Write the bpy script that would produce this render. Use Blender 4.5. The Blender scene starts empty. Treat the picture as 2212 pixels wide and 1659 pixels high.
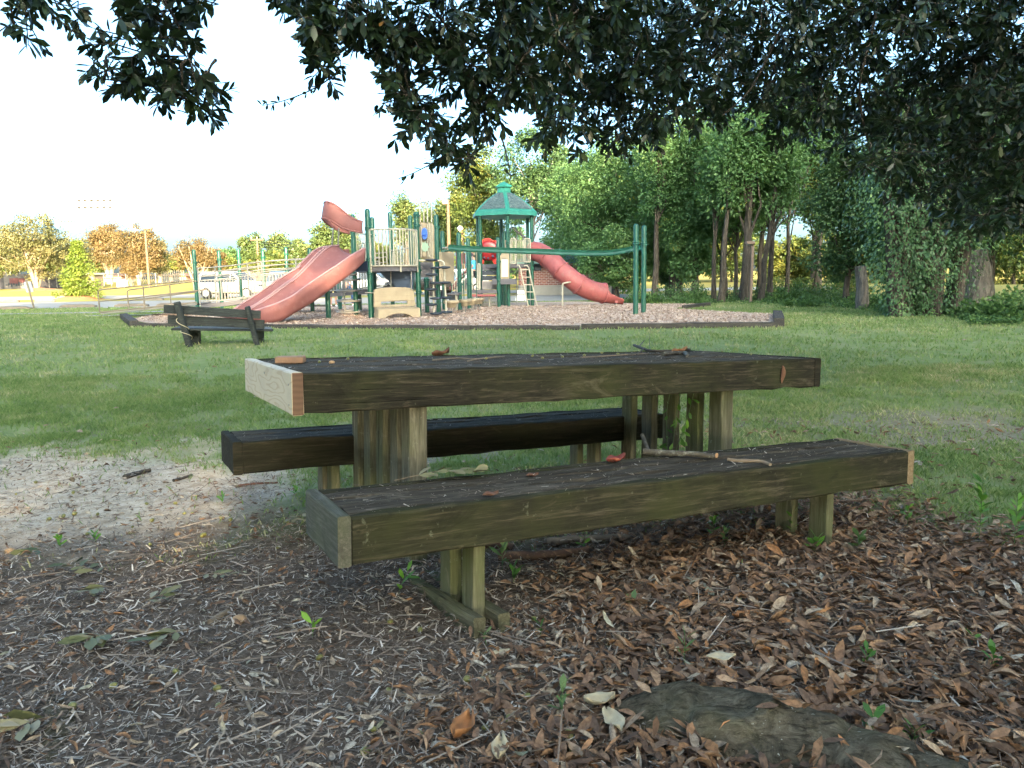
import bpy, math, random
import numpy as np
from mathutils import Vector, Matrix
sc = bpy.context.scene
col = sc.collection
R = math.radians
rng = np.random.default_rng(7)
random.seed(7)

# ------------------------------------------------------------------ camera
F, PITCH, ROLL, CH = 1682.5, .132, -.014, 1.048        # focal length and heights measured on a 2212 x 1659 frame
_c, _s = math.cos(PITCH), math.sin(PITCH)
_cr, _sr = math.cos(ROLL), math.sin(ROLL)
r0, u0, fw = np.array([1, 0, 0.]), np.array([0, _s, _c]), np.array([0, _c, -_s])
RT, UP = _cr*r0+_sr*u0, _cr*u0-_sr*r0
cam = bpy.data.objects.new('camera', bpy.data.cameras.new('camera'))
col.objects.link(cam)
cam.data.sensor_width = 36; cam.data.lens = 36*F/2212
cam.data.clip_start = .05; cam.data.clip_end = 3000
M = Matrix(((RT[0], UP[0], -fw[0], 0), (RT[1], UP[1], -fw[1], 0), (RT[2], UP[2], -fw[2], CH), (0, 0, 0, 1)))
cam.matrix_world = M
sc.camera = cam

# ------------------------------------------------------------------ sky, sun, exposure
SUN_EL, SUN_AZ = 14, 164
w = bpy.data.worlds.new('World'); sc.world = w; w.use_nodes = True
nt = w.node_tree
sky = nt.nodes.new('ShaderNodeTexSky'); sky.sky_type = 'NISHITA'; sky.sun_disc = False
sky.sun_elevation = R(SUN_EL); sky.sun_rotation = R(SUN_AZ)
sky.air_density = .5; sky.dust_density = 5; sky.ozone_density = 5
bg = nt.nodes['Background']; bg.inputs['Strength'].default_value = .15
tint = nt.nodes.new('ShaderNodeMix'); tint.data_type = 'RGBA'; tint.blend_type = 'MULTIPLY'; tint.inputs[0].default_value = 1; tint.inputs[7].default_value = (1, .86, .555, 1)
nt.links.new(sky.outputs[0], tint.inputs[6]); nt.links.new(tint.outputs[2], bg.inputs[0])      # the camera's warm white balance
sl = bpy.data.lights.new('sun', 'SUN'); sl.energy = 2.2; sl.angle = R(.6); sl.color = (1, .78, .48)
so = bpy.data.objects.new('sun', sl); col.objects.link(so)
e, a = R(SUN_EL), R(SUN_AZ)
sd = Vector((math.sin(a)*math.cos(e), math.cos(a)*math.cos(e), math.sin(e)))
so.rotation_euler = sd.to_track_quat('Z', 'Y').to_euler(); so.location = (5, -20, 30)
sc.view_settings.view_transform = 'Standard'; sc.view_settings.look = 'None'
sc.view_settings.exposure = 3.85; sc.view_settings.gamma = 1
sc.render.engine = 'CYCLES'
cy = sc.cycles
cy.use_denoising = True; cy.denoiser = 'OPENIMAGEDENOISE'; cy.max_bounces = 7; cy.diffuse_bounces = 3; cy.glossy_bounces = 2
cy.transmission_bounces = 4; cy.transparent_max_bounces = 8; cy.sample_clamp_indirect = 6
cy.use_adaptive_sampling = True; cy.adaptive_threshold = .02

# ------------------------------------------------------------------ measuring helpers
def ray(px, py):
    x, y = (px-1106)/F, (829.5-py)/F
    return fw + RT*x + UP*y
def at(px, py, Y):
    d = ray(px, py); t = Y/d[1]
    return np.array([d[0]*t, Y, CH+d[2]*t])
def proj(P):
    P = np.atleast_2d(P); q = P-np.array([0, 0, CH])
    d = q@fw; d = np.where(d < .05, .05, d)
    return 1106+F*(q@RT)/d, 829.5-F*(q@UP)/d
_ty = np.array([-300, 0, 1, 2.56, 4.5, 7, 12, 15, 40, 50, 66, 95, 130, 200, 400, 2000])
_tz = np.array([.05, .06, .06, 0, -.08, -.06, .06, .11, .11, .16, .28, .90, 1.6, 2.6, 4, 10])
def tz(x, y):
    z = np.interp(y, _ty, _tz)
    return z + .02*np.sin(x*.7+1)*np.sin(y*.5)*np.clip(1-(np.asarray(y))/14, 0, 1)*np.clip(np.abs(x)-1.5, 0, 1)
def gnd(px, py):
    d = ray(px, py); z = .0
    for _ in range(40):
        t = (z-CH)/d[2]; z = .5*z+.5*float(tz(d[0]*t, d[1]*t))
    t = (z-CH)/d[2]
    return np.array([d[0]*t, d[1]*t, z])
def smooth(x, a, b):
    t = np.clip((x-a)/(b-a), 0, 1); return t*t*(3-2*t)
_lat = np.random.default_rng(3).random((256, 256))
def vn(x, y, s=1.):
    x = np.asarray(x)*s+900.5; y = np.asarray(y)*s+900.5
    xi, yi = np.floor(x).astype(int), np.floor(y).astype(int); fx, fy = x-xi, y-yi
    fx, fy = fx*fx*(3-2*fx), fy*fy*(3-2*fy)
    g = lambda i, j: _lat[(xi+i) % 256, (yi+j) % 256]
    return (g(0, 0)*(1-fx)+g(1, 0)*fx)*(1-fy)+(g(0, 1)*(1-fx)+g(1, 1)*fx)*fy
def psd(px, py, poly):
    px, py = np.asarray(px, float), np.asarray(py, float)
    best = np.full(px.shape, 1e9); ins = np.zeros(px.shape, bool)
    n = len(poly)
    for i in range(n):
        ax, ay = poly[i]; bx, by = poly[(i+1) % n]
        dx, dy = bx-ax, by-ay
        t = np.clip(((px-ax)*dx+(py-ay)*dy)/(dx*dx+dy*dy+1e-9), 0, 1)
        best = np.minimum(best, np.hypot(px-ax-t*dx, py-ay-t*dy))
        cond = ((ay > py) != (by > py)) & (px < (bx-ax)*(py-ay)/(by-ay+1e-12)+ax)
        ins ^= cond
    return np.where(ins, best, -best)

# ------------------------------------------------------------------ object helpers
def tag(o, label=None, cat=None, group=None, kind=None):
    if label: o['label'] = label
    if cat: o['category'] = cat
    if group: o['group'] = group
    if kind: o['kind'] = kind
    return o
def empty(name, loc, label, cat, group=None):
    o = bpy.data.objects.new(name, None); col.objects.link(o)
    o.location = Vector([float(v) for v in loc]); o.empty_display_size = .2
    return tag(o, label, cat, group)
def off(o):
    v = Vector((0, 0, 0))
    while o is not None: v += o.location; o = o.parent
    return v
def fmesh(name, V, Fc, mat, parent=None, attr=None, smooth_=False, local=False, origin=None):
    """fast mesh of equal-sided faces; attr = one number per face"""
    V = np.asarray(V, np.float64); Fc = np.asarray(Fc, np.int32)
    if origin is None:
        if parent is not None and not local: V = V-np.array(off(parent))
    else: V = V-np.array(origin)
    m = bpy.data.meshes.new(name)
    n, k = Fc.shape
    m.vertices.add(len(V)); m.vertices.foreach_set('co', V.astype(np.float32).ravel())
    m.loops.add(n*k); m.loops.foreach_set('vertex_index', Fc.ravel())
    m.polygons.add(n); m.polygons.foreach_set('loop_start', np.arange(0, n*k, k, dtype=np.int32))
    m.polygons.foreach_set('loop_total', np.full(n, k, np.int32))
    if smooth_: m.polygons.foreach_set('use_smooth', np.ones(n, bool))
    m.update(calc_edges=True)
    if attr is not None:
        at_ = m.attributes.new('rnd', 'FLOAT', 'FACE'); at_.data.foreach_set('value', np.asarray(attr, np.float32))
    m.materials.append(mat)
    o = bpy.data.objects.new(name, m); col.objects.link(o)
    if parent is not None: o.parent = parent
    if origin is not None: o.location = Vector([float(v) for v in origin])
    return o
def nrm(v):
    v = np.asarray(v, float); return v/(np.linalg.norm(v)+1e-12)
class MB:
    def __init__(s): s.v = []; s.f = []; s.sm = []
    def add(s, V, Fc, sm=False):
        n = len(s.v); s.v += [tuple(map(float, p)) for p in V]
        s.f += [tuple(int(i)+n for i in f) for f in Fc]; s.sm += [sm]*len(Fc)
    def box(s, c, size, ax=None, bev=0.0):
        c = np.array(c, float); h = np.array(size, float)/2
        A = np.eye(3) if ax is None else np.array(ax, float)
        b = min(bev, h.min()*.45)
        if b <= 0:
            P = [c+A.T@(h*np.array(k)) for k in [(-1,-1,-1),(1,-1,-1),(1,1,-1),(-1,1,-1),(-1,-1,1),(1,-1,1),(1,1,1),(-1,1,1)]]
            s.add(P, [(0,3,2,1),(4,5,6,7),(0,1,5,4),(1,2,6,5),(2,3,7,6),(3,0,4,7)])
            return
        V = []; idx = {}
        for sx in (-1, 1):
            for sy in (-1, 1):
                for sz in (-1, 1):
                    for k in range(3):
                        q = h-b; q[k] = h[k]
                        idx[(sx, sy, sz, k)] = len(V); V.append(c+A.T@(q*np.array([sx, sy, sz])))
        Fc = []
        for k in range(3):
            i, j = [(1, 2), (2, 0), (0, 1)][k]
            for sg in (-1, 1):
                L = []
                for (p, q) in ((-1, -1), (1, -1), (1, 1), (-1, 1)):
                    t = [0, 0, 0]; t[k] = sg; t[i] = p; t[j] = q; L.append(idx[(*t, k)])
                Fc.append(L if sg > 0 else L[::-1])
        for k in range(3):
            i, j = [(1, 2), (2, 0), (0, 1)][k]
            for p in (-1, 1):
                for q in (-1, 1):
                    a_ = [0, 0, 0]; a_[i] = p; a_[j] = q; a_[k] = -1; b_ = list(a_); b_[k] = 1
                    L = [idx[(*a_, i)], idx[(*b_, i)], idx[(*b_, j)], idx[(*a_, j)]]
                    Fc.append(L if p*q < 0 else L[::-1])
        for sx in (-1, 1):
            for sy in (-1, 1):
                for sz in (-1, 1):
                    L = [idx[(sx, sy, sz, k)] for k in range(3)]; Fc.append(L if sx*sy*sz > 0 else L[::-1])
        s.add(V, Fc)
    def tube(s, pts, r, n=8, cap=True, closed=False, dome=False):
        pts = [np.array(p, float) for p in pts]; m = len(pts)
        rr = [r]*m if np.isscalar(r) else list(r)
        V = []; up = None
        for i in range(m):
            if closed: t = nrm(pts[(i+1) % m]-pts[i-1])
            else: t = nrm(pts[min(i+1, m-1)]-pts[max(i-1, 0)])
            if up is None:
                up = np.cross(t, [0, 0, 1.]) if abs(t[2]) < .9 else np.cross(t, [1., 0, 0])
            up = nrm(up-t*np.dot(up, t)); b = np.cross(t, up)
            for k in range(n):
                an = 2*math.pi*k/n; V.append(pts[i]+rr[i]*(up*math.cos(an)+b*math.sin(an)))
        Fc = []
        for i in range(m if closed else m-1):
            j = (i+1) % m
            for k in range(n): Fc.append((i*n+k, i*n+(k+1) % n, j*n+(k+1) % n, j*n+k))
        s.add(V, Fc, True)
        if cap and not closed:
            s.add(V[:n], [tuple(range(n))[::-1]]); s.add(V[-n:], [tuple(range(n))])
    def lathe(s, c, prof, n=16, ax=(0, 0, 1)):
        c = np.array(c, float); ax = nrm(ax); t = np.cross(ax, [0, 0, 1.]) if abs(ax[2]) < .9 else np.array([1., 0, 0])
        t = nrm(t); b = np.cross(ax, t); V = []
        for (r, h) in prof:
            for k in range(n):
                an = 2*math.pi*k/n; V.append(c+ax*h+r*(t*math.cos(an)+b*math.sin(an)))
        Fc = [(i*n+k, i*n+(k+1) % n, (i+1)*n+(k+1) % n, (i+1)*n+k) for i in range(len(prof)-1) for k in range(n)]
        s.add(V, Fc, True)
        s.add(V[:n], [tuple(range(n))[::-1]]); s.add(V[-n:], [tuple(range(n))])
    def prism(s, P, d):
        """planar polygon P pushed by vector d"""
        P = [np.array(p, float) for p in P]; d = np.array(d, float); n = len(P)
        V = P+[p+d for p in P]
        s.add(V, [tuple(range(n))[::-1], tuple(range(n, 2*n))]+[(i, (i+1) % n, n+(i+1) % n, n+i) for i in range(n)])
    def grid(s, rows, sm=True, closed=False):
        n = len(rows[0]); V = [p for r_ in rows for p in r_]
        Fc = [(i*n+k, i*n+(k+1) % n, (i+1)*n+(k+1) % n, (i+1)*n+k) for i in range(len(rows)-1) for k in range(n if closed else n-1)]
        s.add(V, Fc, sm)
    def build(s, name, mat, parent=None, local=False, origin=None, solid=0, bevel=0):
        V = np.array(s.v)
        if origin is not None: V = V-np.array(origin)
        elif parent is not None and not local: V = V-np.array(off(parent))
        m = bpy.data.meshes.new(name); m.from_pydata(V.tolist(), [], s.f); m.update()
        m.polygons.foreach_set('use_smooth', s.sm)
        m.materials.append(mat)
        o = bpy.data.objects.new(name, m); col.objects.link(o)
        if parent is not None: o.parent = parent
        if origin is not None: o.location = Vector([float(v) for v in origin])
        if solid:
            md = o.modifiers.new('solid', 'SOLIDIFY'); md.thickness = solid; md.offset = 0
        if bevel:
            md = o.modifiers.new('bevel', 'BEVEL'); md.width = bevel; md.segments = 2; md.limit_method = 'ANGLE'
        return o
def copy_tree(o, parent=None):
    c = o.copy(); col.objects.link(c); c.parent = parent
    for ch in o.children: copy_tree(ch, c)
    return c

# ------------------------------------------------------------------ materials
def mat(name, color, rough=.7, spec=.3, metal=0):
    m = bpy.data.materials.new(name); m.use_nodes = True
    b = m.node_tree.nodes['Principled BSDF']
    b.inputs['Base Color'].default_value = (*color, 1); b.inputs['Roughness'].default_value = rough
    b.inputs['Specular IOR Level'].default_value = spec; b.inputs['Metallic'].default_value = metal
    return m
def N(m, t, **kw):
    n = m.node_tree.nodes.new(t)
    for k, v in kw.items():
        if k in n.inputs: n.inputs[k].default_value = v
        else: setattr(n, k, v)
    return n
def L(m, a, b): m.node_tree.links.new(a, b)
def ramp(m, fac, stops):
    r_ = N(m, 'ShaderNodeValToRGB'); el = r_.color_ramp.elements
    while len(el) < len(stops): el.new(.5)
    for e_, (p, c) in zip(el, stops): e_.position = p; e_.color = (*c, 1) if len(c) == 3 else c
    if fac is not None: L(m, fac, r_.inputs[0])
    return r_
def mix(m, fac, a, b, mode='MIX'):
    n = N(m, 'ShaderNodeMix'); n.data_type = 'RGBA'; n.blend_type = mode
    for s_, v in ((n.inputs[0], fac), (n.inputs[6], a), (n.inputs[7], b)):
        if hasattr(v, 'links'): L(m, v, s_)
        elif isinstance(v, tuple): s_.default_value = (*v, 1)
        else: s_.default_value = v
    return n.outputs[2]
def coords(m, scale=(1, 1, 1), kind='Object'):
    tc = N(m, 'ShaderNodeTexCoord'); mp = N(m, 'ShaderNodeMapping'); mp.inputs['Scale'].default_value = scale
    L(m, tc.outputs[kind], mp.inputs[0]); return mp.outputs[0]
def noise(m, vec, scale, detail=4, rough=.55, dist=0):
    n = N(m, 'ShaderNodeTexNoise'); n.inputs['Scale'].default_value = scale; n.inputs['Detail'].default_value = detail
    n.inputs['Roughness'].default_value = rough; n.inputs['Distortion'].default_value = dist
    if vec is not None: L(m, vec, n.inputs['Vector'])
    return n.outputs['Fac']
def bump(m, h, dist=.005, strength=1):
    b = N(m, 'ShaderNodeBump'); b.inputs['Distance'].default_value = dist; b.inputs['Strength'].default_value = strength
    L(m, h, b.inputs['Height']); L(m, b.outputs[0], m.node_tree.nodes['Principled BSDF'].inputs['Normal'])
def P(m): return m.node_tree.nodes['Principled BSDF']

def wood(name, axis, dark, mid, light, green=None, sc_=1., lichen=0, rough=.95):
    m = mat(name, mid, rough, .08)
    s = [20., 20., 20.]; s[axis] = 1.1
    s3 = [34., 34., 34.]; s3[axis] = .8
    v = coords(m, tuple(q*sc_ for q in s))
    g = noise(m, v, 3.2, 8, .7, .6); g2 = noise(m, v, 14, 4, .6)
    big = noise(m, coords(m, (1, 1, 1)), 2.6, 5, .6)
    c = ramp(m, g, [(.32, dark), (.52, mid), (.72, light)]).outputs[0]
    c = mix(m, ramp(m, g2, [(.3, (0, 0, 0)), (.7, (.7, .7, .7))]).outputs[0], c, dark)
    if green:
        c = mix(m, ramp(m, big, [(.42, (0, 0, 0)), (.66, (.75, .75, .75))]).outputs[0], c, green)
    if lichen:
        l = noise(m, coords(m, (1, 1, 1)), 22, 5, .7)
        c = mix(m, ramp(m, l, [(.64, (0, 0, 0)), (.72, (lichen,)*3)]).outputs[0], c, (.28, .29, .22))
    crack = ramp(m, noise(m, coords(m, tuple(q*sc_ for q in s3)), 1.6, 5, .6, .4), [(.30, (.15,)*3), (.36, (1, 1, 1))]).outputs[0]
    c = mix(m, crack, tuple(q*.35 for q in dark), c)
    wear = noise(m, coords(m, tuple(4. if i_ != axis else 1.6 for i_ in range(3))), 2.2, 8, .72, .8)
    c = mix(m, ramp(m, wear, [(.58, (0, 0, 0)), (.74, (.75,)*3)]).outputs[0], c, light)
    c = mix(m, ramp(m, wear, [(.28, (.8,)*3), (.45, (0,)*3)]).outputs[0], c, dark)
    L(m, c, P(m).inputs['Base Color'])
    bump(m, mix(m, .5, g, crack), .006, .9)
    return m
M_side = wood('weathered_side', 0, (.013, .012, .010), (.038, .034, .024), (.15, .125, .085), (.040, .044, .018), lichen=.3)
M_side2 = wood('dark_side', 0, (.014, .012, .009), (.034, .030, .022), (.10, .086, .06), (.028, .030, .016))
M_top = wood('weathered_top', 0, (.028, .023, .017), (.075, .063, .047), (.21, .18, .14), sc_=1.1, lichen=.3)
M_endold = wood('weathered_end', 1, (.045, .043, .034), (.10, .098, .08), (.19, .185, .155), (.09, .10, .06))
M_post = wood('leg_wood', 2, (.06, .056, .038), (.15, .14, .10), (.27, .245, .18), (.085, .10, .035), lichen=.5)
M_beam = wood('sleeper_wood', 1, (.05, .045, .028), (.13, .12, .075), (.24, .22, .15), (.09, .10, .04))
M_timber = wood('edging_timber', 0, (.035, .032, .03), (.085, .078, .07), (.17, .155, .135))
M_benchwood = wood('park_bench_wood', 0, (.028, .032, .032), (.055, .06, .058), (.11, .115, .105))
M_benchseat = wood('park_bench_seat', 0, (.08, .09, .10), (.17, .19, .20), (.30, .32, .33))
def pine():
    m = mat('new_pine', (.5, .4, .25), .6, .3)
    v = coords(m, (1, .9, 4.0))
    w_ = N(m, 'ShaderNodeTexNoise'); w_.inputs['Scale'].default_value = 2.1; w_.inputs['Detail'].default_value = 2
    L(m, v, w_.inputs['Vector'])
    mul = N(m, 'ShaderNodeMath', operation='MULTIPLY'); L(m, w_.outputs['Fac'], mul.inputs[0]); mul.inputs[1].default_value = 70
    sn = N(m, 'ShaderNodeMath', operation='SINE'); L(m, mul.outputs[0], sn.inputs[0])
    c = ramp(m, sn.outputs[0], [(.0, (.52, .43, .30)), (.6, (.50, .405, .28)), (1., (.42, .32, .21))]).outputs[0]
    c = mix(m, ramp(m, noise(m, coords(m, (1, 5, 9)), 1.4, 5, .6), [(.45, (0,)*3), (.75, (.5,)*3)]).outputs[0], c, (.40, .33, .25))
    L(m, c, P(m).inputs['Base Color']); bump(m, noise(m, coords(m, (3, 3, 40)), 4), .001)
    return m
M_pine = pine()
def endgrain():
    m = mat('end_grain', (.25, .13, .06), .7, .2)
    v = coords(m, (1, 1, 1)); wv = N(m, 'ShaderNodeTexWave', wave_type='RINGS'); wv.inputs['Scale'].default_value = 16
    wv.inputs['Distortion'].default_value = 3; L(m, v, wv.inputs['Vector'])
    L(m, ramp(m, wv.outputs['Fac'], [(0, (.105, .062, .04)), (1, (.135, .08, .052))]).outputs[0], P(m).inputs['Base Color'])
    return m
M_endgrain = endgrain()
def painted(name, c, rough=.35, var=.25, grime=None, spec=.5, sc_=3.):
    m = mat(name, c, rough, spec)
    v = coords(m); n = noise(m, v, sc_, 6, .65)
    cc = mix(m, ramp(m, n, [(.3, (0, 0, 0)), (.75, (1, 1, 1))]).outputs[0], tuple(q*(1-var) for q in c), tuple(min(q*(1+var), 1) for q in c))
    if grime:
        cc = mix(m, ramp(m, noise(m, v, sc_*1.7, 8, .75), [(.52, (0, 0, 0)), (.70, (.65, .65, .65))]).outputs[0], cc, grime)
    L(m, cc, P(m).inputs['Base Color'])
    L(m, ramp(m, n, [(.2, (rough*.8,)*3), (.8, (min(rough*1.4, 1),)*3)]).outputs[0], P(m).inputs['Roughness'])
    return m
M_green = painted('green_paint', (.007, .078, .052), .35, .2, (.02, .11, .08))
M_roofg = painted('roof_green', (.02, .19, .145), .5, .22, (.08, .24, .20))
M_red = painted('faded_red_plastic', (.235, .095, .09), .6, .14, (.29, .15, .145), .25)
M_rim = painted('pale_red_rim', (.36, .20, .20), .5, .08)  # paler red along the slide ridges
M_tube = painted('tube_red_plastic', (.29, .075, .075), .5, .22, (.26, .15, .13))
M_bright = painted('bright_red_plastic', (.62, .03, .02), .35, .2)
M_bright.node_tree.nodes['Principled BSDF'].inputs['Subsurface Weight'].default_value = .1
M_tan = painted('tan_plastic', (.35, .285, .195), .6, .14, (.27, .20, .13), .3)
M_cream = painted('cream_steel', (.40, .365, .285), .45, .1, (.35, .32, .26))
M_grey = painted('grey_deck_coating', (.10, .095, .105), .7, .2)
M_black = painted('black_plastic', (.02, .03, .045), .5, .2)
M_navy = painted('navy_plastic', (.025, .045, .085), .5, .2)
M_blue = painted('blue_plastic', (.03, .13, .55), .4, .1)
M_gear = painted('pale_green_plastic', (.25, .36, .27), .5, .1)
M_rail = painted('bronze_rail', (.20, .16, .11), .5, .15)
M_galv = painted('galvanised_rail', (.23, .22, .20), .45, .15)
M_white = painted('white_paint', (.75, .75, .73), .3, .04)
M_carw = painted('white_car_paint', (.55, .55, .53), .2, .02)
M_cark = painted('black_car_paint', (.015, .015, .018), .15, .02)
M_cars = painted('silver_car_paint', (.35, .37, .40), .25, .03)
M_glass = mat('car_glass', (.03, .04, .05), .08, .6)
M_tyre = painted('tyre_rubber', (.02, .02, .02), .8, .1)
M_alu = painted('wheel_alloy', (.4, .4, .4), .3, .05)
M_lamp = painted('light_housing', (.18, .12, .09), .5, .1)
M_polew = painted('pole_wood', (.13, .085, .05), .8, .2)
M_signb = painted('sign_back', (.42, .45, .48), .4, .1)
M_fence = painted('windscreen_mesh', (.045, .043, .05), .9, .25)
M_conc = painted('concrete', (.30, .28, .24), .85, .12, (.30, .28, .24))
M_kerb = painted('shaded_kerb', (.15, .12, .09), .9, .2)  # darker copy of the concrete, shaded tan brown put into the colour
M_lampg = painted('weathered_lamp_grey', (.09, .08, .07), .6, .1)
M_rope = mat('rope', (.5, .42, .28), .9)
def bark(name, d, l):
    m = mat(name, d, .95, .1); n = noise(m, coords(m, (6, 6, 1.1)), 3, 8, .7, .5)
    L(m, ramp(m, n, [(.35, d), (.68, l)]).outputs[0], P(m).inputs['Base Color']); bump(m, n, .03, 1); return m
M_bark = bark('bark_brown', (.035, .028, .022), (.13, .11, .09))
M_barkg = bark('bark_grey', (.07, .065, .06), (.22, .20, .18))
M_barkp = bark('bark_pale', (.16, .12, .08), (.42, .34, .25))
def rootmat():
    m = mat('root_bark', (.08, .07, .05), .95, .05); v = coords(m)
    n = noise(m, v, 16, 10, .8, 1.2); n2 = noise(m, coords(m, (9, 22, 22)), 2.2, 6, .7, .6)
    c = ramp(m, n, [(.32, (.045, .038, .026)), (.5, (.135, .115, .08)), (.72, (.29, .25, .18))]).outputs[0]
    c = mix(m, ramp(m, n2, [(.38, (.75,)*3), (.5, (0,)*3)]).outputs[0], c, (.028, .023, .015))
    c = mix(m, ramp(m, noise(m, v, 5, 5, .7), [(.50, (0,)*3), (.68, (.35,)*3)]).outputs[0], c, (.11, .105, .045))
    sp = ramp(m, noise(m, v, 70, 3, .6), [(.66, (0,)*3), (.70, (1,)*3)]); lz = ramp(m, noise(m, v, 9, 3), [(.46, (0,)*3), (.56, (.9,)*3)])
    k = N(m, 'ShaderNodeMath', operation='MULTIPLY'); L(m, sp.outputs[0], k.inputs[0]); L(m, lz.outputs[0], k.inputs[1])
    c = mix(m, k.outputs[0], c, (.42, .42, .35)); L(m, c, P(m).inputs['Base Color']); bump(m, mix(m, .5, n, n2), .03, 1.0); return m
M_root = rootmat()
def leafmat(name, stops, trans=.35, rough=.5, spec=.35, tcol=None, blot=0):
    m = mat(name, (.1, .1, .1), rough, spec)
    a_ = N(m, 'ShaderNodeAttribute', attribute_name='rnd')
    c = ramp(m, a_.outputs['Fac'], stops).outputs[0]
    if blot:
        c = mix(m, ramp(m, noise(m, coords(m), blot, 4, .7), [(.42, (.55,)*3), (.6, (0,)*3)]).outputs[0], c, (.05, .03, .02))
    L(m, c, P(m).inputs['Base Color'])
    if trans:
        t = N(m, 'ShaderNodeBsdfTranslucent'); ms = N(m, 'ShaderNodeMixShader'); ms.inputs[0].default_value = trans
        L(m, mix(m, 1., c, tcol or (1., 1., .55), 'MULTIPLY') if tcol is None else mix(m, .5, c, tcol), t.inputs[0])
        L(m, P(m).outputs[0], ms.inputs[1]); L(m, t.outputs[0], ms.inputs[2])
        L(m, ms.outputs[0], m.node_tree.nodes['Material Output'].inputs[0])
    return m
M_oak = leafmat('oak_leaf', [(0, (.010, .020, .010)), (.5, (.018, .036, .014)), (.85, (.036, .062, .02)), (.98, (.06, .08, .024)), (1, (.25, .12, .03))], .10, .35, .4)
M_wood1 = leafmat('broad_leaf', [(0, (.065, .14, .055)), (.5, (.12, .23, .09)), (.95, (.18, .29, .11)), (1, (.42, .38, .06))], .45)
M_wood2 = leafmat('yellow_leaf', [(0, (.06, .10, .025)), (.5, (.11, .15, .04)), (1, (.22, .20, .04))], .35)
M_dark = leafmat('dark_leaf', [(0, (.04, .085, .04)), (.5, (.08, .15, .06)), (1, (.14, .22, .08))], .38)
M_pineleaf = leafmat('needle_clumps', [(0, (.05, .085, .03)), (.6, (.09, .13, .04)), (1, (.17, .18, .06))], .2)
M_birch = leafmat('river_birch_leaf', [(0, (.075, .085, .035)), (.5, (.13, .13, .05)), (1, (.22, .19, .085))], .3)
M_brown = leafmat('bronze_leaf', [(0, (.09, .08, .035)), (.5, (.155, .11, .045)), (1, (.22, .145, .065))], .25)
M_lime = leafmat('lime_conifer', [(0, (.07, .11, .02)), (.5, (.14, .20, .03)), (1, (.26, .31, .06))], .3)
M_ivy = leafmat('ivy_leaf', [(0, (.04, .09, .035)), (.6, (.075, .15, .06)), (1, (.17, .28, .09))], .25, .4)
M_weed = leafmat('weed_leaf', [(0, (.05, .13, .03)), (.6, (.10, .24, .04)), (.95, (.18, .36, .04)), (1, (.5, .45, .05))], .35)
M_under = leafmat('undergrowth', [(0, (.04, .09, .03)), (.6, (.09, .17, .05)), (1, (.17, .26, .07))], .3)
M_litter = leafmat('dry_leaf', [(0, (.11, .068, .046)), (.3, (.22, .135, .085)), (.5, (.31, .19, .115)), (.6, (.37, .18, .075)), (.75, (.42, .31, .21)), (.9, (.44, .36, .26)), (.97, (.52, .48, .40)), (1, (.14, .18, .07))], .12, .65, .2, (.4, .2, .1), blot=75)
M_chip = leafmat('mulch_bits', [(0, (.09, .07, .055)), (.45, (.19, .15, .12)), (.7, (.30, .25, .20)), (.92, (.44, .39, .33)), (1, (.60, .56, .50))], 0, .85, .15)
M_grass = leafmat('grass_blade', [(0, (.11, .17, .06)), (.35, (.17, .25, .09)), (.62, (.235, .295, .12)), (.82, (.34, .34, .18)), (1, (.50, .44, .29))], .35, .8, .05)
M_pale = leafmat('fallen_green_leaf', [(0, (.05, .07, .03)), (.5, (.15, .15, .07)), (1, (.30, .26, .17))], .1, .6, .15)
M_acorn = leafmat('acorn', [(0, (.10, .07, .02)), (.5, (.22, .18, .05)), (1, (.30, .32, .08))], 0, .35)

# ------------------------------------------------------------------ ground
SAND = [(-400, 1000), (100, 988), (330, 975), (450, 962), (520, 1012), (640, 1030), (660, 1080), (590, 1115), (500, 1165), (330, 1205), (150, 1225), (-400, 1235)]
LITTER = [(-900, 1165), (200, 1170), (400, 1135), (560, 1085), (680, 1095), (850, 1150), (1000, 1150), (1300, 1125), (1650, 1085), (1850, 1040), (1990, 1090), (2120, 1150), (2500, 1130), (4000, 1100), (4000, 6000), (-2000, 6000)]
def masks(x, y):
    P_ = np.stack([x, y, tz(x, y)], -1).reshape(-1, 3)
    px, py = proj(P_); px = px.reshape(np.shape(x)); py = py.reshape(np.shape(x))
    front = np.asarray(y) > .6
    wob = 55*(vn(x, y, 2.3)-.5)+30*(vn(x, y, 7)-.5)
    wob = wob+26*(vn(x, y, 19)-.5)
    sand = smooth(psd(px, py, SAND)+wob*1.3, -38, 46)*front
    lit = np.where(front, smooth(psd(px, py, LITTER)+wob*1.3, -55, 75), np.where(np.abs(x) < 9, 1., 0))
    # worn patches
    worn = smooth(vn(x, y, 1.1)*.6+vn(x, y, 4)*.4, .60, .78)*smooth(-np.asarray(y), -9, -4.5)
    rp = smooth(-np.hypot((x-3.2)/1.2, (y-5.6)/.9)+.35*vn(x, y, 3), -1.0, -.2)
    up_ = 1.25*smooth(-np.hypot((x-.1)/1.7, (y-3.9)/.8)+.6*vn(x, y, 5), -.9, .0)*.8
    worn = np.clip(np.maximum(worn*.85, np.maximum(rp*.75, up_*.6)), 0, 1)*front
    return sand, lit, worn
def axis_(lo, hi, fine, step, grow):
    a_ = list(np.arange(fine[0], fine[1]+1e-6, step)); s_ = step
    while a_[-1] < hi: s_ *= grow; a_.append(a_[-1]+s_)
    s_ = step; b_ = []
    c_ = fine[0]
    while c_ > lo: s_ *= grow; c_ -= s_; b_.append(c_)
    return np.array(b_[::-1]+a_)
gx = axis_(-900, 900, (-4.5, 4.5), .06, 1.06); gy = axis_(-120, 1800, (.6, 8.5), .06, 1.05)
X, Y = np.meshgrid(gx, gy)
sand, lit, worn = masks(X, Y)
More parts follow.
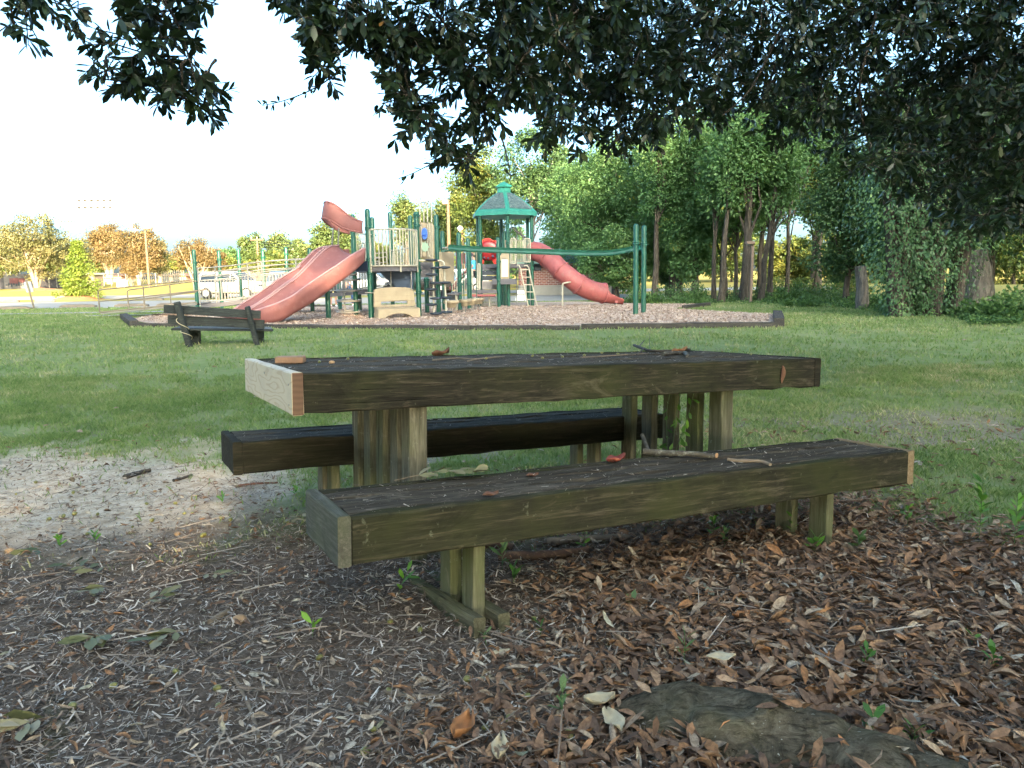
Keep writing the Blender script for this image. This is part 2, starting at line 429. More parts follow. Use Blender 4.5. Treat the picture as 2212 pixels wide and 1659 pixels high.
Z = tz(X, Y)+(.02*(vn(X, Y, 5)-.5)+.035*(vn(X, Y, 1.7)-.5)+.008*(vn(X, Y, 15)-.5))*smooth(-Y, -16, -6)
_dn = np.hypot(X-.8, Y-1.7)
n1, n2 = X.shape
idx = np.arange(n1*n2).reshape(n1, n2)
Fg = np.stack([idx[:-1, :-1], idx[:-1, 1:], idx[1:, 1:], idx[1:, :-1]], -1).reshape(-1, 4)
def groundmat():
    m = mat('ground', (.1, .1, .1), 1., .0)
    v = coords(m)
    def A(n): return N(m, 'ShaderNodeAttribute', attribute_name=n).outputs['Fac']
    g1 = noise(m, v, .55, 5, .6); g2 = noise(m, v, 9, 6, .7); g3 = noise(m, v, 60, 3, .7)
    gm = mix(m, .5, g1, g2)
    c = ramp(m, gm, [(.30, (.13, .19, .075)), (.5, (.19, .25, .10)), (.68, (.28, .29, .15))]).outputs[0]
    c = mix(m, ramp(m, g3, [(.35, (.0,)*3), (.75, (.55,)*3)]).outputs[0], c, (.20, .20, .10))
    c = mix(m, ramp(m, noise(m, v, 2.4, 6, .7), [(.52, (0,)*3), (.70, (.7,)*3)]).outputs[0], c, (.32, .27, .17))
    c = mix(m, A('dry'), c, ramp(m, g2, [(.3, (.24, .20, .06)), (.7, (.38, .29, .10))]).outputs[0])  # sunlit yellow painted into the far grass, on top of drier growth
    dsoil = ramp(m, noise(m, v, 25, 6, .7), [(.3, (.16, .13, .10)), (.7, (.34, .30, .245))]).outputs[0]
    c = mix(m, A('worn'), c, dsoil)
    s1 = ramp(m, noise(m, v, 14, 8, .75), [(.32, (.32, .24, .165)), (.5, (.54, .44, .33)), (.7, (.68, .58, .46))]).outputs[0]
    pb = N(m, 'ShaderNodeTexVoronoi'); pb.inputs['Scale'].default_value = 60; L(m, v, pb.inputs['Vector'])
    s1 = mix(m, ramp(m, pb.outputs['Distance'], [(.12, (.7,)*3), (.25, (0,)*3)]).outputs[0], s1, (.25, .17, .10))
    c = mix(m, A('sand'), c, s1)
    l1 = ramp(m, noise(m, v, 40, 6, .8), [(.35, (.065, .05, .038)), (.6, (.16, .125, .098)), (.8, (.30, .25, .20))]).outputs[0]
    c = mix(m, A('litter'), c, l1)
    L(m, c, P(m).inputs['Base Color'])
    bump(m, mix(m, .5, noise(m, v, 30, 6, .75), g2), .03, .7)
    return m
M_ground = groundmat()
go = fmesh('lawn', np.stack([X, Y, Z], -1).reshape(-1, 3), Fg, M_ground, smooth_=True)
sunlit_dry = smooth(Y, 28, 46)*(.55+.45*vn(X, Y, .15))  # rises where the lawn comes into sun; that yellow goes into the colour
for nme, arr in (('sand', sand), ('litter', lit), ('worn', worn), ('dry', sunlit_dry)):
    a_ = go.data.attributes.new(nme, 'FLOAT', 'POINT'); a_.data.foreach_set('value', arr.astype(np.float32).ravel())
tag(go, kind='structure')

def sheet(name, poly, m, dz=.012, n=None):
    """flat strip laid over the terrain, poly given as left edge and right edge lists of (x, y)"""
    rows = []
    A_, B_ = poly
    for (p, q) in zip(A_, B_):
        rows.append([np.array([p[0]+(q[0]-p[0])*t, p[1]+(q[1]-p[1])*t, 0]) for t in np.linspace(0, 1, 40)])
    mb = MB()
    for r_ in rows:
        for p in r_: p[2] = float(tz(p[0], p[1]))+dz
    mb.grid(rows, sm=True)
    return tag(mb.build(name, m), kind='structure')
def asphalt():
    m = mat('asphalt', (.2, .2, .2), .9, .2); v = coords(m)
    c = ramp(m, noise(m, v, .8, 5, .6), [(.3, (.24, .22, .20)), (.7, (.34, .31, .27))]).outputs[0]
    c = mix(m, ramp(m, noise(m, v, 30, 4), [(.4, (0,)*3), (.8, (.4,)*3)]).outputs[0], c, (.33, .31, .28)); L(m, c, P(m).inputs['Base Color']); return m
M_asph = asphalt()
road = sheet('road', ([(-150, 33), (-60, 33), (-12, 33.5), (10, 36)], [(-150, 47), (-60, 47), (-12, 47), (10, 47)]), M_asph)
road2 = sheet('access_road', ([(-150, 53.5), (-60, 53.5), (-10, 53.5), (25, 53.5)], [(-150, 66), (-60, 66), (-10, 64), (25, 62)]), M_asph)
walk = sheet('pavement', ([(-60, 26.3), (-30, 26.3), (-14, 27.0), (-9, 27.6)], [(-60, 28.0), (-30, 28.0), (-14, 28.2), (-9, 28.6)]), M_conc, .03)
walk2 = sheet('footpath', ([(-13.4, 24.3), (-10.5, 24.3), (-8.6, 24.5)], [(-13.4, 25.0), (-10.5, 25.0), (-8.6, 25.1)]), M_conc, .03)

# mulch bed under the play structure
bedpts = [gnd(*p)[:2] for p in [(276, 693), (345, 704), (600, 707), (900, 710.5), (1253, 710), (1258, 704), (1500, 702), (1688, 700), (1680, 681), (1560, 675), (1452, 668), (1526, 659), (1400, 657.5), (1250, 653), (1000, 656), (700, 661), (600, 664), (480, 672), (330, 681)]]
def bedmat():
    m = mat('wood_chip_mulch', (.3, .22, .17), .95, .1); v = coords(m)
    vo = N(m, 'ShaderNodeTexVoronoi'); vo.inputs['Scale'].default_value = 26; L(m, coords(m, (1, 1, 1)), vo.inputs['Vector'])
    sp = N(m, 'ShaderNodeSeparateColor'); L(m, vo.outputs['Color'], sp.inputs[0])
    c = ramp(m, sp.outputs[0], [(0, (.28, .19, .14)), (.5, (.46, .34, .265)), (1, (.64, .52, .43))]).outputs[0]
    c = mix(m, ramp(m, noise(m, v, 1.1, 5, .65), [(.45, (0,)*3), (.7, (.75,)*3)]).outputs[0], c, (.24, .15, .095))
    c = mix(m, ramp(m, noise(m, v, .6, 4, .6), [(.6, (0,)*3), (.75, (.3,)*3)]).outputs[0], c, (.09, .10, .05))
    L(m, c, P(m).inputs['Base Color']); bump(m, sp.outputs[1], .03, .8); return m
M_bed = bedmat()
mb = MB()
cx, cy = np.mean([p[0] for p in bedpts]), 21.
ring = []
rings = []
for f in (1, .9, .75, .5, .25, .02):
    rings.append([np.array([cx+(p[0]-cx)*f, cy+(p[1]-cy)*f, 0]) for p in bedpts])
for r_ in rings:
    for i, p in enumerate(r_): p[2] = float(tz(p[0], p[1]))+.035+.02*(random.random()-.5)
mb.grid(rings, closed=True)
tag(mb.build('mulch_bed', M_bed), kind='structure')
# loose chips lying on the bed
def scatter(template, faces, pos, rot, scale, attr):
    """template (k,3); rot (n,3,3)"""
    V = np.einsum('nij,kj->nki', rot, template)*np.asarray(scale).reshape(-1, 1, 1)+pos[:, None, :]
    n, k = V.shape[:2]
    Fc = (np.asarray(faces)[None]+(np.arange(n)*k)[:, None, None]).reshape(-1, np.asarray(faces).shape[1])
    return V.reshape(-1, 3), Fc, np.repeat(attr, len(faces))
def rots(yaw, pitch, roll):
    cy_, sy = np.cos(yaw), np.sin(yaw); cp, sp = np.cos(pitch), np.sin(pitch); cr, sr = np.cos(roll), np.sin(roll)
    Rz = np.zeros((len(yaw), 3, 3)); Rz[:, 0, 0] = cy_; Rz[:, 0, 1] = -sy; Rz[:, 1, 0] = sy; Rz[:, 1, 1] = cy_; Rz[:, 2, 2] = 1
    Ry = np.zeros_like(Rz); Ry[:, 0, 0] = cp; Ry[:, 0, 2] = sp; Ry[:, 1, 1] = 1; Ry[:, 2, 0] = -sp; Ry[:, 2, 2] = cp
    Rx = np.zeros_like(Rz); Rx[:, 0, 0] = 1; Rx[:, 1, 1] = cr; Rx[:, 1, 2] = -sr; Rx[:, 2, 1] = sr; Rx[:, 2, 2] = cr
    return Rz@Ry@Rx
n = 42000
bx = rng.uniform(-11.5, 7, n); by = rng.uniform(15.3, 28, n)
k = psd(bx, by, [tuple(p) for p in bedpts]) > .12; bx, by = bx[k], by[k]; n = len(bx)
chipT = np.array([[-.5, -.16, 0], [.5, -.16, 0], [.5, .16, 0], [-.5, .16, 0]])
V, Fc, A_ = scatter(chipT, [[0, 1, 2, 3]], np.stack([bx, by, tz(bx, by)+.05], -1), rots(rng.uniform(0, 6.3, n), rng.normal(0, .35, n), rng.normal(0, .4, n)), rng.uniform(.03, .08, n), rng.random(n))
M_chip2 = leafmat('play_bark_chips', [(0, (.25, .165, .12)), (.5, (.46, .335, .26)), (1, (.66, .54, .45))], 0, .9, .1)
tag(fmesh('wood_chips', V, Fc, M_chip2, attr=A_), 'pale brown wood chips loose on the play area bed', 'wood chips', kind='stuff')

# ------------------------------------------------------------------ picnic table
TX, TY, YAW, LT, WT, HT = -.752, 2.562, .483, 2.531, .961, .75
TA, TB = -.019, -.045
root = empty('picnic_table', (TX, TY, 0), 'weathered dark timber picnic table with two fixed benches and one pale new end board', 'picnic table')
cu, su = math.cos(YAW), math.sin(YAW)
root.matrix_world = Matrix(((cu, -su, 0, TX), (su, cu, 0, TY), (TA*cu+TB*su, -TA*su+TB*cu, 1, 0), (0, 0, 0, 1)))
root.matrix_world = Matrix.Translation((TX, TY, 0)) @ (Vector((-TA, -TB, 1)).rotation_difference(Vector((0, 0, 1))).inverted().to_matrix().to_4x4()) @ Matrix.Rotation(YAW, 4, 'Z')
def board(name, c, size, m, parent=root, bev=.006, jit=.002, seed=0):
    """a plank with slightly uneven edges, subdivided along its longest side"""
    rr = np.random.default_rng(seed+int(abs(c[0]*97+c[1]*131+c[2]*17)*10))
    mb = MB(); ax = int(np.argmax(size)); nseg = max(2, int(size[ax]/.09))
    o = [i for i in range(3) if i != ax]; h = np.array(size)/2; b = bev
    prof = [(-h[o[0]]+b, -h[o[1]]), (h[o[0]]-b, -h[o[1]]), (h[o[0]], -h[o[1]]+b), (h[o[0]], h[o[1]]-b), (h[o[0]]-b, h[o[1]]), (-h[o[0]]+b, h[o[1]]), (-h[o[0]], h[o[1]]-b), (-h[o[0]], -h[o[1]]+b)]
    rows = []
    for i in range(nseg+1):
        t = -h[ax]+size[ax]*i/nseg; r_ = []
        wv = rr.normal(0, jit, 2)*.5
        for (p, q) in prof:
            v_ = np.zeros(3); v_[ax] = t; v_[o[0]] = p+wv[0]+rr.normal(0, jit*.6); v_[o[1]] = q+wv[1]*.4+rr.normal(0, jit*.6); r_.append(np.array(c)+v_)
        rows.append(r_)
    if (ax == 1): rows = rows[::-1]
    mb.grid(rows, sm=False, closed=True)
    mb.add(rows[0], [tuple(range(8))[::-1]]); mb.add(rows[-1], [tuple(range(8))])
    return mb.build(name, m, parent, local=True)
def slab_set(u0_, v0_, L_, W_, top, hgt, msides, mtop, capl, capr, pref, nplank, parent):
    t = .038
    # side boards
    for v_ in (v0_+t/2, v0_+W_-t/2):
        board('side_board', (u0_+L_/2, v_, top-hgt/2), (L_-2*t-.003, t, hgt-.002), msides, parent, .006, .0035)
    pw = (W_-2*t)/nplank
    for i in range(nplank):
        board('plank', (u0_+L_/2, v0_+t+pw*(i+.5), top-t/2-.002-.002*(i % 2)), (L_-2*t-.006, pw-.006, t), mtop, parent, .007, .004)
    board('end_board', (u0_+t/2-.001, v0_+W_/2, top-hgt/2-(.0)), (t, W_+.004, hgt+(.006)), capl, parent, .005, .0012)
    board('end_board', (u0_+L_-t/2+.001, v0_+W_/2, top-hgt/2), (t, W_+.004, hgt), capr, parent, .005, .0012)
tt = bpy.data.objects.new('tabletop', None); col.objects.link(tt); tt.parent = root
slab_set(0, 0, LT, WT, HT, .14, M_side, M_top, M_pine, M_side2, 't', 6, tt)
for o in list(tt.children):
    if o.name.startswith('end_board') and o.data.materials[0] == M_pine:
        tag(o, 'pale unweathered pine end board with screws'); pine_o = o
# the cut end of the new board shows orange end grain
board('end_grain', (.019-.001, -.0035, HT-.07), (.036, .002, .143), M_endgrain, tt, .0005, .0002)
for v_ in np.linspace(.05, WT-.06, 9):
    mb = MB(); mb.lathe((.018, v_, HT+.0015), [(.0035, 0), (.0035, .0015)], 8); mb.build('screw', M_galv, pine_o, local=True)
for (v_, z_) in ((.04, .04), (.04, .11), (WT-.05, .045), (WT*.5, .03)):
    mb = MB(); mb.lathe((-.0025, v_, HT-z_), [(.004, 0), (.004, .002)], 8, ax=(-1, 0, 0)); mb.build('screw', M_galv, pine_o, local=True)
def legs(u_, v_list, top, parent, base=-.08):
    for i, v_ in enumerate(v_list):
        board('leg', (u_, v_, (top+base)/2), (.04+(.03 if (i == 0 and len(v_list) > 2) else 0), .089, top-base), M_post, parent, .004, .0015, seed=i)
legs(.465, [.085+.177*i for i in range(5)], HT-.039, root)
legs(1.98, [.085+.177*i for i in range(5)], HT-.039, root)
BNU, BNV, LB, WB, HB = -.014, -.605, 2.412, .371, .400
BFU, BFV, LF = -.08, .812, 2.32
bn = bpy.data.objects.new('bench', None); col.objects.link(bn); bn.parent = root; tag(bn, 'near bench with a greenish side board and a paler right end')
bf = bpy.data.objects.new('bench', None); col.objects.link(bf); bf.parent = root; tag(bf, 'far bench behind the table, nearly black boards')
M_endnew = wood('newer_end', 1, (.16, .11, .06), (.27, .20, .12), (.38, .30, .20))
slab_set(BNU, BNV, LB, WB, HB, .138, M_side, M_top, M_endold, M_endnew, 'n', 3, bn)
slab_set(BFU, BFV, LF, WB, HB, .138, M_side2, M_top, M_side2, M_side2, 'f', 3, bf)
legs(.425, [BNV+.075, BNV+.075+.177], HB-.039, bn)
legs(1.95, [BNV+.075, BNV+.075+.177], HB-.039, bn)
legs(.375, [BFV+.10, BFV+.10+.177], HB-.039, bf)
legs(1.83, [BFV+.10, BFV+.10+.177], HB-.039, bf)
for u_, v1, v2 in ((.425, -.66, 1.3), (1.90, .1, 1.3)):
    for du in (-.041, .041):
        sl0 = board('sleeper', (u_+du, (v1+v2)/2, -.022), (.038, v2-v1, .08), M_beam, root, .004, .0015); sl0.rotation_euler = (-.075, 0, 0)
RM = np.array(root.matrix_world)
def tl(u, v, w_):      # a point given in table coordinates
    return (RM@np.array([u, v, w_, 1]))[:3]

# ------------------------------------------------------------------ play structure
pr = gnd(905.6, 686.4)
play = empty('play_structure', pr, 'large playground structure with green posts, faded red slides and a green roofed tower', 'playground structure')
def A(px, py, Y): return at(px, py, Y)
def za(x, y, Y): return at(630.8+x*.2315, 356.5+y*.2315, Y)
def zb(x, y, Y): return at(960+x*.2315, 356.5+y*.2315, Y)
def zc(x, y, Y): return at(219.4+x*.1984, 521.1+y*.1984, Y)
def zr2(x, y, Y): return at(877.7+.1653*x, 438.8+.1653*y, Y)
def zr1(x, y, Y): return at(658.3+.1116*x, 576+.1116*y, Y)
def zr3(x, y, Y): return at(987.4+.1116*x, 384+.1116*y, Y)
def zr7(x, y, Y): return at(411.4+.124*x, 548.5+.124*y, Y)
PR = .066
posts = {}
def post(key, bx_, by_, ytop, Y=None, r=PR, collars=(), ztop=None):
    b = gnd(bx_, by_) if Y is None else at(bx_, by_, Y)
    b[2] = float(tz(b[0], b[1]))
    if ztop is None:
        # the post stands upright: find the height whose picture row is ytop
        z1 = 0.; z2 = 9.
        for _ in range(40):
            zm = (z1+z2)/2; py = proj([[b[0], b[1], zm]])[1][0]
            if py > ytop: z1 = zm
            else: z2 = zm
        ztop = zm
    mb = MB()
    mb.lathe((b[0], b[1], 0), [(r, -.1+b[2]), (r, ztop-r*.9), (r*.93, ztop-r*.5), (r*.7, ztop-r*.15), (r*.3, ztop)], 16)
    p_ = mb.build('post', M_green, play)
    cm = MB()
    for h in collars:
        zc_ = h
        cm.lathe((b[0], b[1], 0), [(r+.002, zc_-.045), (r+.016, zc_-.04), (r+.016, zc_-.015), (r+.008, zc_-.01), (r+.008, zc_+.01), (r+.016, zc_+.015), (r+.016, zc_+.04), (r+.002, zc_+.045)], 16)
        cm.box((b[0]+r+.02, b[1], zc_), (.05, .03, .03), bev=.004)
        cm.build('clamp', M_green, p_); cm = MB()
    posts[key] = np.array([b[0], b[1], ztop])
    return posts[key]
post('P1', 802, 690, 451, collars=(.75, 1.3, 1.62, 2.4))
post('P2', 769.7, 683.4, 463, collars=(1.45, 2.45))
post('P3', 710, 691, 600, collars=())
post('P7', 905.6, 686.4, 457, collars=(.78, 1.35, 1.62, 2.5, 2.75))
post('P4', 811, 680, 469, collars=(1.35, 2.4))
post('P5', 849, 672, 458, collars=(1.5,))
post('P6', 892, 676, 465)
post('P8', 948, 680.6, 464, collars=(1.4, 2.55))
post('P10', 960, 672, 499, collars=(1.0, 1.55, 2.1))
post('P11', 923, 678.5, 598, collars=(1.1,))
post('P12', 994.2, 672.7, 502, collars=(.95,))
post('P13', 1014, 669, 514, collars=(.95, 1.6))
post('P14', 1078, 665.3, 512, collars=(1.1, 1.7))
post('P15', 1091, 662, 500)
post('P9', 675.5, 676.3, 536, collars=(1.2,))
post('P16', 735, 671, 600, collars=(.7,))
post('P17', 778, 675, 622)
post('R1', 427, 672, 539, collars=(1.15, 1.85))
post('R2', 480, 667, 541, collars=(2.0,))
post('R3', 522, 664, 537, collars=(.55, 2.1))
post('R4', 574, 664, 540, collars=(2.1,))
post('R5', 624, 664, 534, collars=(2.2,))
post('T1', 1372.8, 681.8, 483.4, collars=(1.95,))
post('T2', 1389.9, 678.3, 486.6, collars=(1.95,))
pz = lambda k: posts[k].copy()
def xy(k, z): p = posts[k].copy(); p[2] = z; return p
DECK = float(za(900, 965, posts['P1'][1])[2])

# left deck: floor slab with a bowed front edge
p1, p7, p2, p6 = xy('P1', DECK), xy('P7', DECK), xy('P2', DECK), xy('P6', DECK)
dirx = nrm(p7-p1); bow = nrm(np.array([dirx[1], -dirx[0], 0]))
arc = [p1+(p7-p1)*t+bow*.42*math.sin(math.pi*t)**.7 for t in np.linspace(0.04, .96, 15)]
mb = MB(); mb.prism([p+np.array([0, 0, -.07]) for p in arc]+[p6+np.array([0, 0, -.07]), xy('P5', DECK-.07), xy('P4', DECK-.07), p2+np.array([0, 0, -.07])], (0, 0, .14))
mb.build('deck', M_grey, play)
zt_ = float(za(900, 592, posts['P1'][1]-.4)[2]); zb_ = float(za(900, 938, posts['P1'][1]-.4)[2])
arc2 = [p1+(p7-p1)*t+bow*.45*math.sin(math.pi*t)**.7 for t in np.linspace(0.02, .98, 16)]
rl = MB()
for z_ in (zt_, zb_): rl.tube([np.array([p[0], p[1], z_]) for p in arc2], .022, 8)
for i in range(0, 16):
    p = arc2[i]; zz = zb_-.16 if i in (0, 8, 15) else zb_
    rl.tube([(p[0], p[1], zz), (p[0], p[1], zt_)], .024 if i in (0, 8, 15) else .019, 6)
rl.build('guard_rail', M_cream, play)
# railing on the far side of the deck
def bars(name, a_, b_, ztop, zbot, n, m=M_cream, r=.013, rr=.02, top=True, parent=None):
    a_ = np.array(a_, float); b_ = np.array(b_, float); mb = MB()
    zt = ztop if not np.isscalar(ztop) else (ztop, ztop); zb__ = zbot if not np.isscalar(zbot) else (zbot, zbot)
    for z_ in (zt, zb__):
        mb.tube([(a_[0], a_[1], z_[0]), (b_[0], b_[1], z_[1])], rr, 8)
    for i in range(n):
        t = (i+.5)/n; p = a_+(b_-a_)*t
        mb.tube([(p[0], p[1], zb__[0]+(zb__[1]-zb__[0])*t), (p[0], p[1], zt[0]+(zt[1]-zt[0])*t)], r, 6)
    return mb.build(name, m, parent or play)
bars('guard_rail', xy('P4', 0), xy('P2', 0), zt_+.05, DECK+.1, 9)
bars('guard_rail', xy('P5', 0), xy('P6', 0), zt_-.3, DECK+.1, 7)

# double slide
def ridge(lst, ys):
    return [fn(x, y, Y) for (fn, x, y), Y in zip(lst, ys)]
near = [(za, 668, 782), (za, 610, 815), (za, 540, 855), (za, 430, 935), (za, 300, 1018), (za, 200, 1085), (za, 100, 1155), (za, 0, 1232), (zr7, 1500, 880), (zr7, 1215, 972), (zr7, 1080, 1022), (zr7, 940, 1062)]
mid = [(za, 432, 757), (za, 350, 760), (za, 290, 800), (za, 215, 875), (za, 130, 965), (za, 60, 1035), (za, 0, 1090), (zr7, 1750, 480), (zr7, 1400, 745), (zr7, 1110, 930), (zr7, 900, 1035), (zr7, 740, 1080)]
far = [(za, 330, 765), (za, 262, 775), (za, 200, 805), (za, 140, 868), (za, 80, 928), (za, 30, 975), (zr7, 1960, 200), (zr7, 1620, 400), (zr7, 1220, 670), (zr7, 900, 880), (zr7, 720, 1000), (zr7, 620, 1062)]
yn = np.linspace(19.55, 17.6, 12); ym = np.linspace(20.3, 18.2, 12); yf = np.linspace(21.0, 18.9, 12)
RN, RMI, RF = ridge(near, yn), ridge(mid, ym), ridge(far, yf)
def resample(Ls, m):
    Ls = np.array(Ls); d = np.r_[0, np.cumsum(np.linalg.norm(np.diff(Ls, axis=0), axis=1))]
    t = np.linspace(0, d[-1], m)
    o = np.stack([np.interp(t, d, Ls[:, i]) for i in range(3)], 1)
    for _ in range(2): o[1:-1] = (o[:-2]+2*o[1:-1]+o[2:])/4
    return o
RN, RMI, RF = resample(RN, 40), resample(RMI, 40), resample(RF, 40)
slide = None
def chute(a_, b_, depth, name):
    rows = []
    for p, q in zip(a_, b_):
        ac = q-p; r_ = []
        for t in np.linspace(0, 1, 15):
            s_ = math.sin(math.pi*min(max((t-.05)/.9, 0), 1))**.55
            r_.append(p+ac*t+np.array([0, 0, -depth*s_]))
        rows.append(r_)
    mb = MB(); mb.grid(rows); return mb
mb = chute(RN, RMI, .17, 'a')
slide = mb.build('double_slide', M_red, play, solid=.02)
tag(slide, 'faded red double slide with two wavy lanes')
mb = chute(RMI+np.array([-.06, .05, 0]), RF, .16, 'b'); mb.build('lane', M_red, slide, solid=.02)
mb = MB()
rows = []
und = resample(ridge([(za, 670, 900), (za, 600, 972), (za, 500, 1050), (za, 400, 1122), (za, 250, 1240), (za, 100, 1335), (za, 0, 1390), (zr7, 1650, 1130), (zr7, 1450, 1200), (zr7, 1250, 1195), (zr7, 1080, 1160), (zr7, 940, 1120)], yn+.02), 40)
for p, q in zip(RN, und):
    out = np.array([.06, -.05, 0])
    rows.append([p+np.array([-.03, .02, 0]), p+out*.3+np.array([0, 0, .012]), p+out, p*.6+q*.4+out*.8, p*.25+q*.75+out*.6, q+out*.2, q+np.array([-.25, .3, 0]), q+np.array([-.9, .9, .02])])
mb.grid(rows); mb.build('side_wall', M_red, slide, solid=.015)
for rg, r_ in ((RN+np.array([.01, 0, 0]), .026), (RMI+np.array([.02, 0, 0]), .024), (RMI+np.array([-.07, .06, 0]), .024), (RF, .026)):
    mb = MB(); mb.tube(list(rg+np.array([0, 0, .016])), r_, 8); mb.build('rim', M_rim, slide)

# curved hood over the slide entrance
def crv(pts, m):
    return resample(pts, m)
ft = crv([za(657, 530, 19.5), za(600, 517, 19.4), za(530, 478, 19.3), za(470, 425, 19.25), za(400, 368, 19.2), za(345, 345, 19.2), za(308, 345, 19.4), za(300, 360, 19.9), za(330, 400, 20.5), za(400, 470, 20.8), za(480, 545, 20.9), za(540, 590, 20.9)], 44)
fb = crv([za(657, 626, 19.5), za(600, 620, 19.4), za(540, 608, 19.3), za(470, 590, 19.25), za(400, 540, 19.2), za(340, 500, 19.2), za(282, 492, 19.4), za(280, 500, 19.9), za(320, 540, 20.5), za(400, 595, 20.8), za(480, 625, 20.9), za(540, 640, 20.9)], 44)
rows = []
for p, q in zip(ft, fb):
    o_ = np.array([0, -.03, 0]); rows.append([p*(1-t)+q*t+o_*math.sin(math.pi*t) for t in np.linspace(0, 1, 7)])
mb = MB(); mb.grid(rows)
hd = tag(mb.build('slide_hood', M_red, play, solid=.03), 'curved faded red hood rail above the double slide')
for c_ in (ft, fb):
    mb = MB(); mb.tube(list(c_), .03, 8); mb.build('rim', M_red, hd)
for (x1, y1, x2, y2) in ((385, 590, 373, 752), (437, 588, 430, 752)):
    mb = MB(); mb.tube([za(x1, y1, 20.3), za(x2, y2, 20.3)], .02, 8); mb.build('hood_strut', M_galv, hd)
# slide inner back panel
mb = MB(); mb.prism([za(452, 800, 21), za(480, 785, 21), za(530, 785, 21), za(540, 850, 21), za(500, 860, 21)], (0, .05, 0)); mb.build('entrance_panel', M_red, slide)
mb = MB(); mb.prism([za(595, 905, 20.2), za(700, 895, 19.9), za(705, 990, 19.9), za(595, 990, 20.2)], (0, .08, 0)); mb.build('deck_fascia', M_navy, play)
mb = MB(); mb.tube([za(640, 770, 20.6), za(640, 740, 20.6), za(660, 725, 20.6), za(680, 735, 20.6), za(684, 800, 20.6)], .02, 8); mb.build('grab_rail', M_cream, play)

# navy panels below the deck
mb = MB(); Yn = 20.4
mb.prism([za(815, 992, Yn), za(1130, 992, Yn), za(1130, 1165, Yn), za(965, 1165, Yn), za(960, 1120, Yn), za(905, 1085, Yn), za(850, 1035, Yn)], (0, .05, 0))
mb.build('under_deck_panel', M_navy, play)
mb = MB(); mb.prism([za(905, 1083, 20.9), za(1120, 1083, 20.9), za(1120, 1185, 20.9), za(1000, 1185, 20.9), za(960, 1150, 20.9)], (0, .04, 0)); mb.build('under_deck_panel', M_navy, play)
for x_ in (922, 1112):
    mb = MB(); mb.tube([za(x_, 990, 20.3), za(x_, 1165, 20.3)], .015, 6); mb.build('panel_strut', M_galv, play)

# tan bench climber between P1 and P7
c1, c7 = za(770, 1400, posts['P1'][1]-.15), za(1160, 1400, posts['P7'][1]-.15)
ex = nrm(np.array([c7[0]-c1[0], c7[1]-c1[1], 0])); W_ = np.hypot(*(c7-c1)[:2]); ey = np.array([ex[1], -ex[0], 0])
org = np.array([c1[0], c1[1], float(tz(c1[0], c1[1]))])
def cp(x, y, d=0):          # x 770..1160, y 1160..1440 of the enlarged view
    return org+ex*(x-770)/390*W_+np.array([0, 0, (1437-y)/390*W_])+ey*d
cl = None
mb = MB()
top_ = [(776, 1182), (800, 1172), (880, 1163), (970, 1160), (1060, 1163), (1130, 1171), (1142, 1182)]
mb.prism([cp(772, 1283)]+[cp(*p) for p in top_]+[cp(1152, 1283)], ey*-.08)
mb.prism([cp(772, 1283.2), cp(835, 1283.2), cp(835, 1311), cp(768, 1330)], ey*-.08)
mb.prism([cp(1152, 1283.2), cp(1154, 1330), cp(1080, 1311), cp(1080, 1283.2)], ey*-.08)
mb.prism([cp(768, 1330.2), cp(835, 1311.2), cp(1080, 1311.2), cp(1154, 1330.2)], ey*-.08)
cl = mb.build('climber_panel', M_tan, play, bevel=.012); tag(cl, 'tan plastic climber panel with a hand slot and an arched step')
mb = MB()      # the step: sloping top, front with arch
arch = [(766, 1437), (768, 1345), (1156, 1345), (1160, 1437), (1095, 1437), (1062, 1408), (1020, 1392), (960, 1388), (900, 1392), (855, 1408), (815, 1437)]
mb.prism([cp(x, y, .30) for x, y in arch], ey*-.30)
mb.prism([cp(768, 1332, .0), cp(768, 1344.7, .30), cp(768, 1344.7, 0)], ex*W_*.99)
mb.build('step', M_tan, cl, bevel=.015)
mb = MB()
for x, y in ((790, 1205), (1128, 1185)): mb.lathe(cp(x, y, .0), [(.018, 0), (.018, .012)], 10, ax=ey)
for q in ((795, 1232, 1120), (795, 1275, 1120)):
    mb.tube([cp(q[0], q[0+1], .002), cp(q[2], q[1], .002)], .006, 6)
mb.build('moulding', M_tan, cl)
mb = MB(); mb.tube([cp(700, 1203, -.05), cp(790, 1205, -.05)], .014, 6); mb.build('bracket', M_galv, cl)

# ramp with railings on both sides, and the handrails on the grass
def rampline(lst, ys): return [f(x, y, Y) for (f, x, y), Y in zip(lst, ys)]
Rf = [(zr7, 175, 862), (zr7, 560, 838), (zr7, 960, 782), (zr7, 1300, 735), (zr1, 480, 505), (zr1, 1080, 452), (zr1, 1630, 372)]
ysr = [23.2, 23.3, 23.4, 23.5, 23.7, 23.9, 24.1]
fl = np.array(rampline(Rf, ysr))
mb = MB()
rows = []
for p in fl: rows.append([p+np.array([0, 0, -.13]), p+np.array([0, 0, -.01]), p+np.array([0, 1.3, -.01]), p+np.array([0, 1.3, -.13])])
mb.grid(rows, sm=False, closed=True); ramp_o = tag(mb.build('ramp', M_grey, play), 'sloping grey ramp with barred railings')
def ramp_rail(dy, hh, m):
    base = fl+np.array([0, dy, .05]); ln = resample(base, 64)
    mb = MB()
    mb.tube(list(ln[::4]), .02, 6)
    for h in (.62,): mb.tube([p+np.array([0, 0, h]) for p in ln[::4]], .018, 6)
    for p in ln[::1]: mb.tube([p, p+np.array([0, 0, .62])], .011, 5)
    mb.build('guard_rail', m, ramp_o)
    mb = MB()
    for h in hh: mb.tube([p+np.array([0, 0, h]) for p in ln[::4]], .019, 6)
    for i in range(0, 64, 16): mb.tube([ln[i]-np.array([0, 0, .1]), ln[i]+np.array([0, 0, hh[-1]])], .024, 8)
    mb.build('handrail', m, ramp_o)
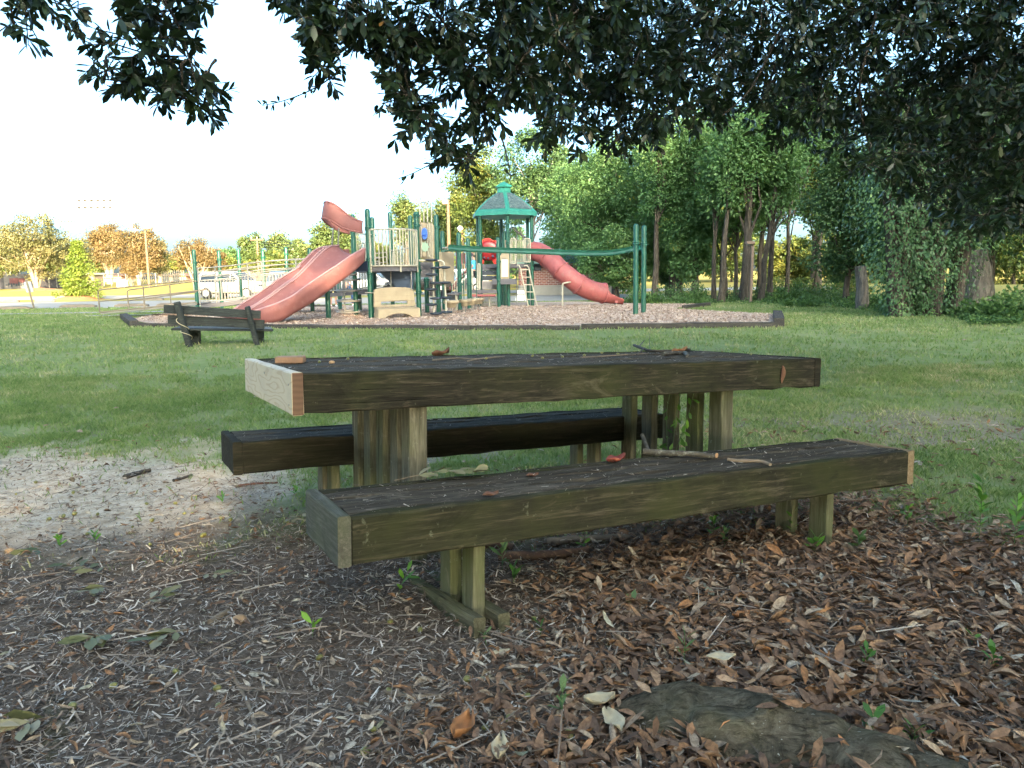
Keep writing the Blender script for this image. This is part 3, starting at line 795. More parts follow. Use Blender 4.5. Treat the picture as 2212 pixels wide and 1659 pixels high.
ramp_rail(-.03, (.74, .86, .98), M_galv)
ramp_rail(1.3, (.74, .90, 1.05), M_galv)
def hrail(lines, post_, Yb, m=M_rail):
    mb = MB()
    for ln in lines: mb.tube(ln, .021, 8)
    for (a_, b_) in post_: mb.tube([a_, b_], .021, 8)
    return mb.build('handrail', m, ramp_o)
def zd(x, y, Y): return at(x*.2232, 384+y*.2232, Y)
hrail([[zd(965, 1300, 23.2), zd(948, 1100, 23.2), zd(965, 1085, 23.2), zd(1400, 1040, 23.2), zd(1870, 985, 23.2)],
       [zd(960, 1195, 23.2), zd(1400, 1150, 23.2), zd(1870, 1098, 23.2), zd(2000, 1080, 23.2)], [zd(965, 1303, 23.2), zd(1570, 1240, 23.2), zd(1900, 1205, 23.2)]],
      [(zd(1385, 1040, 23.2), zd(1400, 1275, 23.2))], 23.2)
hrail([[zd(1247, 1285, 24.6), zd(1232, 1100, 24.6), zd(1250, 1085, 24.6), zd(1640, 1033, 24.6), zd(1900, 1000, 24.6)],
       [zd(1240, 1190, 24.6), zd(1640, 1138, 24.6), zd(1900, 1105, 24.6)], [zd(1247, 1283, 24.6), zd(1660, 1235, 24.6)]],
      [(zd(1642, 1035, 24.6), zd(1655, 1225, 24.6))], 24.6)
mb = MB()
a_ = [zd(965, 1303, 23.3), zd(1570, 1243, 23.3), zd(1900, 1208, 23.3)]
rows = [[p+np.array([0, .05, -.06]), p+np.array([0, .05, -.02]), p+np.array([0, 1.2, -.02]), p+np.array([0, 1.2, -.06])] for p in a_]
mb.grid(rows, sm=False, closed=True); mb.build('ramp_lead_in', M_conc, ramp_o)

# spiral ring climber behind the slide
Yc = 21.9
mb = MB(); cpt = zr1(765, 500, Yc)
mb.tube([zr1(745, 130, Yc), zr1(782, 940, Yc)], .022, 8)
for y_, x1, x2 in ((150, 700, 1000), (250, 680, 1065), (458, 615, 1085), (655, 630, 1085), (870, 625, 1095)):
    c_ = zr1((x1+x2)/2, y_, Yc+.1); rad = np.linalg.norm(zr1(x2, y_, Yc)-zr1(x1, y_, Yc))/2
    mb.tube([c_+np.array([rad*math.cos(t), .32*math.sin(t), .015*math.sin(t)]) for t in np.linspace(0, 2*math.pi, 20)[:-1]], .028, 8, closed=True)
tag(mb.build('ring_climber', M_galv, play), 'grey ring climber behind the double slide')

# panel with blue wheel, hoops, plaque
Yp = 20.7
pn = MB(); pn.prism([za(1172, 870, Yp), za(1172, 560, Yp), za(1190, 535, Yp), za(1300, 540, Yp+.2), za(1325, 565, Yp+.25), za(1328, 880, Yp+.25)], (0, .05, 0))
pnl = tag(pn.build('play_panel', M_tan, play, bevel=.01), 'tan play panel with a blue turning disc')
mb = MB(); c_ = za(1237, 640, Yp-.06)
ring_ = [c_+np.array([.075*math.cos(t), -.02, .15*math.sin(t)]) for t in np.linspace(0, 2*math.pi, 24)[:-1]]
mb.prism(ring_, (0, .06, 0)); mb.build('turning_disc', M_blue, pnl)
mb = MB(); mb.lathe(c_+np.array([0, -.04, 0]), [(.05, 0), (.05, .04)], 12, ax=(0, -1, 0)); mb.build('disc_knob', M_blue, pnl)
for (x, y, r_) in ((1240, 765, .10), (1235, 830, .05)):
    mb = MB(); q = za(x, y, Yp-.03); rr_ = [q+np.array([(r_+.018*math.cos(9*t))*math.cos(t), 0, (r_+.018*math.cos(9*t))*1.25*math.sin(t)]) for t in np.linspace(0, 2*math.pi, 73)[:-1]]
    mb.prism(rr_, (0, .02, 0)); mb.build('gear', M_gear if r_ > .06 else M_tan, pnl)
for i, x in enumerate((1183, 1207, 1268, 1287, 1306)):
    mb = MB(); mb.tube([za(x, 545, Yp-.05+.05*i*.5), za(x, 862, Yp-.05+.05*i*.5)], .017, 6); mb.build('bar', M_cream, pnl)
for (x1, x2, dy) in ((1197, 1262, 0), (1232, 1301, .3)):
    mb = MB(); Yh = Yp+dy; xm = (x1+x2)/2; hw = (x2-x1)/2
    mb.tube([za(x1, 535, Yh), za(x1-4, 400, Yh)]+[za(xm-hw*math.cos(t), 385-45*math.sin(t), Yh) for t in np.linspace(.15, math.pi-.15, 9)]+[za(x2, 400, Yh), za(x2+3, 535, Yh)], .02, 8); mb.build('hoop', M_cream, pnl)
mb = MB(); mb.prism([za(1190, 905, Yp-.1), za(1320, 905, Yp), za(1318, 1045, Yp), za(1190, 1045, Yp-.1)], (0, .04, 0))
mb.prism([za(1205, 922, Yp-.11), za(1305, 922, Yp-.01), za(1303, 1030, Yp-.01), za(1205, 1030, Yp-.11)], (0, .02, 0))
mb.build('plaque', M_grey, play)
mb = MB(); mb.prism([za(1372, 812, 21.6), za(1395, 810, 21.6), za(1397, 1105, 21.6), za(1374, 1105, 21.6)], (.3, .6, 0)); mb.build('side_panel', M_tan, play)

# two disc climbers
for (arm, pole, ds, Yd) in (([(1185, 890), (1290, 893), (1312, 905), (1320, 935)], (1322, 1395), (885, 958, 1022, 1100, 1160, 1243, 1300, 1385), 20.3),
                            ([(1325, 893), (1395, 893), (1415, 908), (1420, 940)], (1440, 1390), (955, 1096, 1236, 1372), 20.4)):
    mb = MB(); mb.tube([za(x, y, Yd) for x, y in arm]+[za(pole[0], pole[1], Yd)], .026, 8)
    pc = tag(mb.build('disc_climber', M_cream, play), 'cream pole with black foot discs')
    for i, y_ in enumerate(ds):
        x_ = arm[-1][0]+(pole[0]-arm[-1][0])*(y_-arm[-1][1])/(pole[1]-arm[-1][1])
        q = za(x_, y_, Yd); mb = MB()
        q = q+np.array([(.06 if i % 2 else -.05) if len(ds) > 5 else 0, 0, 0])
        mb.lathe(q, [(.05, -.04), (.155, -.02), (.16, .0), (.15, .02), (.05, .03)], 16); mb.build('foot_disc', M_black, pc)

# low transfer deck and stepping pods
mb = MB(); mb.prism([zr2(525, 1180, 22.2), zr2(685, 1172, 22.2), zr2(685, 1200, 22.2), zr2(525, 1205, 22.2)], (0, 1.1, 0)); mb.build('low_deck', M_grey, play)
mb = MB(); mb.prism([zr2(530, 1206, 22.3), zr2(665, 1203, 22.3), zr2(660, 1262, 22.3), zr2(560, 1270, 22.3)], (0, .9, 0)); mb.build('deck_apron', M_black, play)
mb = MB(); mb.prism([zr2(300, 1135, 22.6), zr2(470, 1135, 22.6), zr2(470, 1225, 22.6), zr2(300, 1215, 22.6)], (0, .5, 0)); mb.build('low_deck', M_grey, play)
for (x, y, s_, Yq) in ((588, 1300, 1.15, 21.9), (765, 1285, .9, 23), (850, 1275, .9, 23.8), (905, 1265, .9, 24.4), (955, 1262, .85, 25)):
    q = zr2(x, y, Yq); mb = MB(); g_ = float(tz(q[0], q[1]))
    mb.lathe(q, [(.09*s_, -.14), (.12*s_, -.12), (.12*s_, -.05), (.19*s_, -.02), (.20*s_, .02), (.185*s_, .06), (.05, .065)], 18)
    pd = mb.build('stepping_pod', M_tan, play)
    mb = MB(); mb.tube([q-np.array([0, 0, .14]), (q[0]+.02, q[1], g_)], .018, 6); mb.build('pod_stem', M_galv, pd)
for (x, y1, y2, Yq) in ((1195-0, 0, 0, 0),):
    pass
for (x, y1, y2, Yq) in ((588, 640, 1160, 22.6), (748, 640, 1262, 23), (845, 640, 1250, 23.8), (912, 640, 1245, 24.4)):
    mb = MB(); mb.tube([zr2(x-6, y1, Yq), zr2(x+6, y2, Yq)], .016, 6); mb.build('hanging_bar', M_green, play)
for (x, y1, y2, Yq) in ((647, 1200, 1400, 22.2), (868, 1330, 1378, 24), (663, 1210, 1390, 22.3)):
    mb = MB(); mb.tube([zr2(x, y1, Yq), zr2(x, y2, Yq)], .02, 6); mb.build('deck_leg', M_cream, play)

# overhead beams: the long track beam and the thinner one beneath
bm = resample([zb(36, 766, 21.3), zb(200, 778, 21.5), zb(500, 793, 21.7), zb(800, 802, 21.8), zb(1100, 814, 21.9), zb(1400, 822, 21.9), zb(1560, 818, 21.9), zb(1680, 798, 21.9), zb(1770, 776, 21.85), zb(1850, 768, 22.2)], 40)
mb = MB(); rows = []
for p in bm:
    rows.append([p+np.array([0, -.055, .07]), p+np.array([0, .055, .07]), p+np.array([0, .06, 0]), p+np.array([0, .055, -.085]), p+np.array([0, -.055, -.085]), p+np.array([0, -.065, -.05]), p+np.array([0, -.04, 0])])
mb.grid(rows, sm=False, closed=True); mb.add(rows[0], [tuple(range(7))]); mb.add(rows[-1], [tuple(range(7))[::-1]])
tag(mb.build('track_beam', M_green, play), 'long curved green overhead beam')
mb = MB(); mb.tube([zb(0, 800, 22.2), zb(110, 797, 22.3), zb(300, 803, 23), zb(520, 808, 24)], .03, 8); mb.build('overhead_bar', M_green, play)
mb = MB(); mb.tube([zb(-20, 775, 21.3), zb(40, 770, 21.3)], .025, 8); mb.build('beam_bracket', M_galv, play)

# ---- roofed tower
TC = at(1092, 661.5, 28.6); TC[2] = float(tz(TC[0], TC[1]))
def hexp(r, z, k, th0=6.5):
    t = R(th0+60*k); return np.array([TC[0]+r*math.sin(t), TC[1]-r*math.cos(t), z])
def z_at(py, Y): return float(at(1092, py, Y)[2])
zrim = z_at(463.5, 27.5)
for k in range(6):
    b = hexp(1.06, 0, k); g_ = float(tz(b[0], b[1])); mb = MB()
    mb.lathe((b[0], b[1], 0), [(.062, g_-.1), (.062, zrim+.05)], 14); po = mb.build('post', M_green, play)
    for zz in (1.6, 2.35):
        mb = MB(); mb.lathe((b[0], b[1], 0), [(.064, zz-.05), (.078, zz-.045), (.078, zz-.02), (.07, zz), (.078, zz+.02), (.078, zz+.045), (.064, zz+.05)], 14); mb.build('clamp', M_green, po)
zl = zrim+.14; zk = z_at(416.5, 28.6)
mb = MB()
rows = [[hexp(1.20, zrim, k) for k in range(6)], [hexp(1.27, zrim, k) for k in range(6)], [hexp(1.25, zl, k) for k in range(6)]]
for t in (.25, .5, .75, 1):
    rr_ = 1.25+(.27-1.25)*t; zz = zl+(zk-zl)*(t+.10*math.sin(math.pi*t)); rows.append([hexp(rr_, zz, k) for k in range(6)])
mb.grid(rows, sm=False, closed=True)
mb.add([hexp(1.2, zrim, k) for k in range(6)], [tuple(range(6))])
roof = tag(mb.build('tower_roof', M_roofg, play), 'six sided green tower roof with faded shingle panels and a small cupola')
M_shing = painted('faded_shingle', (.09, .125, .12), .6, .3, (.07, .10, .11), sc_=2.)
def shing():
    m = M_shing; v = coords(m, (1, 1, 1.5)); vo = N(m, 'ShaderNodeTexVoronoi'); vo.inputs['Scale'].default_value = 11; L(m, v, vo.inputs['Vector']); bump(m, vo.outputs['Distance'], .04, .8)
    b_ = P(m).inputs['Base Color']; src = b_.links[0].from_socket
    L(m, mix(m, ramp(m, vo.outputs['Distance'], [(.3, (0,)*3), (.62, (.7,)*3)]).outputs[0], src, (.04, .07, .075)), b_)
shing()
for k in range(6):
    rows = []
    for t in np.linspace(.07, .93, 9):
        rr_ = 1.25+(.27-1.25)*t; zz = zl+(zk-zl)*(t+.10*math.sin(math.pi*t))+.012
        a_, b_ = hexp(rr_, zz, k), hexp(rr_, zz, k+1); mg = .09*1.2/ (rr_*1.0+.2)
        mg = min(mg, .3)
        rows.append([a_+(b_-a_)*s_ for s_ in np.linspace(mg, 1-mg, 5)])
    mb = MB(); mb.grid(rows, sm=False); mb.build('shingle_panel', M_shing, roof, solid=.008)
mb = MB()
zn = z_at(405.5, 28.6); ze = z_at(403.5, 28.6)
rows = [[hexp(.27, zk-.03, k) for k in range(6)], [hexp(.255, zn, k) for k in range(6)], [hexp(.32, zn, k) for k in range(6)], [hexp(.325, zn+.05, k) for k in range(6)], [hexp(.29, zn+.075, k) for k in range(6)], [hexp(.05, z_at(393, 28.6), k) for k in range(6)], [hexp(.005, z_at(392.4, 28.6), k) for k in range(6)]]
mb.grid(rows, sm=False, closed=True); mb.build('cupola', M_roofg, roof)
# tower deck
dz = z_at(573.5, 28)
mb = MB(); mb.prism([hexp(1.05, dz-.08, k) for k in range(6)], (0, 0, .13)); mb.build('deck', M_grey, play)
# bubble panel (bright red) on the left front face
mb = MB()
Yr = 28.1
prof = [(345, 925), (345, 720), (352, 700), (375, 685), (405, 680), (430, 688), (450, 703), (485, 703), (485, 925), (462, 925), (440, 880), (415, 865), (385, 870), (368, 900), (362, 925)]
mb.prism([zb(x, y, Yr) for x, y in prof], (.02, .06, 0))
rp_ = tag(mb.build('tunnel_panel', M_bright, play, bevel=.01), 'bright red tunnel entrance panel')
mb = MB(); q = zb(415, 800, Yr-.02)
mb.lathe(q, [(.33, .02), (.36, -.02), (.33, -.05), (.22, -.07), (.12, -.075)], 24, ax=(0, 1, 0)); mb.build('tunnel_dome', painted('deep_red_plastic', (.25, .012, .015), .25, .2), rp_)
mb = MB()
for (x, y, r_) in ((372, 862, .035), (408, 868, .04), (452, 850, .05)):
    mb.lathe(zb(x, y, Yr-.12), [(r_, 0), (r_, .03)], 12, ax=(0, 1, 0)); mb.build('window_hole', M_navy, rp_); mb = MB()
# stairs / riser panels below it
for i, (y1, y2) in enumerate(((932, 978), (983, 1027), (1032, 1077))):
    mb = MB(); mb.prism([zb(350, y1, 27.9-.12*i), zb(484, y1, 27.9-.12*i), zb(484, y2, 27.9-.12*i), zb(356, y2, 27.9-.12*i)], (0, .25, 0)); so_ = mb.build('stair_riser', M_black if i else M_grey, play)
    for xx in (380, 455):
        mb = MB(); mb.lathe(zb(xx, y1+10, 27.88-.12*i), [(.014, 0), (.014, .015)], 8, ax=(0, -1, 0)); mb.build('bolt', M_galv, so_)
mb = MB(); mb.prism([zb(350, 1082, 27.5), zb(486, 1082, 27.5), zb(486, 1160, 27.5), zb(350, 1160, 27.5)], (0, .3, 0)); mb.build('stair_riser', painted('worn_grey_panel', (.22, .20, .19), .6, .3), play)
mb = MB(); mb.prism([zb(255, 1165, 27.0), zb(488, 1165, 27.0), zb(488, 1198, 27.0), zb(255, 1198, 27.0)], (0, .6, 0)); mb.build('stair_tread', M_grey, play)
mb = MB(); mb.prism([zb(252, 1207, 26.7), zb(478, 1207, 26.7), zb(474, 1228, 26.7), zb(256, 1228, 26.7)], (0, .45, 0)); sb_ = mb.build('red_seat', M_tube, play, bevel=.02)
for x_ in (265, 419):
    mb = MB(); mb.tube([zb(x_, 1228, 26.9), zb(x_, 1338, 26.9)], .032, 8); mb.build('leg', M_cream, sb_)
# lattice screen
mb = MB(); x0_, x1_, y0_, y1_ = 345, 485, 1228, 1312
c00 = zb(x0_, y1_, 27.4); Wd = zb(x1_, y1_, 27.4)[0]-c00[0]; Hd = zb(x0_, y0_, 27.4)[2]-c00[2]
st_ = .075
for sg in (1, -1):
    for i in range(-int(Hd/st_)-1, int(Wd/st_)+1):
        a0 = i*st_; pts_ = []
        for t in np.linspace(0, Hd, 30):
            xq = a0+t if sg > 0 else a0+Hd-t
            if 0 <= xq <= Wd: pts_.append((xq, t))
        if len(pts_) > 2:
            p, q = pts_[0], pts_[-1]
            mb.tube([c00+np.array([p[0], .006*sg, p[1]]), c00+np.array([q[0], .006*sg, q[1]])], .009, 4)
mb.tube([c00, c00+np.array([Wd, 0, 0]), c00+np.array([Wd, 0, Hd]), c00+np.array([0, 0, Hd])], .014, 4, closed=True)
mb.build('lattice_screen', M_cream, play)
# tan message panel
mb = MB(); mb.prism([zb(518, 1072, 27.2), zb(518, 850, 27.2), zb(540, 818, 27.2), zb(600, 818, 27.2), zb(606, 850, 27.2), zb(606, 1072, 27.2)], (0, .06, 0)); tp = mb.build('door_panel', M_tan, play, bevel=.01)
mb = MB(); mb.prism([zb(532, 1045, 27.16), zb(532, 880, 27.16), zb(592, 880, 27.16), zb(592, 1045, 27.16)], (0, .05, 0)); mb.build('inset', painted('pale_tan', (.60, .54, .42), .5, .08), tp)
mb = MB(); mb.tube([zb(535, 868, 27.15), zb(575, 868, 27.15)], .012, 6); mb.build('latch', M_galv, tp)
mb = MB(); mb.box(zb(560, 1088, 27.3), (.85, .3, .2), bev=.01); mb.build('panel_base', M_grey, play)
mb = MB(); mb.prism([zb(565, 700, 28), zb(583, 700, 28), zb(583, 780, 28), zb(565, 780, 28)], (0, .05, 0)); mb.build('side_panel', M_tan, play)
# tower guard rails
def loopbars(x1, x2, y1, y2, Yb, n, m=M_cream):
    mb = MB()
    mb.tube([zb(x1, y2, Yb), zb(x1, y1+14, Yb), zb(x1+8, y1+3, Yb), zb((x1+x2)/2, y1, Yb), zb(x2-10, y1+3, Yb), zb(x2, y1+16, Yb), zb(x2, y2, Yb)], .025, 8)
    for i in range(n):
        x_ = x1+(x2-x1)*(i+1)/(n+1); mb.tube([zb(x_, y1+4, Yb), zb(x_, y2-3, Yb)], .014, 6)
    mb.tube([zb(x1, y2, Yb), zb(x2, y2, Yb)], .02, 6)
    return mb.build('guard_rail', m, play)
loopbars(620, 665, 682, 920, 27.7, 2); loopbars(742, 800, 686, 905, 27.9, 3)
bars('guard_rail', zb(672, 700, 29.3), zb(745, 700, 29.3), float(zb(700, 703, 29.3)[2]), float(zb(700, 900, 29.3)[2]), 6)
bars('guard_rail', zb(600, 700, 29.6), zb(800, 700, 29.6), float(zb(700, 706, 29.6)[2]), float(zb(700, 900, 29.6)[2]), 10)
# ladders
mb = MB(); Yl = 27.3
mb.tube([zb(675, 935, Yl), zb(695, 938, Yl), zb(706, 960, Yl), zb(783, 1322, Yl)], .024, 8); mb.tube([zb(742, 940, Yl+.1), zb(770, 936, Yl+.1), zb(786, 955, Yl+.1), zb(864, 1322, Yl+.1)], .024, 8)
for y_ in (976, 1046, 1116, 1184, 1254): 
    t = (y_-960)/362; mb.tube([zb(706+77*t, y_, Yl), zb(786+78*t, y_, Yl+.1)], .02, 6)
tag(mb.build('ladder', M_cream, play), 'cream ladder leaning on the tower deck')
mb = MB(); Yl = 29.6
mb.tube([zb(676, 1300, Yl), zb(674, 620, Yl), zb(668, 595, Yl), zb(645, 580, Yl), zb(620, 585, Yl), zb(612, 620, Yl)], .022, 8)
for y_ in (990, 1070, 1140, 1210, 1270): mb.tube([zb(622, y_, Yl), zb(740, y_, Yl), zb(755, y_-14, Yl)], .017, 6)
mb.build('hoop_ladder', M_galv, play)

# tube slide
path = resample([zb(815, 800, 28.3), zb(880, 812, 28.1), zb(950, 852, 27.9), zb(1020, 915, 27.7), zb(1090, 990, 27.5), zb(1160, 1045, 27.4), zb(1240, 1105, 27.4), zb(1330, 1155, 27.5), zb(1410, 1183, 27.6), zb(1482, 1196, 27.7)], 60)
mb = MB(); mb.tube(list(path), .335, 24, cap=False)
ts = tag(mb.build('tube_slide', M_tube, play, solid=.015), 'red enclosed tube slide running down from the tower')
for i in (14, 27, 41, 59):
    mb = MB(); p = path[i]; t = nrm(path[min(i+1, 59)]-path[i-1])
    mb.lathe(p, [(.34, -.03), (.375, -.025), (.375, .025), (.34, .03)], 28, ax=t)
    mb.build('joint_ring', M_tube, ts)
    # open ring: drop the caps
    me = ts.children[-1].data
# the exit scoop
rows = []
for s_ in np.linspace(0, 1, 16):
    c_ = zb(1484+175*s_, 1196+4*s_, 27.75+.1*s_); r_ = []
    opening = -.95+(2.15)*smooth(s_, 0, .75)     # where the side walls stop, measured from the top
    top = math.pi/2-max(0, 0)+0
    cut = float(np.interp(s_, [0, .12, .3, .65, 1], [.02, 1.0, 1.62, 1.92, 2.15]))
    for k_ in np.linspace(cut, 2*math.pi-cut, 22):
        rad = .335*(1+.10*s_)
        r_.append(c_+np.array([0, rad*math.sin(k_), rad*math.cos(k_)]))
    rows.append(r_)
mb = MB(); mb.grid(rows); sc_o = mb.build('exit_scoop', M_tube, ts, solid=.02)
mb = MB(); mb.tube([r_[0] for r_ in rows]+[rows[-1][i] for i in range(1, 22)]+[r_[-1] for r_ in rows[::-1]], .022, 8); mb.build('scoop_rim', M_tube, sc_o)
mb = MB(); mb.tube([zb(1180, 1090, 27.1), zb(1130, 1100, 27.1), zb(1106, 1105, 27.1), zb(1102, 1130, 27.1), zb(1102, 1312, 27.1)], .03, 8); mb.build('support_leg', M_cream, ts)
mb = MB(); mb.tube([zb(1602, 1262, 27.7), zb(1605, 1312, 27.7)], .03, 8); mb.build('support_leg', M_white, ts)
mb = MB(); mb.box(zb(1603, 1272, 27.6), (.12, .12, .12), bev=.01); mb.build('foot_block', M_tube, ts)

# small back slide with stairs, left of the tower
mb = MB(); mb.tube([zr2(712, 655, 29.5), zr2(712, 760, 29.5), zr2(722, 800, 29.5)], .17, 14); mb.build('slide_hood', M_red, play)
mb = MB(); mb.prism([zr2(822, 645, 28.9), zr2(895, 645, 28.9), zr2(895, 705, 28.9), zr2(830, 705, 28.9)], (0, .05, 0)); pk = mb.build('entrance_panel', M_red, play, bevel=.01)
mb = MB(); mb.lathe(zr2(850, 675, 28.85), [(.06, 0), (.06, .02)], 12, ax=(0, -1, 0)); mb.build('panel_hole', M_black, pk)
sl_ = resample([zr2(800, 905, 29), zr2(740, 970, 28.8), (zr2(680, 1045, 28.6)), zr2(620, 1120, 28.4), zr2(565, 1150, 28.3)], 20)
mb = MB(); mb.grid([[p+np.array([0, -.0, .16]), p+np.array([0, .02, 0]), p+np.array([0, .5, 0]), p+np.array([0, .52, .16])] for p in sl_]); mb.build('small_slide', M_red, play, solid=.02)
mb = MB(); mb.prism([p+np.array([.1, -.3, -.05]) for p in sl_]+[sl_[-1]+np.array([.3, -.3, -.2]), sl_[0]+np.array([.1, -.3, -.45])], (0, .04, 0)); mb.build('stair_stringer', M_grey, play)
for (x, y1, y2) in ((602, 1060, 1150), (632, 1030, 1165), (662, 1010, 1165), (735, 1000, 1200), (765, 960, 1190), (790, 930, 1170)):
    mb = MB(); mb.tube([zr2(x, y1, 27.9), zr2(x, y2, 27.9)], .016, 6); mb.build('stair_bar', M_cream, play)
mb = MB(); mb.tube([zr2(598, 1150, 27.9), zr2(600, 1070, 27.9), zr2(625, 1035, 27.9), zr2(660, 1005, 27.9), zr2(725, 960, 27.9), zr2(795, 915, 27.9)], .022, 8); mb.build('stair_rail', M_cream, play)
for (x1, y1, x2, y2, Yq) in ((842, 862, 865, 1135, 27.3), (932, 790, 965, 1130, 27.2)):
    mb = MB(); xm = (x1+x2)/2
    mb.tube([zr2(x1, y2, Yq), zr2(x1, y1+20, Yq), zr2(x1+8, y1, Yq), zr2(x2-6, y1+5, Yq), zr2(x2, y1+35, Yq), zr2(x2-4, y2, Yq)], .024, 8); mb.tube([zr2(xm, y1+8, Yq), zr2(xm, y2, Yq)], .016, 6)
    mb.build('grab_rail', M_cream, play)
mb = MB(); mb.prism([zr2(878, 650, 28.2), zr2(925, 650, 28.2), zr2(925, 940, 28.2), zr2(895, 940, 28.2), zr2(880, 760, 28.2)], (0, .04, 0)); mb.build('side_panel', M_tan, play)

# ------------------------------------------------------------------ timber edging (each timber a thing)
EDG = 'timbers edging the mulch bed'
def timber(p, q, h, label, wdt=.13, lift=0, group=EDG):
    p = np.array(p, float); q = np.array(q, float); L_ = np.linalg.norm((q-p)[:2]); c_ = (p+q)/2
    yaw = math.atan2(q[1]-p[1], q[0]-p[0])
    mb = MB(); nseg = max(2, int(L_/.4)); rows = []
    for i in range(nseg+1):
        t = -L_/2+L_*i/nseg; j = lambda: random.gauss(0, .005)
        xx, yy = c_[0]+t*math.cos(yaw), c_[1]+t*math.sin(yaw); g_ = float(tz(xx, yy))-float(tz(c_[0], c_[1]))
        rows.append([(t, -wdt/2+j(), g_-.06), (t, -wdt/2+j(), g_+h-.012+j()), (t, -wdt/2+.012, g_+h+j()), (t, wdt/2-.012, g_+h+j()), (t, wdt/2+j(), g_+h-.012), (t, wdt/2, g_-.06)])
    mb.grid(rows, sm=False, closed=True); mb.add(rows[0], [tuple(range(6))]); mb.add(rows[-1], [tuple(range(6))[::-1]])
    o = mb.build('edging_timber', M_timber, None); o.location = (c_[0], c_[1], float(tz(c_[0], c_[1]))+lift); o.rotation_euler = (0, 0, yaw)
    return tag(o, label, 'landscape timber', group)
P_ = gnd
e0, e1 = P_(262, 690), P_(283, 706)
timber(P_(268, 688), P_(290, 706), .15, 'short pale edging timber angled at the far left corner of the mulch bed', .2)
fr = [P_(292, 706), P_(560, 708.5), P_(790, 711.5), P_(1020, 712.5), P_(1253, 712.5)]
labs = ['long edging timber behind the park bench along the front of the mulch bed', 'edging timber in front of the double slide foot', 'edging timber in front of the tan climber panel', 'edging timber in front of the tower, ending at the step in the edge']
for a_, b_, l_ in zip(fr[:-1], fr[1:], labs): timber(a_, b_-(b_-a_)*.006, .085, l_)
timber(P_(1256, 711), P_(1480, 708.5), .10, 'raised edging timber starting at the step, in front of the twin posts', .14)
timber(P_(1482, 708.5), P_(1690, 707), .10, 'raised edging timber at the right front corner of the mulch bed', .14)
timber(P_(1683, 704.5), P_(1679, 683), .15, 'dark end timber closing the right side of the mulch bed', .2)
timber(P_(1478, 668), P_(1530, 661), .12, 'short dark edging timber at the far right tip of the mulch bed', .16)
timber(P_(655, 664), P_(735, 663.5), .10, 'edging timber behind the double slide at the back of the bed')

# ------------------------------------------------------------------ park bench seen from behind
bq = gnd(448, 748)
pb_ = empty('park_bench', bq, 'dark wooden park bench seen from behind, facing the playground', 'bench')
Yb = bq[1]
def slat(x1, y1, x2, y2, hh, d, m, name, Y1=Yb, dy=.1, thick=.04):
    a_, b_ = at(x1, y1, Y1), at(x2, y2, Y1+dy); u_ = nrm(b_-a_); c_ = (a_+b_)/2
    n_ = nrm(np.cross(u_, [0, 0, 1.])); n_[2] = 0
    mb = MB(); up_ = nrm(np.cross(n_, u_))*(1 if np.cross(n_, u_)[2] > 0 else -1)
    mb.box(c_, (np.linalg.norm(b_-a_), thick, hh), ax=(u_, n_, up_), bev=.006)
    return mb.build(name, m, pb_)
slat(354, 667, 563, 680, .135, 0, M_benchwood, 'back_slat', Yb+.0)
slat(363, 690, 571, 701, .145, 0, M_benchwood, 'back_slat', Yb+.07)
for i in range(4):
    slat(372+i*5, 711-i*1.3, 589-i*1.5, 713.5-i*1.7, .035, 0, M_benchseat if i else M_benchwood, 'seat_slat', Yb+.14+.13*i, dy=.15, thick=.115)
def stub(x1, y1, x2, y2, Y1, Y2, w_, t_, name='leg', m=M_benchwood):
    a_, b_ = at(x1, y1, Y1), at(x2, y2, Y2); b_[2] = min(b_[2], float(tz(b_[0], b_[1]))-.02) if y2 > 740 else b_[2]
    u_ = nrm(b_-a_); n_ = nrm(np.cross(u_, [1, 0, 0.])); s_ = np.cross(n_, u_)
    mb = MB(); mb.box((a_+b_)/2, (np.linalg.norm(b_-a_), w_, t_), ax=(u_, n_, s_), bev=.012); return mb.build(name, m, pb_)
stub(382, 652, 410, 748, Yb-.06, Yb-.02, .10, .085, 'back_leg'); stub(534, 662, 556, 748, Yb+.04, Yb+.12, .10, .07, 'back_leg')
stub(418, 713, 420, 748, Yb+.42, Yb+.42, .12, .20, 'front_leg'); stub(562, 713, 561, 748, Yb+.55, Yb+.55, .12, .10, 'front_leg')
stub(398, 722, 424, 722, Yb+.02, Yb+.5, .13, .05, 'seat_support'); stub(546, 722, 568, 722, Yb+.14, Yb+.6, .13, .05, 'seat_support')
mb = MB(); pts_ = []
for t in np.linspace(0, 5*math.pi, 60):
    f_ = t/(5*math.pi); q = at(384+26*(.15+f_*.75), 652+96*(.30+f_*.62), Yb-.04); pts_.append(q+np.array([.075*math.cos(t), .09*math.sin(t), .03*math.sin(t*.7)]))
mb.tube(pts_, .006, 5); tag(mb.build('rope', M_rope), 'thin pale rope wound round the left leg of the park bench', 'rope')

# ------------------------------------------------------------------ trees and foliage
LEAF4 = np.array([[0, 0, 0], [.5, -.32, .08], [1, 0, 0], [.5, .32, .08]])
LEAF8 = np.array([[0, 0, 0], [.35, .145, .03], [.70, .18, .03], [1, 0, -.02], [.70, -.18, .03], [.35, -.145, .03], [.35, 0, 0], [.72, 0, -.01]])
LEAFB = np.array([[0, 0, 0], [.16, .07, .02], [.38, .145, .03], [.62, .155, .03], [.82, .105, .015], [1, 0, -.02], [.82, -.105, .015], [.62, -.155, .03], [.38, -.145, .03], [.16, -.07, .02], [.38, 0, -.005], [.62, 0, -.01], [.16, 0, 0], [.82, 0, -.012]])
FB = [[0, 9, 12, 1], [9, 8, 10, 12], [1, 12, 10, 2], [8, 7, 11, 10], [2, 10, 11, 3], [7, 6, 13, 11], [3, 11, 13, 4], [6, 5, 4, 13]]
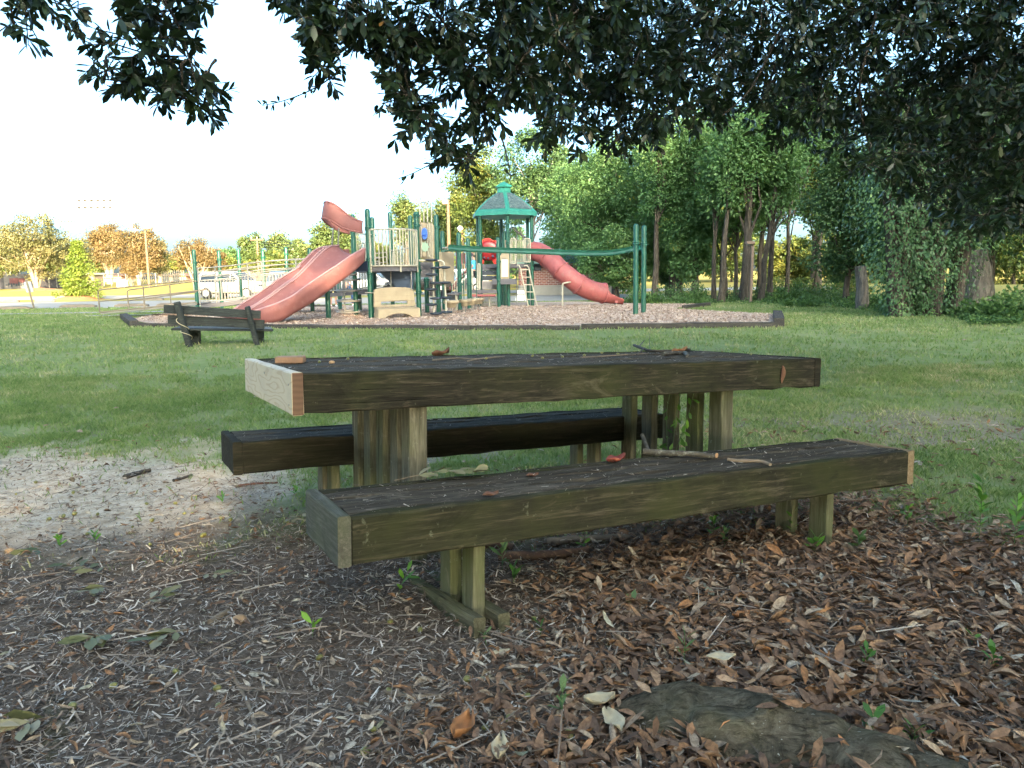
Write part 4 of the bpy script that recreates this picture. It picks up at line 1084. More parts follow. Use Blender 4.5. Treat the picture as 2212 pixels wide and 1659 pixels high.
F8 = [[0, 5, 6, 1], [6, 5, 4, 7], [1, 6, 7, 2], [7, 4, 3, 2]]
def frames(d, up, rnd):
    """rotation matrices with x along d and z close to up, rolled at random"""
    d = d/np.linalg.norm(d, axis=1, keepdims=True); up = up+rnd
    y = np.cross(up, d); y /= np.linalg.norm(y, axis=1, keepdims=True)+1e-9
    z = np.cross(d, y); return np.stack([d, y, z], 2)
def leaves(pos, d, up, size, attr, m, name, parent, rnd=.6, T=LEAF4, Fq=((0, 1, 2, 3),), r_=None):
    r_ = r_ or rng
    n_ = len(pos); M_ = frames(d, up, r_.normal(0, rnd, (n_, 3)))
    V, Fc, A_ = scatter(T, [list(f) for f in Fq], pos, M_, size, attr)
    return fmesh(name, V, Fc, m, parent=parent, attr=A_)
def crown_pts(r_, c, rad, nc, nl, cr, shape='ball'):
    q = r_.normal(size=(nc, 3)); q /= np.linalg.norm(q, axis=1, keepdims=True)
    q *= (r_.random((nc, 1))**.45)
    if shape == 'cone': 
        h = r_.random(nc)**1.3; q[:, 2] = h*2-1; q[:, :2] *= ((1-h)*.95+.06)[:, None]
    if shape == 'flat': q[:, 2] = np.abs(q[:, 2])*1.0-.2
    C_ = np.array(c)+q*np.array(rad)
    w_ = r_.random(nc)**.5+.3; k = r_.choice(nc, nl, p=w_/w_.sum())
    g = r_.normal(size=(nl, 3)); g /= np.linalg.norm(g, axis=1, keepdims=True); g *= r_.random((nl, 1))**.4
    cs = cr*(.6+.8*r_.random(nc))
    Pp = C_[k]+g*cs[k][:, None]*np.array([1, 1, .62])
    cb = r_.random(nc)
    return C_, Pp, g, np.clip(cb[k]*.6+r_.random(nl)*.4, 0, 1)
def trunk_mesh(r_, base, C_, z1, tr, nlimb, lean=(0, 0), stems=1, spread=0.):
    mb = MB(); base = np.array(base, float)
    tops = []
    for s_ in range(stems):
        an = 2*math.pi*s_/max(stems, 1)+r_.random(); ox, oy = (math.cos(an)*spread, math.sin(an)*spread) if stems > 1 else (0, 0)
        tp = np.array([base[0]+lean[0]+ox, base[1]+lean[1]+oy, z1]); pts_ = []; rr_ = []
        for t in np.linspace(0, 1, 9):
            p = base*(1-t)+tp*t; p[:2] += r_.normal(0, .02*(z1-base[2])*.25, 2)*(t > 0)
            if stems > 1: p[:2] = base[:2]+(tp[:2]-base[:2])*t**1.0*(1)
            pts_.append(p); rr_.append(tr/(stems**.5)*(1.25 if t == 0 else 1)*(1-.72*t))
        pts_[0][2] -= .15
        mb.tube(pts_, rr_, 9, cap=False); tops.append((pts_, rr_))
    sel = r_.permutation(len(C_))[:nlimb]
    for i in sel:
        pts_, rr_ = tops[int(r_.integers(len(tops)))]
        k = min(8, max(2, int(np.interp(C_[i][2], [base[2], z1], [1, 8])-1-r_.random()*2)))
        a_ = pts_[k]; b_ = C_[i]; m_ = (a_+b_)/2+np.array([0, 0, -.06*np.linalg.norm(b_-a_)])+r_.normal(0, .05, 3)*np.linalg.norm(b_-a_)
        r1 = rr_[k]*.5; mb.tube([a_, m_, b_], [r1, r1*.6, max(r1*.2, .012)], 6, cap=False)
    return mb
def tree(name, label, cat, group, px, Yd, ytop, wpx, ycb, m, bk, nc, nl, ls, tr, seed, shape='ball', ybase=None, stems=1, spread=0., lean=(0, 0), nlimb=14, dep=None, x=None, htop=None, zcb=None, rad=None, cr=None):
    r_ = np.random.default_rng(seed)
    if x is None:
        b = at(px, 600, Yd); x = b[0]; zt = at(px, ytop, Yd)[2]; zc_ = at(px, ycb, Yd)[2]; rx = wpx/2*Yd/F
    else: zt, zc_, rx = htop, zcb, rad
    g_ = float(tz(x, Yd)); base = (x, Yd, g_)
    ry = dep or rx*.8; cz = (zt+zc_)/2; rz = (zt-zc_)/2
    cr = cr or max(rx, rz)*.24
    C_, Pp, g, cb = crown_pts(r_, (x+lean[0], Yd+lean[1], cz), (max(rx-cr*.8, .1), max(ry-cr*.8, .1), max(rz-cr*.6, .1)), nc, nl, cr, shape)
    rt = empty(name, base, label, cat, group)
    if tr: trunk_mesh(r_, base, C_, cz+rz*.35, tr, nlimb, lean, stems, spread).build('trunk', bk, rt)
    d = g+r_.normal(0, .6, g.shape)+np.array([0, 0, -.3])
    leaves(Pp, d, np.tile([0, 0, 1.], (len(Pp), 1))+g*.6, ls*(.6+.8*r_.random(len(Pp))), cb, m, 'crown', rt, .5, r_=r_)
    return rt

TG = 'trees of the wood behind the playground'
LG = 'ornamental trees across the road'
FG = 'trees on the far skyline'
def T(*a_, **k_): return tree(*a_, **k_)
# across the road on the left
T('birch_tree', 'multi-stemmed pale barked tree on the left in front of the dark fence', 'tree', LG, 78, 86, 452, 190, 612, M_birch, M_barkp, 150, 20000, .19, .42, 11, stems=5, spread=1.9, nlimb=30, cr=.8)
T('birch_tree', 'loose olive tree at the left edge of the photo', 'tree', LG, -30, 88, 470, 150, 612, M_birch, M_barkp, 80, 10000, .19, .3, 12, stems=3, spread=1.2, nlimb=20, cr=.8)
T('birch_tree', 'olive leaved tree between the pale stemmed tree and the bronze tree', 'tree', LG, 158, 94, 500, 110, 600, M_birch, M_barkp, 70, 8000, .2, .25, 13, nlimb=16, cr=.8)
T('bronze_tree', 'broad bronze leaved tree behind the lime green conifer', 'tree', LG, 237, 118, 472, 115, 590, M_brown, M_barkp, 110, 17000, .22, .55, 14, nlimb=26, stems=2, spread=1.1)
T('bronze_tree', 'bronze and olive tree around the tall light pole', 'tree', LG, 300, 108, 478, 130, 600, M_brown, M_barkp, 120, 17000, .21, .38, 15, nlimb=26, stems=3, spread=1.4)
T('bronze_tree', 'olive tree just right of the tall light pole', 'tree', LG, 345, 112, 500, 60, 600, M_birch, M_barkp, 50, 7000, .22, .3, 16, nlimb=12)
T('grey_trunk_tree', 'small dark shrub like tree under the bronze tree', 'tree', LG, 282, 96, 565, 46, 603, M_brown, M_barkg, 30, 3000, .16, .16, 17, stems=4, spread=.6, nlimb=14)
T('crape_myrtle', 'many stemmed rusty crape myrtle behind the ramp railing', 'tree', LG, 425, 74, 505, 115, 590, M_brown, M_barkp, 110, 10000, .15, .36, 18, stems=6, spread=1.6, nlimb=34, cr=.7)
T('crape_myrtle', 'smaller rusty tree right of the crape myrtle', 'tree', LG, 470, 82, 532, 60, 590, M_brown, M_barkp, 50, 5000, .15, .22, 19, stems=4, spread=.8, nlimb=16)
T('young_conifer', 'bright lime green young conifer on a mulch mound by the road', 'tree', None, 170, 53, 518, 122, 642, M_lime, M_bark, 260, 11000, .12, .06, 20, 'cone', cr=.24, nlimb=30)
mb = MB(); c_ = gnd(170, 646); c_ = at(170, 645, 53); c_[2] = float(tz(c_[0], 53))
mb.lathe(c_, [(1.9, -.05), (1.3, .10), (.6, .26), (.1, .32)], 20); tag(mb.build('mulch_mound', painted('red_mulch', (.30, .13, .06), .9, .25)), 'reddish mulch mound under the lime green conifer', 'mulch mound')
mb = MB(); c_ = at(82, 620, 86); c_[2] = float(tz(c_[0], 86))
mb.lathe(c_, [(3.0, -.05), (1.6, .15), (.2, .30)], 20); tag(mb.build('mulch_mound', bpy.data.materials['red_mulch']), 'reddish mulch mound under the pale multi-stemmed tree', 'mulch mound')
# skyline
for i, (px, Yd, yt, w_, mm, lb) in enumerate([
    (205, 160, 545, 120, M_wood2, 'low green tree behind the bronze trees on the left'), (350, 165, 545, 140, M_wood2, 'green trees low on the skyline right of the light pole'),
    (120, 170, 540, 150, M_wood2, 'green tree low behind the pale barked tree'), (10, 170, 535, 160, M_wood2, 'green tree behind the fence at the left edge'),
    (495, 170, 528, 50, M_dark, 'small dark tree on the skyline left of the round topped pair'), (545, 150, 486, 66, M_pineleaf, 'tall round topped tree behind the utility pole'),
    (603, 155, 489, 70, M_pineleaf, 'round topped tree right of the utility pole'), (645, 150, 512, 50, M_pineleaf, 'lower tree right of the round topped pair'),
    (580, 120, 540, 120, M_wood2, 'lower green trees behind the ramp railings'), (480, 130, 548, 110, M_wood2, 'low green trees behind the tan roofed house'),
    (705, 85, 455, 75, M_pineleaf, 'sunlit tree behind the slide hood'), (752, 90, 447, 80, M_pineleaf, 'sunlit tree between the slide hood and the railing'), (690, 95, 505, 110, M_pineleaf, 'low tree behind the top of the double slide'),
    (828, 100, 520, 100, M_wood2, 'low tree seen through the deck railing'), (880, 80, 402, 78, M_pineleaf, 'tall sunlit pine behind the tan play panel'),
    (918, 90, 430, 64, M_pineleaf, 'pine beside the tall sunlit pine, over the blue disc'), (958, 84, 425, 56, M_pineleaf, 'narrow sunlit tree left of the wood'), (990, 80, 385, 70, M_wood2, 'yellow green tree at the left end of the wood'),
    (930, 110, 510, 150, M_wood2, 'low green trees behind the disc climbers'), (760, 120, 560, 200, M_wood2, 'hedge like trees low behind the deck')]):
    b_ = 600 if yt > 440 else 560
    T('skyline_tree', lb, 'tree', FG, px, Yd, yt, w_, b_-8, mm, M_bark, 44, 7000 if w_ < 100 else 9000, .0026*Yd+.02, .3, 40+i, nlimb=8)
# wood behind and right of the tower
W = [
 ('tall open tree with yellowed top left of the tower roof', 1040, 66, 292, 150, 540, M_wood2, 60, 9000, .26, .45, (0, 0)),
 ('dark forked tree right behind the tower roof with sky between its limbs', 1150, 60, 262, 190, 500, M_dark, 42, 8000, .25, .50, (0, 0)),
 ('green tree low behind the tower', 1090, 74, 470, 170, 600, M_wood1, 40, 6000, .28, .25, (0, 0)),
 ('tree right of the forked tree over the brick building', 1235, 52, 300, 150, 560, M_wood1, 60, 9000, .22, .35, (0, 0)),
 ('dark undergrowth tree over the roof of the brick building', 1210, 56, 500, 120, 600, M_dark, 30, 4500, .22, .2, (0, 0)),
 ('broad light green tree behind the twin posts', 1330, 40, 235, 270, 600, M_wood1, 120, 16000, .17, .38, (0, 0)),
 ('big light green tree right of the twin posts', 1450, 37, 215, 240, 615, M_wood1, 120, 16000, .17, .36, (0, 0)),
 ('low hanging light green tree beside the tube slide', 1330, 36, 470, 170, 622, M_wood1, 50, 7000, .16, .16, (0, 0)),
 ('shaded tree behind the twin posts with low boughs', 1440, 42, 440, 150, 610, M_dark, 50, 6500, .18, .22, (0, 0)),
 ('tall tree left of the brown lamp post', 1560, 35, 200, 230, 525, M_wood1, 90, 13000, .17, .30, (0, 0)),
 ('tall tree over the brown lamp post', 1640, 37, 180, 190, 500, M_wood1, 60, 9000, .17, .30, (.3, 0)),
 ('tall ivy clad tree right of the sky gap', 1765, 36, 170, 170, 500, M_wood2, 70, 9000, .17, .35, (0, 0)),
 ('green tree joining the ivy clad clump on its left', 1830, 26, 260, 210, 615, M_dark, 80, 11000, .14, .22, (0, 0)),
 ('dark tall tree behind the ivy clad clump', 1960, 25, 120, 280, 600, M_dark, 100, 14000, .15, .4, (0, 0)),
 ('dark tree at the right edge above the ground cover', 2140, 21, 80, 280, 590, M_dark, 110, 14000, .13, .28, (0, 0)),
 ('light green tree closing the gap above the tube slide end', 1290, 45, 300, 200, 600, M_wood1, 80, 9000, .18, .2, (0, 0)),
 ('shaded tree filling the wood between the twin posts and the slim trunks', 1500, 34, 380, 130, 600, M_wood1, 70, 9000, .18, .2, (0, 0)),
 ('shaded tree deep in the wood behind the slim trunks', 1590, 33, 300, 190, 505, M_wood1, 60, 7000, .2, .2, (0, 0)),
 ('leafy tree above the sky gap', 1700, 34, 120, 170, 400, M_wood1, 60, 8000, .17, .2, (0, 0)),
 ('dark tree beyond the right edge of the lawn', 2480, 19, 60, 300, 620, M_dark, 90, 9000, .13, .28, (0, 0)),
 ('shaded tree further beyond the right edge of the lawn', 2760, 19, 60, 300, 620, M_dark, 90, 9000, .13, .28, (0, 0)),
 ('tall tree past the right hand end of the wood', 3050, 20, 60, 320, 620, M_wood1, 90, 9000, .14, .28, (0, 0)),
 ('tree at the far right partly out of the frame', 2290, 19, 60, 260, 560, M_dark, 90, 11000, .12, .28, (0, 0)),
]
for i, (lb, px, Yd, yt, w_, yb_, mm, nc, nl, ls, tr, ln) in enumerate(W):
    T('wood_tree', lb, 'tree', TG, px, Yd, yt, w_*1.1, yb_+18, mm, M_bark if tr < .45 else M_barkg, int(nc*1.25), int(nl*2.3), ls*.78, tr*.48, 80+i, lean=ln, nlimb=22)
# slim trunks at the edge of the wood
for i, (px, Yd, yt, tr, dx, lb) in enumerate([
    (1543, 31, 330, .10, .1, 'slim trunk nearest the twin posts'), (1558, 30, 330, .13, .3, 'slim dark trunk third left of the lamp post'), (1568, 32, 330, .09, -.1, 'thin straight trunk between two thicker ones left of the lamp post'),
    (1601, 31, 320, .12, .5, 'slim trunk leaning right just left of the lamp post'), (1613, 30, 300, .20, 0, 'thick trunk directly behind the lamp post'),
    (1642, 30, 330, .12, .7, 'leaning trunk just right of the lamp post'), (1664, 31, 330, .12, .1, 'straight slim trunk right of the leaning one'), (1500, 34, 330, .16, .1, 'shadowed trunk behind low boughs near the twin posts'),
    (1470, 35, 330, .14, -.1, 'trunk in the dark gap right of the twin posts'), (1415, 34, 330, .15, .1, 'trunk with a sunlit gap beside it behind the twin posts'),
    (1762, 42, 250, .30, .2, 'distant grey trunk in the sunlit clearing')]):
    T('slim_tree', lb, 'tree', 'slim trunks along the edge of the wood', px, Yd, yt-120, 120, 515, M_wood1, M_bark, 30, 4200, .13, tr, 120+i, lean=(dx, 0), nlimb=9)
# sunlit trees far behind the wood
for i, (px, Yd, yt, w_, yb_) in enumerate([(1300, 90, 430, 200, 625), (1440, 85, 440, 200, 625), (1580, 80, 430, 190, 625), (1700, 78, 505, 160, 628), (1800, 75, 480, 170, 630), (1920, 70, 440, 200, 630), (2060, 66, 420, 220, 640), (2190, 60, 400, 220, 645)]):
    T('sunlit_tree', ['first', 'second', 'third', 'fourth', 'fifth', 'sixth', 'seventh', 'eighth'][i]+' from the left of the sunlit yellow green trees seen through the wood', 'tree', 'sunlit trees beyond the wood', px, Yd, yt, w_, yb_, M_wood2, M_bark, 60, 12000, .28, .12, 150+i, nlimb=6)
# undergrowth
def bush(name, label, cat, group, px, py, w_, h_, m, nl, ls, seed, dep=None, nc=24, shape='flat'):
    r_ = np.random.default_rng(seed); b = gnd(px, py); s_ = b[1]/F
    rx, rz = w_/2*s_, h_*s_
    C_, Pp, g, cb = crown_pts(r_, b, (rx*.8, (dep or rx*.6), rz*.8), nc, nl, min(rx, rz)*.45, shape)
    Pp[:, 2] = np.maximum(Pp[:, 2], b[2]+.02)
    rt = empty(name, b, label, cat, group)
    mb = MB()
    for i in range(min(nc, 14)): mb.tube([b+r_.normal(0, .05, 3)*[1, 1, 0], (b+C_[i])/2+r_.normal(0, .04, 3), C_[i]], [.012, .009, .004], 4, cap=False)
    mb.build('stems', M_bark, rt)
    leaves(Pp, g+r_.normal(0, .5, g.shape)+[0, 0, .3], np.tile([0, 0, 1.], (nl, 1))+g*.4, ls*(.6+.8*r_.random(nl)), cb, m, 'foliage', rt, .5, r_=r_)
    return rt
UG = 'bushes along the edge of the wood'
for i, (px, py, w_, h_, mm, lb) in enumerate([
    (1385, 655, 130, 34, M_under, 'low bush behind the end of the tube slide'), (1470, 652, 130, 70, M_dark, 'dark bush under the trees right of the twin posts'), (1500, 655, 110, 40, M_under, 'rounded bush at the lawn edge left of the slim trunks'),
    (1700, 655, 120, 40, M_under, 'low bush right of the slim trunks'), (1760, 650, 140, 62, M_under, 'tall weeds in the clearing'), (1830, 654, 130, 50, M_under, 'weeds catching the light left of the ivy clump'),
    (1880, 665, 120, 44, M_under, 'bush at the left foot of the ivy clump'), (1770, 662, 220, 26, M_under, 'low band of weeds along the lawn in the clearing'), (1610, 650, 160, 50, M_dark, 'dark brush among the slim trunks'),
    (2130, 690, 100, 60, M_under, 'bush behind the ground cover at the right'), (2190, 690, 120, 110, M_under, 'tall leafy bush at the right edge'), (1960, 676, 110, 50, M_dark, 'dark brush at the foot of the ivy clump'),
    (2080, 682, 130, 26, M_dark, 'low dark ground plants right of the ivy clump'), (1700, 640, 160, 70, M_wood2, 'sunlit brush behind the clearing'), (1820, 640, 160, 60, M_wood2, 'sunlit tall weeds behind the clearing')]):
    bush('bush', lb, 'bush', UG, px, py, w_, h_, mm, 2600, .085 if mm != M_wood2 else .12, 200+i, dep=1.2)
# ivy clad clump of leaning trunks
iv = gnd(2030, 682); ivy = empty('ivy_clad_tree', iv, 'big clump of leaning trunks smothered in ivy at the edge of the lawn', 'tree')
mb = MB(); Yi = iv[1]
stems = []
for (x0, x1, x2, y2, r0_) in ((1940, 1930, 1905, 230, .22), (1975, 1985, 1995, 180, .26), (2010, 2025, 2070, 180, .24), (2048, 2075, 2105, 400, .17), (2060, 2090, 2150, 230, .14), (1955, 1950, 1930, 150, .2)):
    p0, p1, p2 = at(x0, 690, Yi+random.uniform(-.3, .5)), at(x1, 520, Yi), at(x2, y2, Yi); p0[2] = float(tz(p0[0], p0[1]))-.1
    ln = resample([p0, p1, p2], 24); mb.tube(list(ln), list(np.linspace(r0_, r0_*.45, 24)), 10, cap=False); stems.append((ln, r0_))
mb.build('trunk', M_bark, ivy)
pp = []; gg = []; ra = []
for si_, (ln, r0_) in enumerate(stems):
    for k in range(6500):
        t = rng.random()**.8*23
        if si_ in (3, 4) and t < 13 and rng.random() < .88: continue
        i = int(t); c_ = ln[i]; an = rng.random()*2*math.pi; tt_ = i/23
        bulge = .06+.95*max(0, vn(an*1.5+i*.31+c_[0], i*.30, 1.3)-.18)*(.25+1.3*math.sin(math.pi*min(tt_*1.1, 1))+.3*tt_)
        o_ = np.array([math.cos(an), math.sin(an), 0]); rad = r0_*(1-.5*tt_)+bulge*rng.random()**.4
        pp.append(c_+o_*rad+[0, 0, rng.normal(0, .12)]); gg.append(o_); ra.append(vn(c_[2]*2, an*2+c_[0], 1.)*.7+rng.random()*.3)
pp = np.array(pp); gg = np.array(gg)
leaves(pp, gg*.4+np.array([0, 0, -1.])+rng.normal(0, .4, pp.shape), gg+[0, 0, .4], .075*(.5+.8*rng.random(len(pp))), np.clip(ra, 0, 1), M_ivy, 'ivy', ivy, .35)
for i, (px, py, yt, r_, lb) in enumerate([(1862, 650, 575, .15, 'grey dead trunk stump left of the ivy clump'), (2112, 664, 540, .34, 'broad grey vine covered trunk right of the ivy clump')]):
    b = at(px, py, 20.5 if i else 22); b[2] = float(tz(b[0], b[1])); tp = at(px-4, yt, b[1]); rt = empty('dead_trunk', b, lb, 'tree trunk')
    ln = resample([b-np.array([0, 0, .1]), (b+tp)/2+[.05, 0, 0], tp], 14); mb = MB(); mb.tube(list(ln), [r_*(1.15-.35*k/13)+random.uniform(-.02, .02) for k in range(14)], 12); mb.build('trunk', M_barkg, rt)
    mb = MB()
    for k in range(14):
        a0 = random.random()*6; mb.tube([tuple(ln[j]+np.array([math.cos(a0+j*.12), math.sin(a0+j*.12), 0])*r_*(1.2-.3*j/13)) for j in range(14)], .012, 4, cap=False)
    mb.build('vines', M_barkg, rt)
# ground cover at the right
n = 5200
gx_, gy_ = rng.uniform(2090, 2330, n), rng.uniform(683, 704, n)
Pc = np.array([gnd(a_, b_-6*(a_ > 2200)) for a_, b_ in zip(gx_, gy_)]); Pc[:, 2] += rng.random(n)*.10+.02
leaves(Pc, rng.normal(0, 1, (n, 3))*[1, 1, .3], np.tile([0, 0, 1.], (n, 1)), .06*(.6+.8*rng.random(n)), rng.random(n), M_under, 'ground_cover', None, .4)
tag(bpy.data.objects['ground_cover'], 'patch of low leafy ground cover at the right edge of the lawn', 'ground cover', kind='stuff')
n = 9000     # leaf mould and trailing weeds along the wood's edge
ex_ = rng.uniform(1500, 2300, n); ey_ = np.interp(ex_, [1500, 1700, 1900, 2100, 2300], [652, 658, 671, 687, 700])+rng.normal(-4, 3.2, n)
Pc = np.array([gnd(a_, b_) for a_, b_ in zip(ex_, ey_)]); Pc[:, 2] += rng.random(n)**2*.16
leaves(Pc, rng.normal(0, 1, (n, 3)), np.tile([0, 0, 1.], (n, 1)), .08*(.6+.8*rng.random(n)), rng.random(n), M_under, 'edge_weeds', None, .5)
tag(bpy.data.objects['edge_weeds'], 'ragged weeds along the edge of the wood', 'weeds', kind='stuff')

# unseen trees behind and beside the viewpoint, heights and crown density set for the shade
def proto_tree(seed, H_, rad, nl, ls, nc=60):
    return tree('shade_tree', 'tall unseen leafy tree behind the viewpoint, shaped to cast shade', 'tree', 'shade trees behind the viewpoint', 0, -20, 0, 0, 0, M_dark, M_bark, nc, nl, ls, .35, seed, x=0, htop=H_, zcb=H_*.22, rad=rad, nlimb=10, cr=rad*.34)
pA = proto_tree(301, 15.0, 5.0, 9000, .55); pA.location = (-3, -20, 0); pA.scale = (1.5,)*3; pA.rotation_euler = (0, 0, 1)
pB = proto_tree(302, 14.0, 5.5, 9000, .55); pB.location = (18, -24, 0); pB.scale = (1.4,)*3
pC = proto_tree(303, 15.0, 5.0, 3600, .5, 26); pC.location = (50, -30, 0); pC.scale = (1.4,)*3
pts_ = [(-6+7.2*i, -38-6*(i % 3), 1.52+.12*(i % 4)+(.5 if i > 4 else 0), 2 if i in (0, 2, 3) else i % 2) for i in range(-5, 11)]+[(-10, -30, .85, 0), (-3, -31, .8, 1), (4, -30, .85, 0), (11, -32, .8, 1), (17, -30, .85, 0), (24, -30, .9, 1)]+[(30, 4, 1.25, 0), (40, -10, 1.6, 1), (38, 18, 1.4, 0)]  # low middle row is added only to keep sun off the near litter
for (x, y, s_, k) in pts_:
    c_ = copy_tree((pA, pB, pC)[k]); c_.location = (x, y, 0); c_.scale = (s_, s_, s_); c_.rotation_euler = (0, 0, random.random()*6)

# ------------------------------------------------------------------ the oak overhead
ob = np.array([3.4, -1.6, 0.]); oak = empty('oak_tree', ob, 'big evergreen oak whose dark boughs hang over the picnic table', 'tree')
hub = np.array([2.2, .2, 5.2])
mb = MB(); mb.tube([ob-[0, 0, .2], ob+[-.1, .1, 1.2], ob+[-.4, .5, 3], hub], [.55, .4, .34, .26], 14, cap=False); mb.build('trunk', M_bark, oak)
clumps = [(55, 15, 3.6, 60, 22, 6), (30, 70, 3.6, 12, 26, 2), (150, 30, 3.6, 40, 20, 3), (325, 40, 3.5, 70, 45, 13), (330, 135, 3.5, 78, 45, 18), (300, 195, 3.5, 55, 30, 9), (395, 222, 3.5, 48, 34, 9), (225, 165, 3.4, 14, 20, 3), (440, 185, 3.5, 20, 16, 3), (340, -10, 3.5, 110, 22, 12), (430, 12, 3.5, 30, 18, 4),
  (650, 5, 3.8, 60, 26, 9), (725, 50, 3.8, 62, 45, 14), (700, 110, 3.8, 40, 38, 8), (690, 165, 3.8, 26, 18, 4), (810, 50, 3.8, 70, 50, 15), (880, 95, 4, 75, 62, 18), (960, 50, 4, 90, 60, 24), (1000, 140, 4, 85, 60, 22), (890, 210, 3.9, 60, 36, 9), (930, 265, 3.9, 50, 34, 8), (965, 320, 4, 36, 24, 5), (1010, 345, 4, 20, 16, 2), (1040, 230, 4.2, 60, 50, 12), (1080, 50, 4.2, 80, 70, 24), (1110, 160, 4.3, 70, 70, 20), (860, 170, 3.9, 30, 30, 5)]
low = lambda x: np.interp(x, [1130, 1180, 1240, 1310, 1380, 1450, 1540, 1620, 1700, 1760, 1820, 1900, 2000, 2100, 2240], [215, 270, 300, 325, 318, 290, 262, 255, 275, 290, 320, 380, 430, 475, 515])
for x in range(1150, 2300, 62):
    lo = float(low(x)); y = lo-26
    while y > -60:
        Yd = float(np.interp(x, [1150, 1500, 1800, 2250], [4.8, 5.8, 6.6, 6.2]))+rng.uniform(-.7, 1.6)
        clumps.append((x+rng.uniform(-20, 20), y+rng.uniform(-12, 12), Yd, 46, 34, int(rng.integers(7, 12) if y < lo-60 else rng.integers(5, 9)))); y -= 52
for x in range(0, 2700, 115):
    for y in (-110, -230, -370):
        clumps.append((x+rng.uniform(-40, 40), y+rng.uniform(-30, 30), float(np.interp(x, [0, 1100, 1800, 2700], [3.6, 4.4, 6.2, 6.6]))+rng.uniform(-.4, .9), 62, 50, 5 if x > 500 else 3))
for x in (2330, 2410, 2490, 2570, 2650):
    for y in range(0, 520, 75): clumps.append((x+rng.uniform(-20, 20), y, 6.3+rng.uniform(-.6, 1.2), 50, 40, 6))
sp_o, sp_d, sp_l, sp_s = [], [], [], []
tw = MB()
for (px, py, Yd, rx, ry, ns) in clumps:
    if px < 1140: py -= 14 if px < 780 else -6; rx *= .86; ry *= .84
    c_ = at(px, py, Yd); s_ = Yd/F; topc = c_+np.array([rng.normal(0, .04), rng.normal(0, .1), .05+ry*s_*.8])
    tw.tube([topc+[0, .05, .03], topc, c_], [.008, .006, .004], 5, cap=False)
    for k in range(int(ns*(2.35 if px > 1140 else 2.2 if px > 560 else 1.75))):
        g = rng.normal(size=3); g /= np.linalg.norm(g); q = rng.random()**.5
        o_ = c_+g*q*np.array([rx*s_, .35+rx*s_*.5, ry*s_])
        d_ = nrm(g*np.array([.8, .5, .4])+np.array([0, 0, -.35])+rng.normal(0, .45, 3)); ln = rng.uniform(.10, .20) if px > 1140 else rng.uniform(.07, .14)
        sp_o.append(o_-d_*ln*.5); sp_d.append(d_); sp_l.append(ln); sp_s.append(rng.uniform(.062, .098) if px > 1140 else rng.uniform(.055, .078))
        tw.tube([c_+(o_-d_*ln*.5-c_)*.35, o_-d_*ln*.5, o_, o_+d_*ln*.5], [.004, .0035, .003, .0018], 3, cap=False)
# trailing twigs against the sky, then the single hanging one above the cupola
def trail(lst, Yd, nl_, ls_, dens=1):
    ln = resample([at(x, y, Yd) for x, y in lst], 16); tw.tube(list(ln), list(np.linspace(.004, .0018, 16)), 4, cap=False)
    for k in range(nl_):
        i = int(3+12.9*(k+.5)/nl_*dens) if dens <= 1 else int(rng.integers(2, 16)); i = min(i, 15)
        d_ = nrm(ln[min(i+1, 15)]-ln[i-1]+rng.normal(0, .6, 3)*.08); sp_o.append(ln[i]); sp_d.append(d_); sp_l.append(-ls_); sp_s.append(ls_)
trail([(80, 5), (110, 30), (150, 60), (185, 95), (212, 118)], 3.5, 12, .055)
trail([(735, 150), (700, 180), (650, 205), (600, 222), (566, 228)], 3.8, 12, .04)
trail([(55, 15), (58, 60), (62, 100)], 3.5, 5, .09)
trail([(980, 330), (930, 355), (885, 378), (862, 385)], 4, 7, .055)
trail([(1085, 300), (1098, 350), (1104, 386), (1100, 392)], 3.6, 3, .05)
trail([(930, 250), (870, 290), (848, 305)], 4, 5, .07); trail([(900, 205), (830, 222), (806, 250)], 3.9, 6, .07)
# coarse unseen sprigs added above the frame to shade the foreground
for k in range(140):
    c_ = np.array([rng.uniform(-1, 9), rng.uniform(-5, 7.5), 0]); c_[2] = 3.3+.45*max(c_[1], 0)*1.05+rng.random()*2.2+.25*abs(c_[0]-2)*.3
    if proj([c_])[1][0] > -130 and c_[1] > .3: continue
    sp_o.append(c_); sp_d.append(nrm(rng.normal(size=3)+[0, 0, -.3])); sp_l.append(.35); sp_s.append(.16)
tw.build('twigs', M_bark, oak)
lp, ld, lu, lsz, la = [], [], [], [], []
for o_, d_, ln, s_ in zip(sp_o, sp_d, sp_l, sp_s):
    single = ln < 0; nl_ = 2 if single else int(rng.integers(8, 13)); ln = abs(ln)
    p1 = nrm(np.cross(d_, [.3, .2, 1])); p2 = np.cross(d_, p1); cb = rng.random()
    for i in range(nl_):
        t = (i+1)/nl_; t = t**.7; an = i*2.4+cb*6; per = p1*math.cos(an)+p2*math.sin(an)
        lp.append(o_+d_*ln*t*(0 if single else 1)); ld.append(nrm(d_*(.35+.9*t)+per*(1.1-.4*t)+rng.normal(0, .18, 3)+np.array([0, 0, -.22])))
        lu.append(-per*.3+np.array([0, 0, 1.])); lsz.append(s_*rng.uniform(.75, 1.2)); la.append(min(max(cb*.45+rng.random()*.5+(.06 if rng.random() < .01 else 0), 0), 1))
leaves(np.array(lp), np.array(ld), np.array(lu), np.array(lsz), np.array(la), M_oak, 'crown', oak, .45, LEAF8, F8)
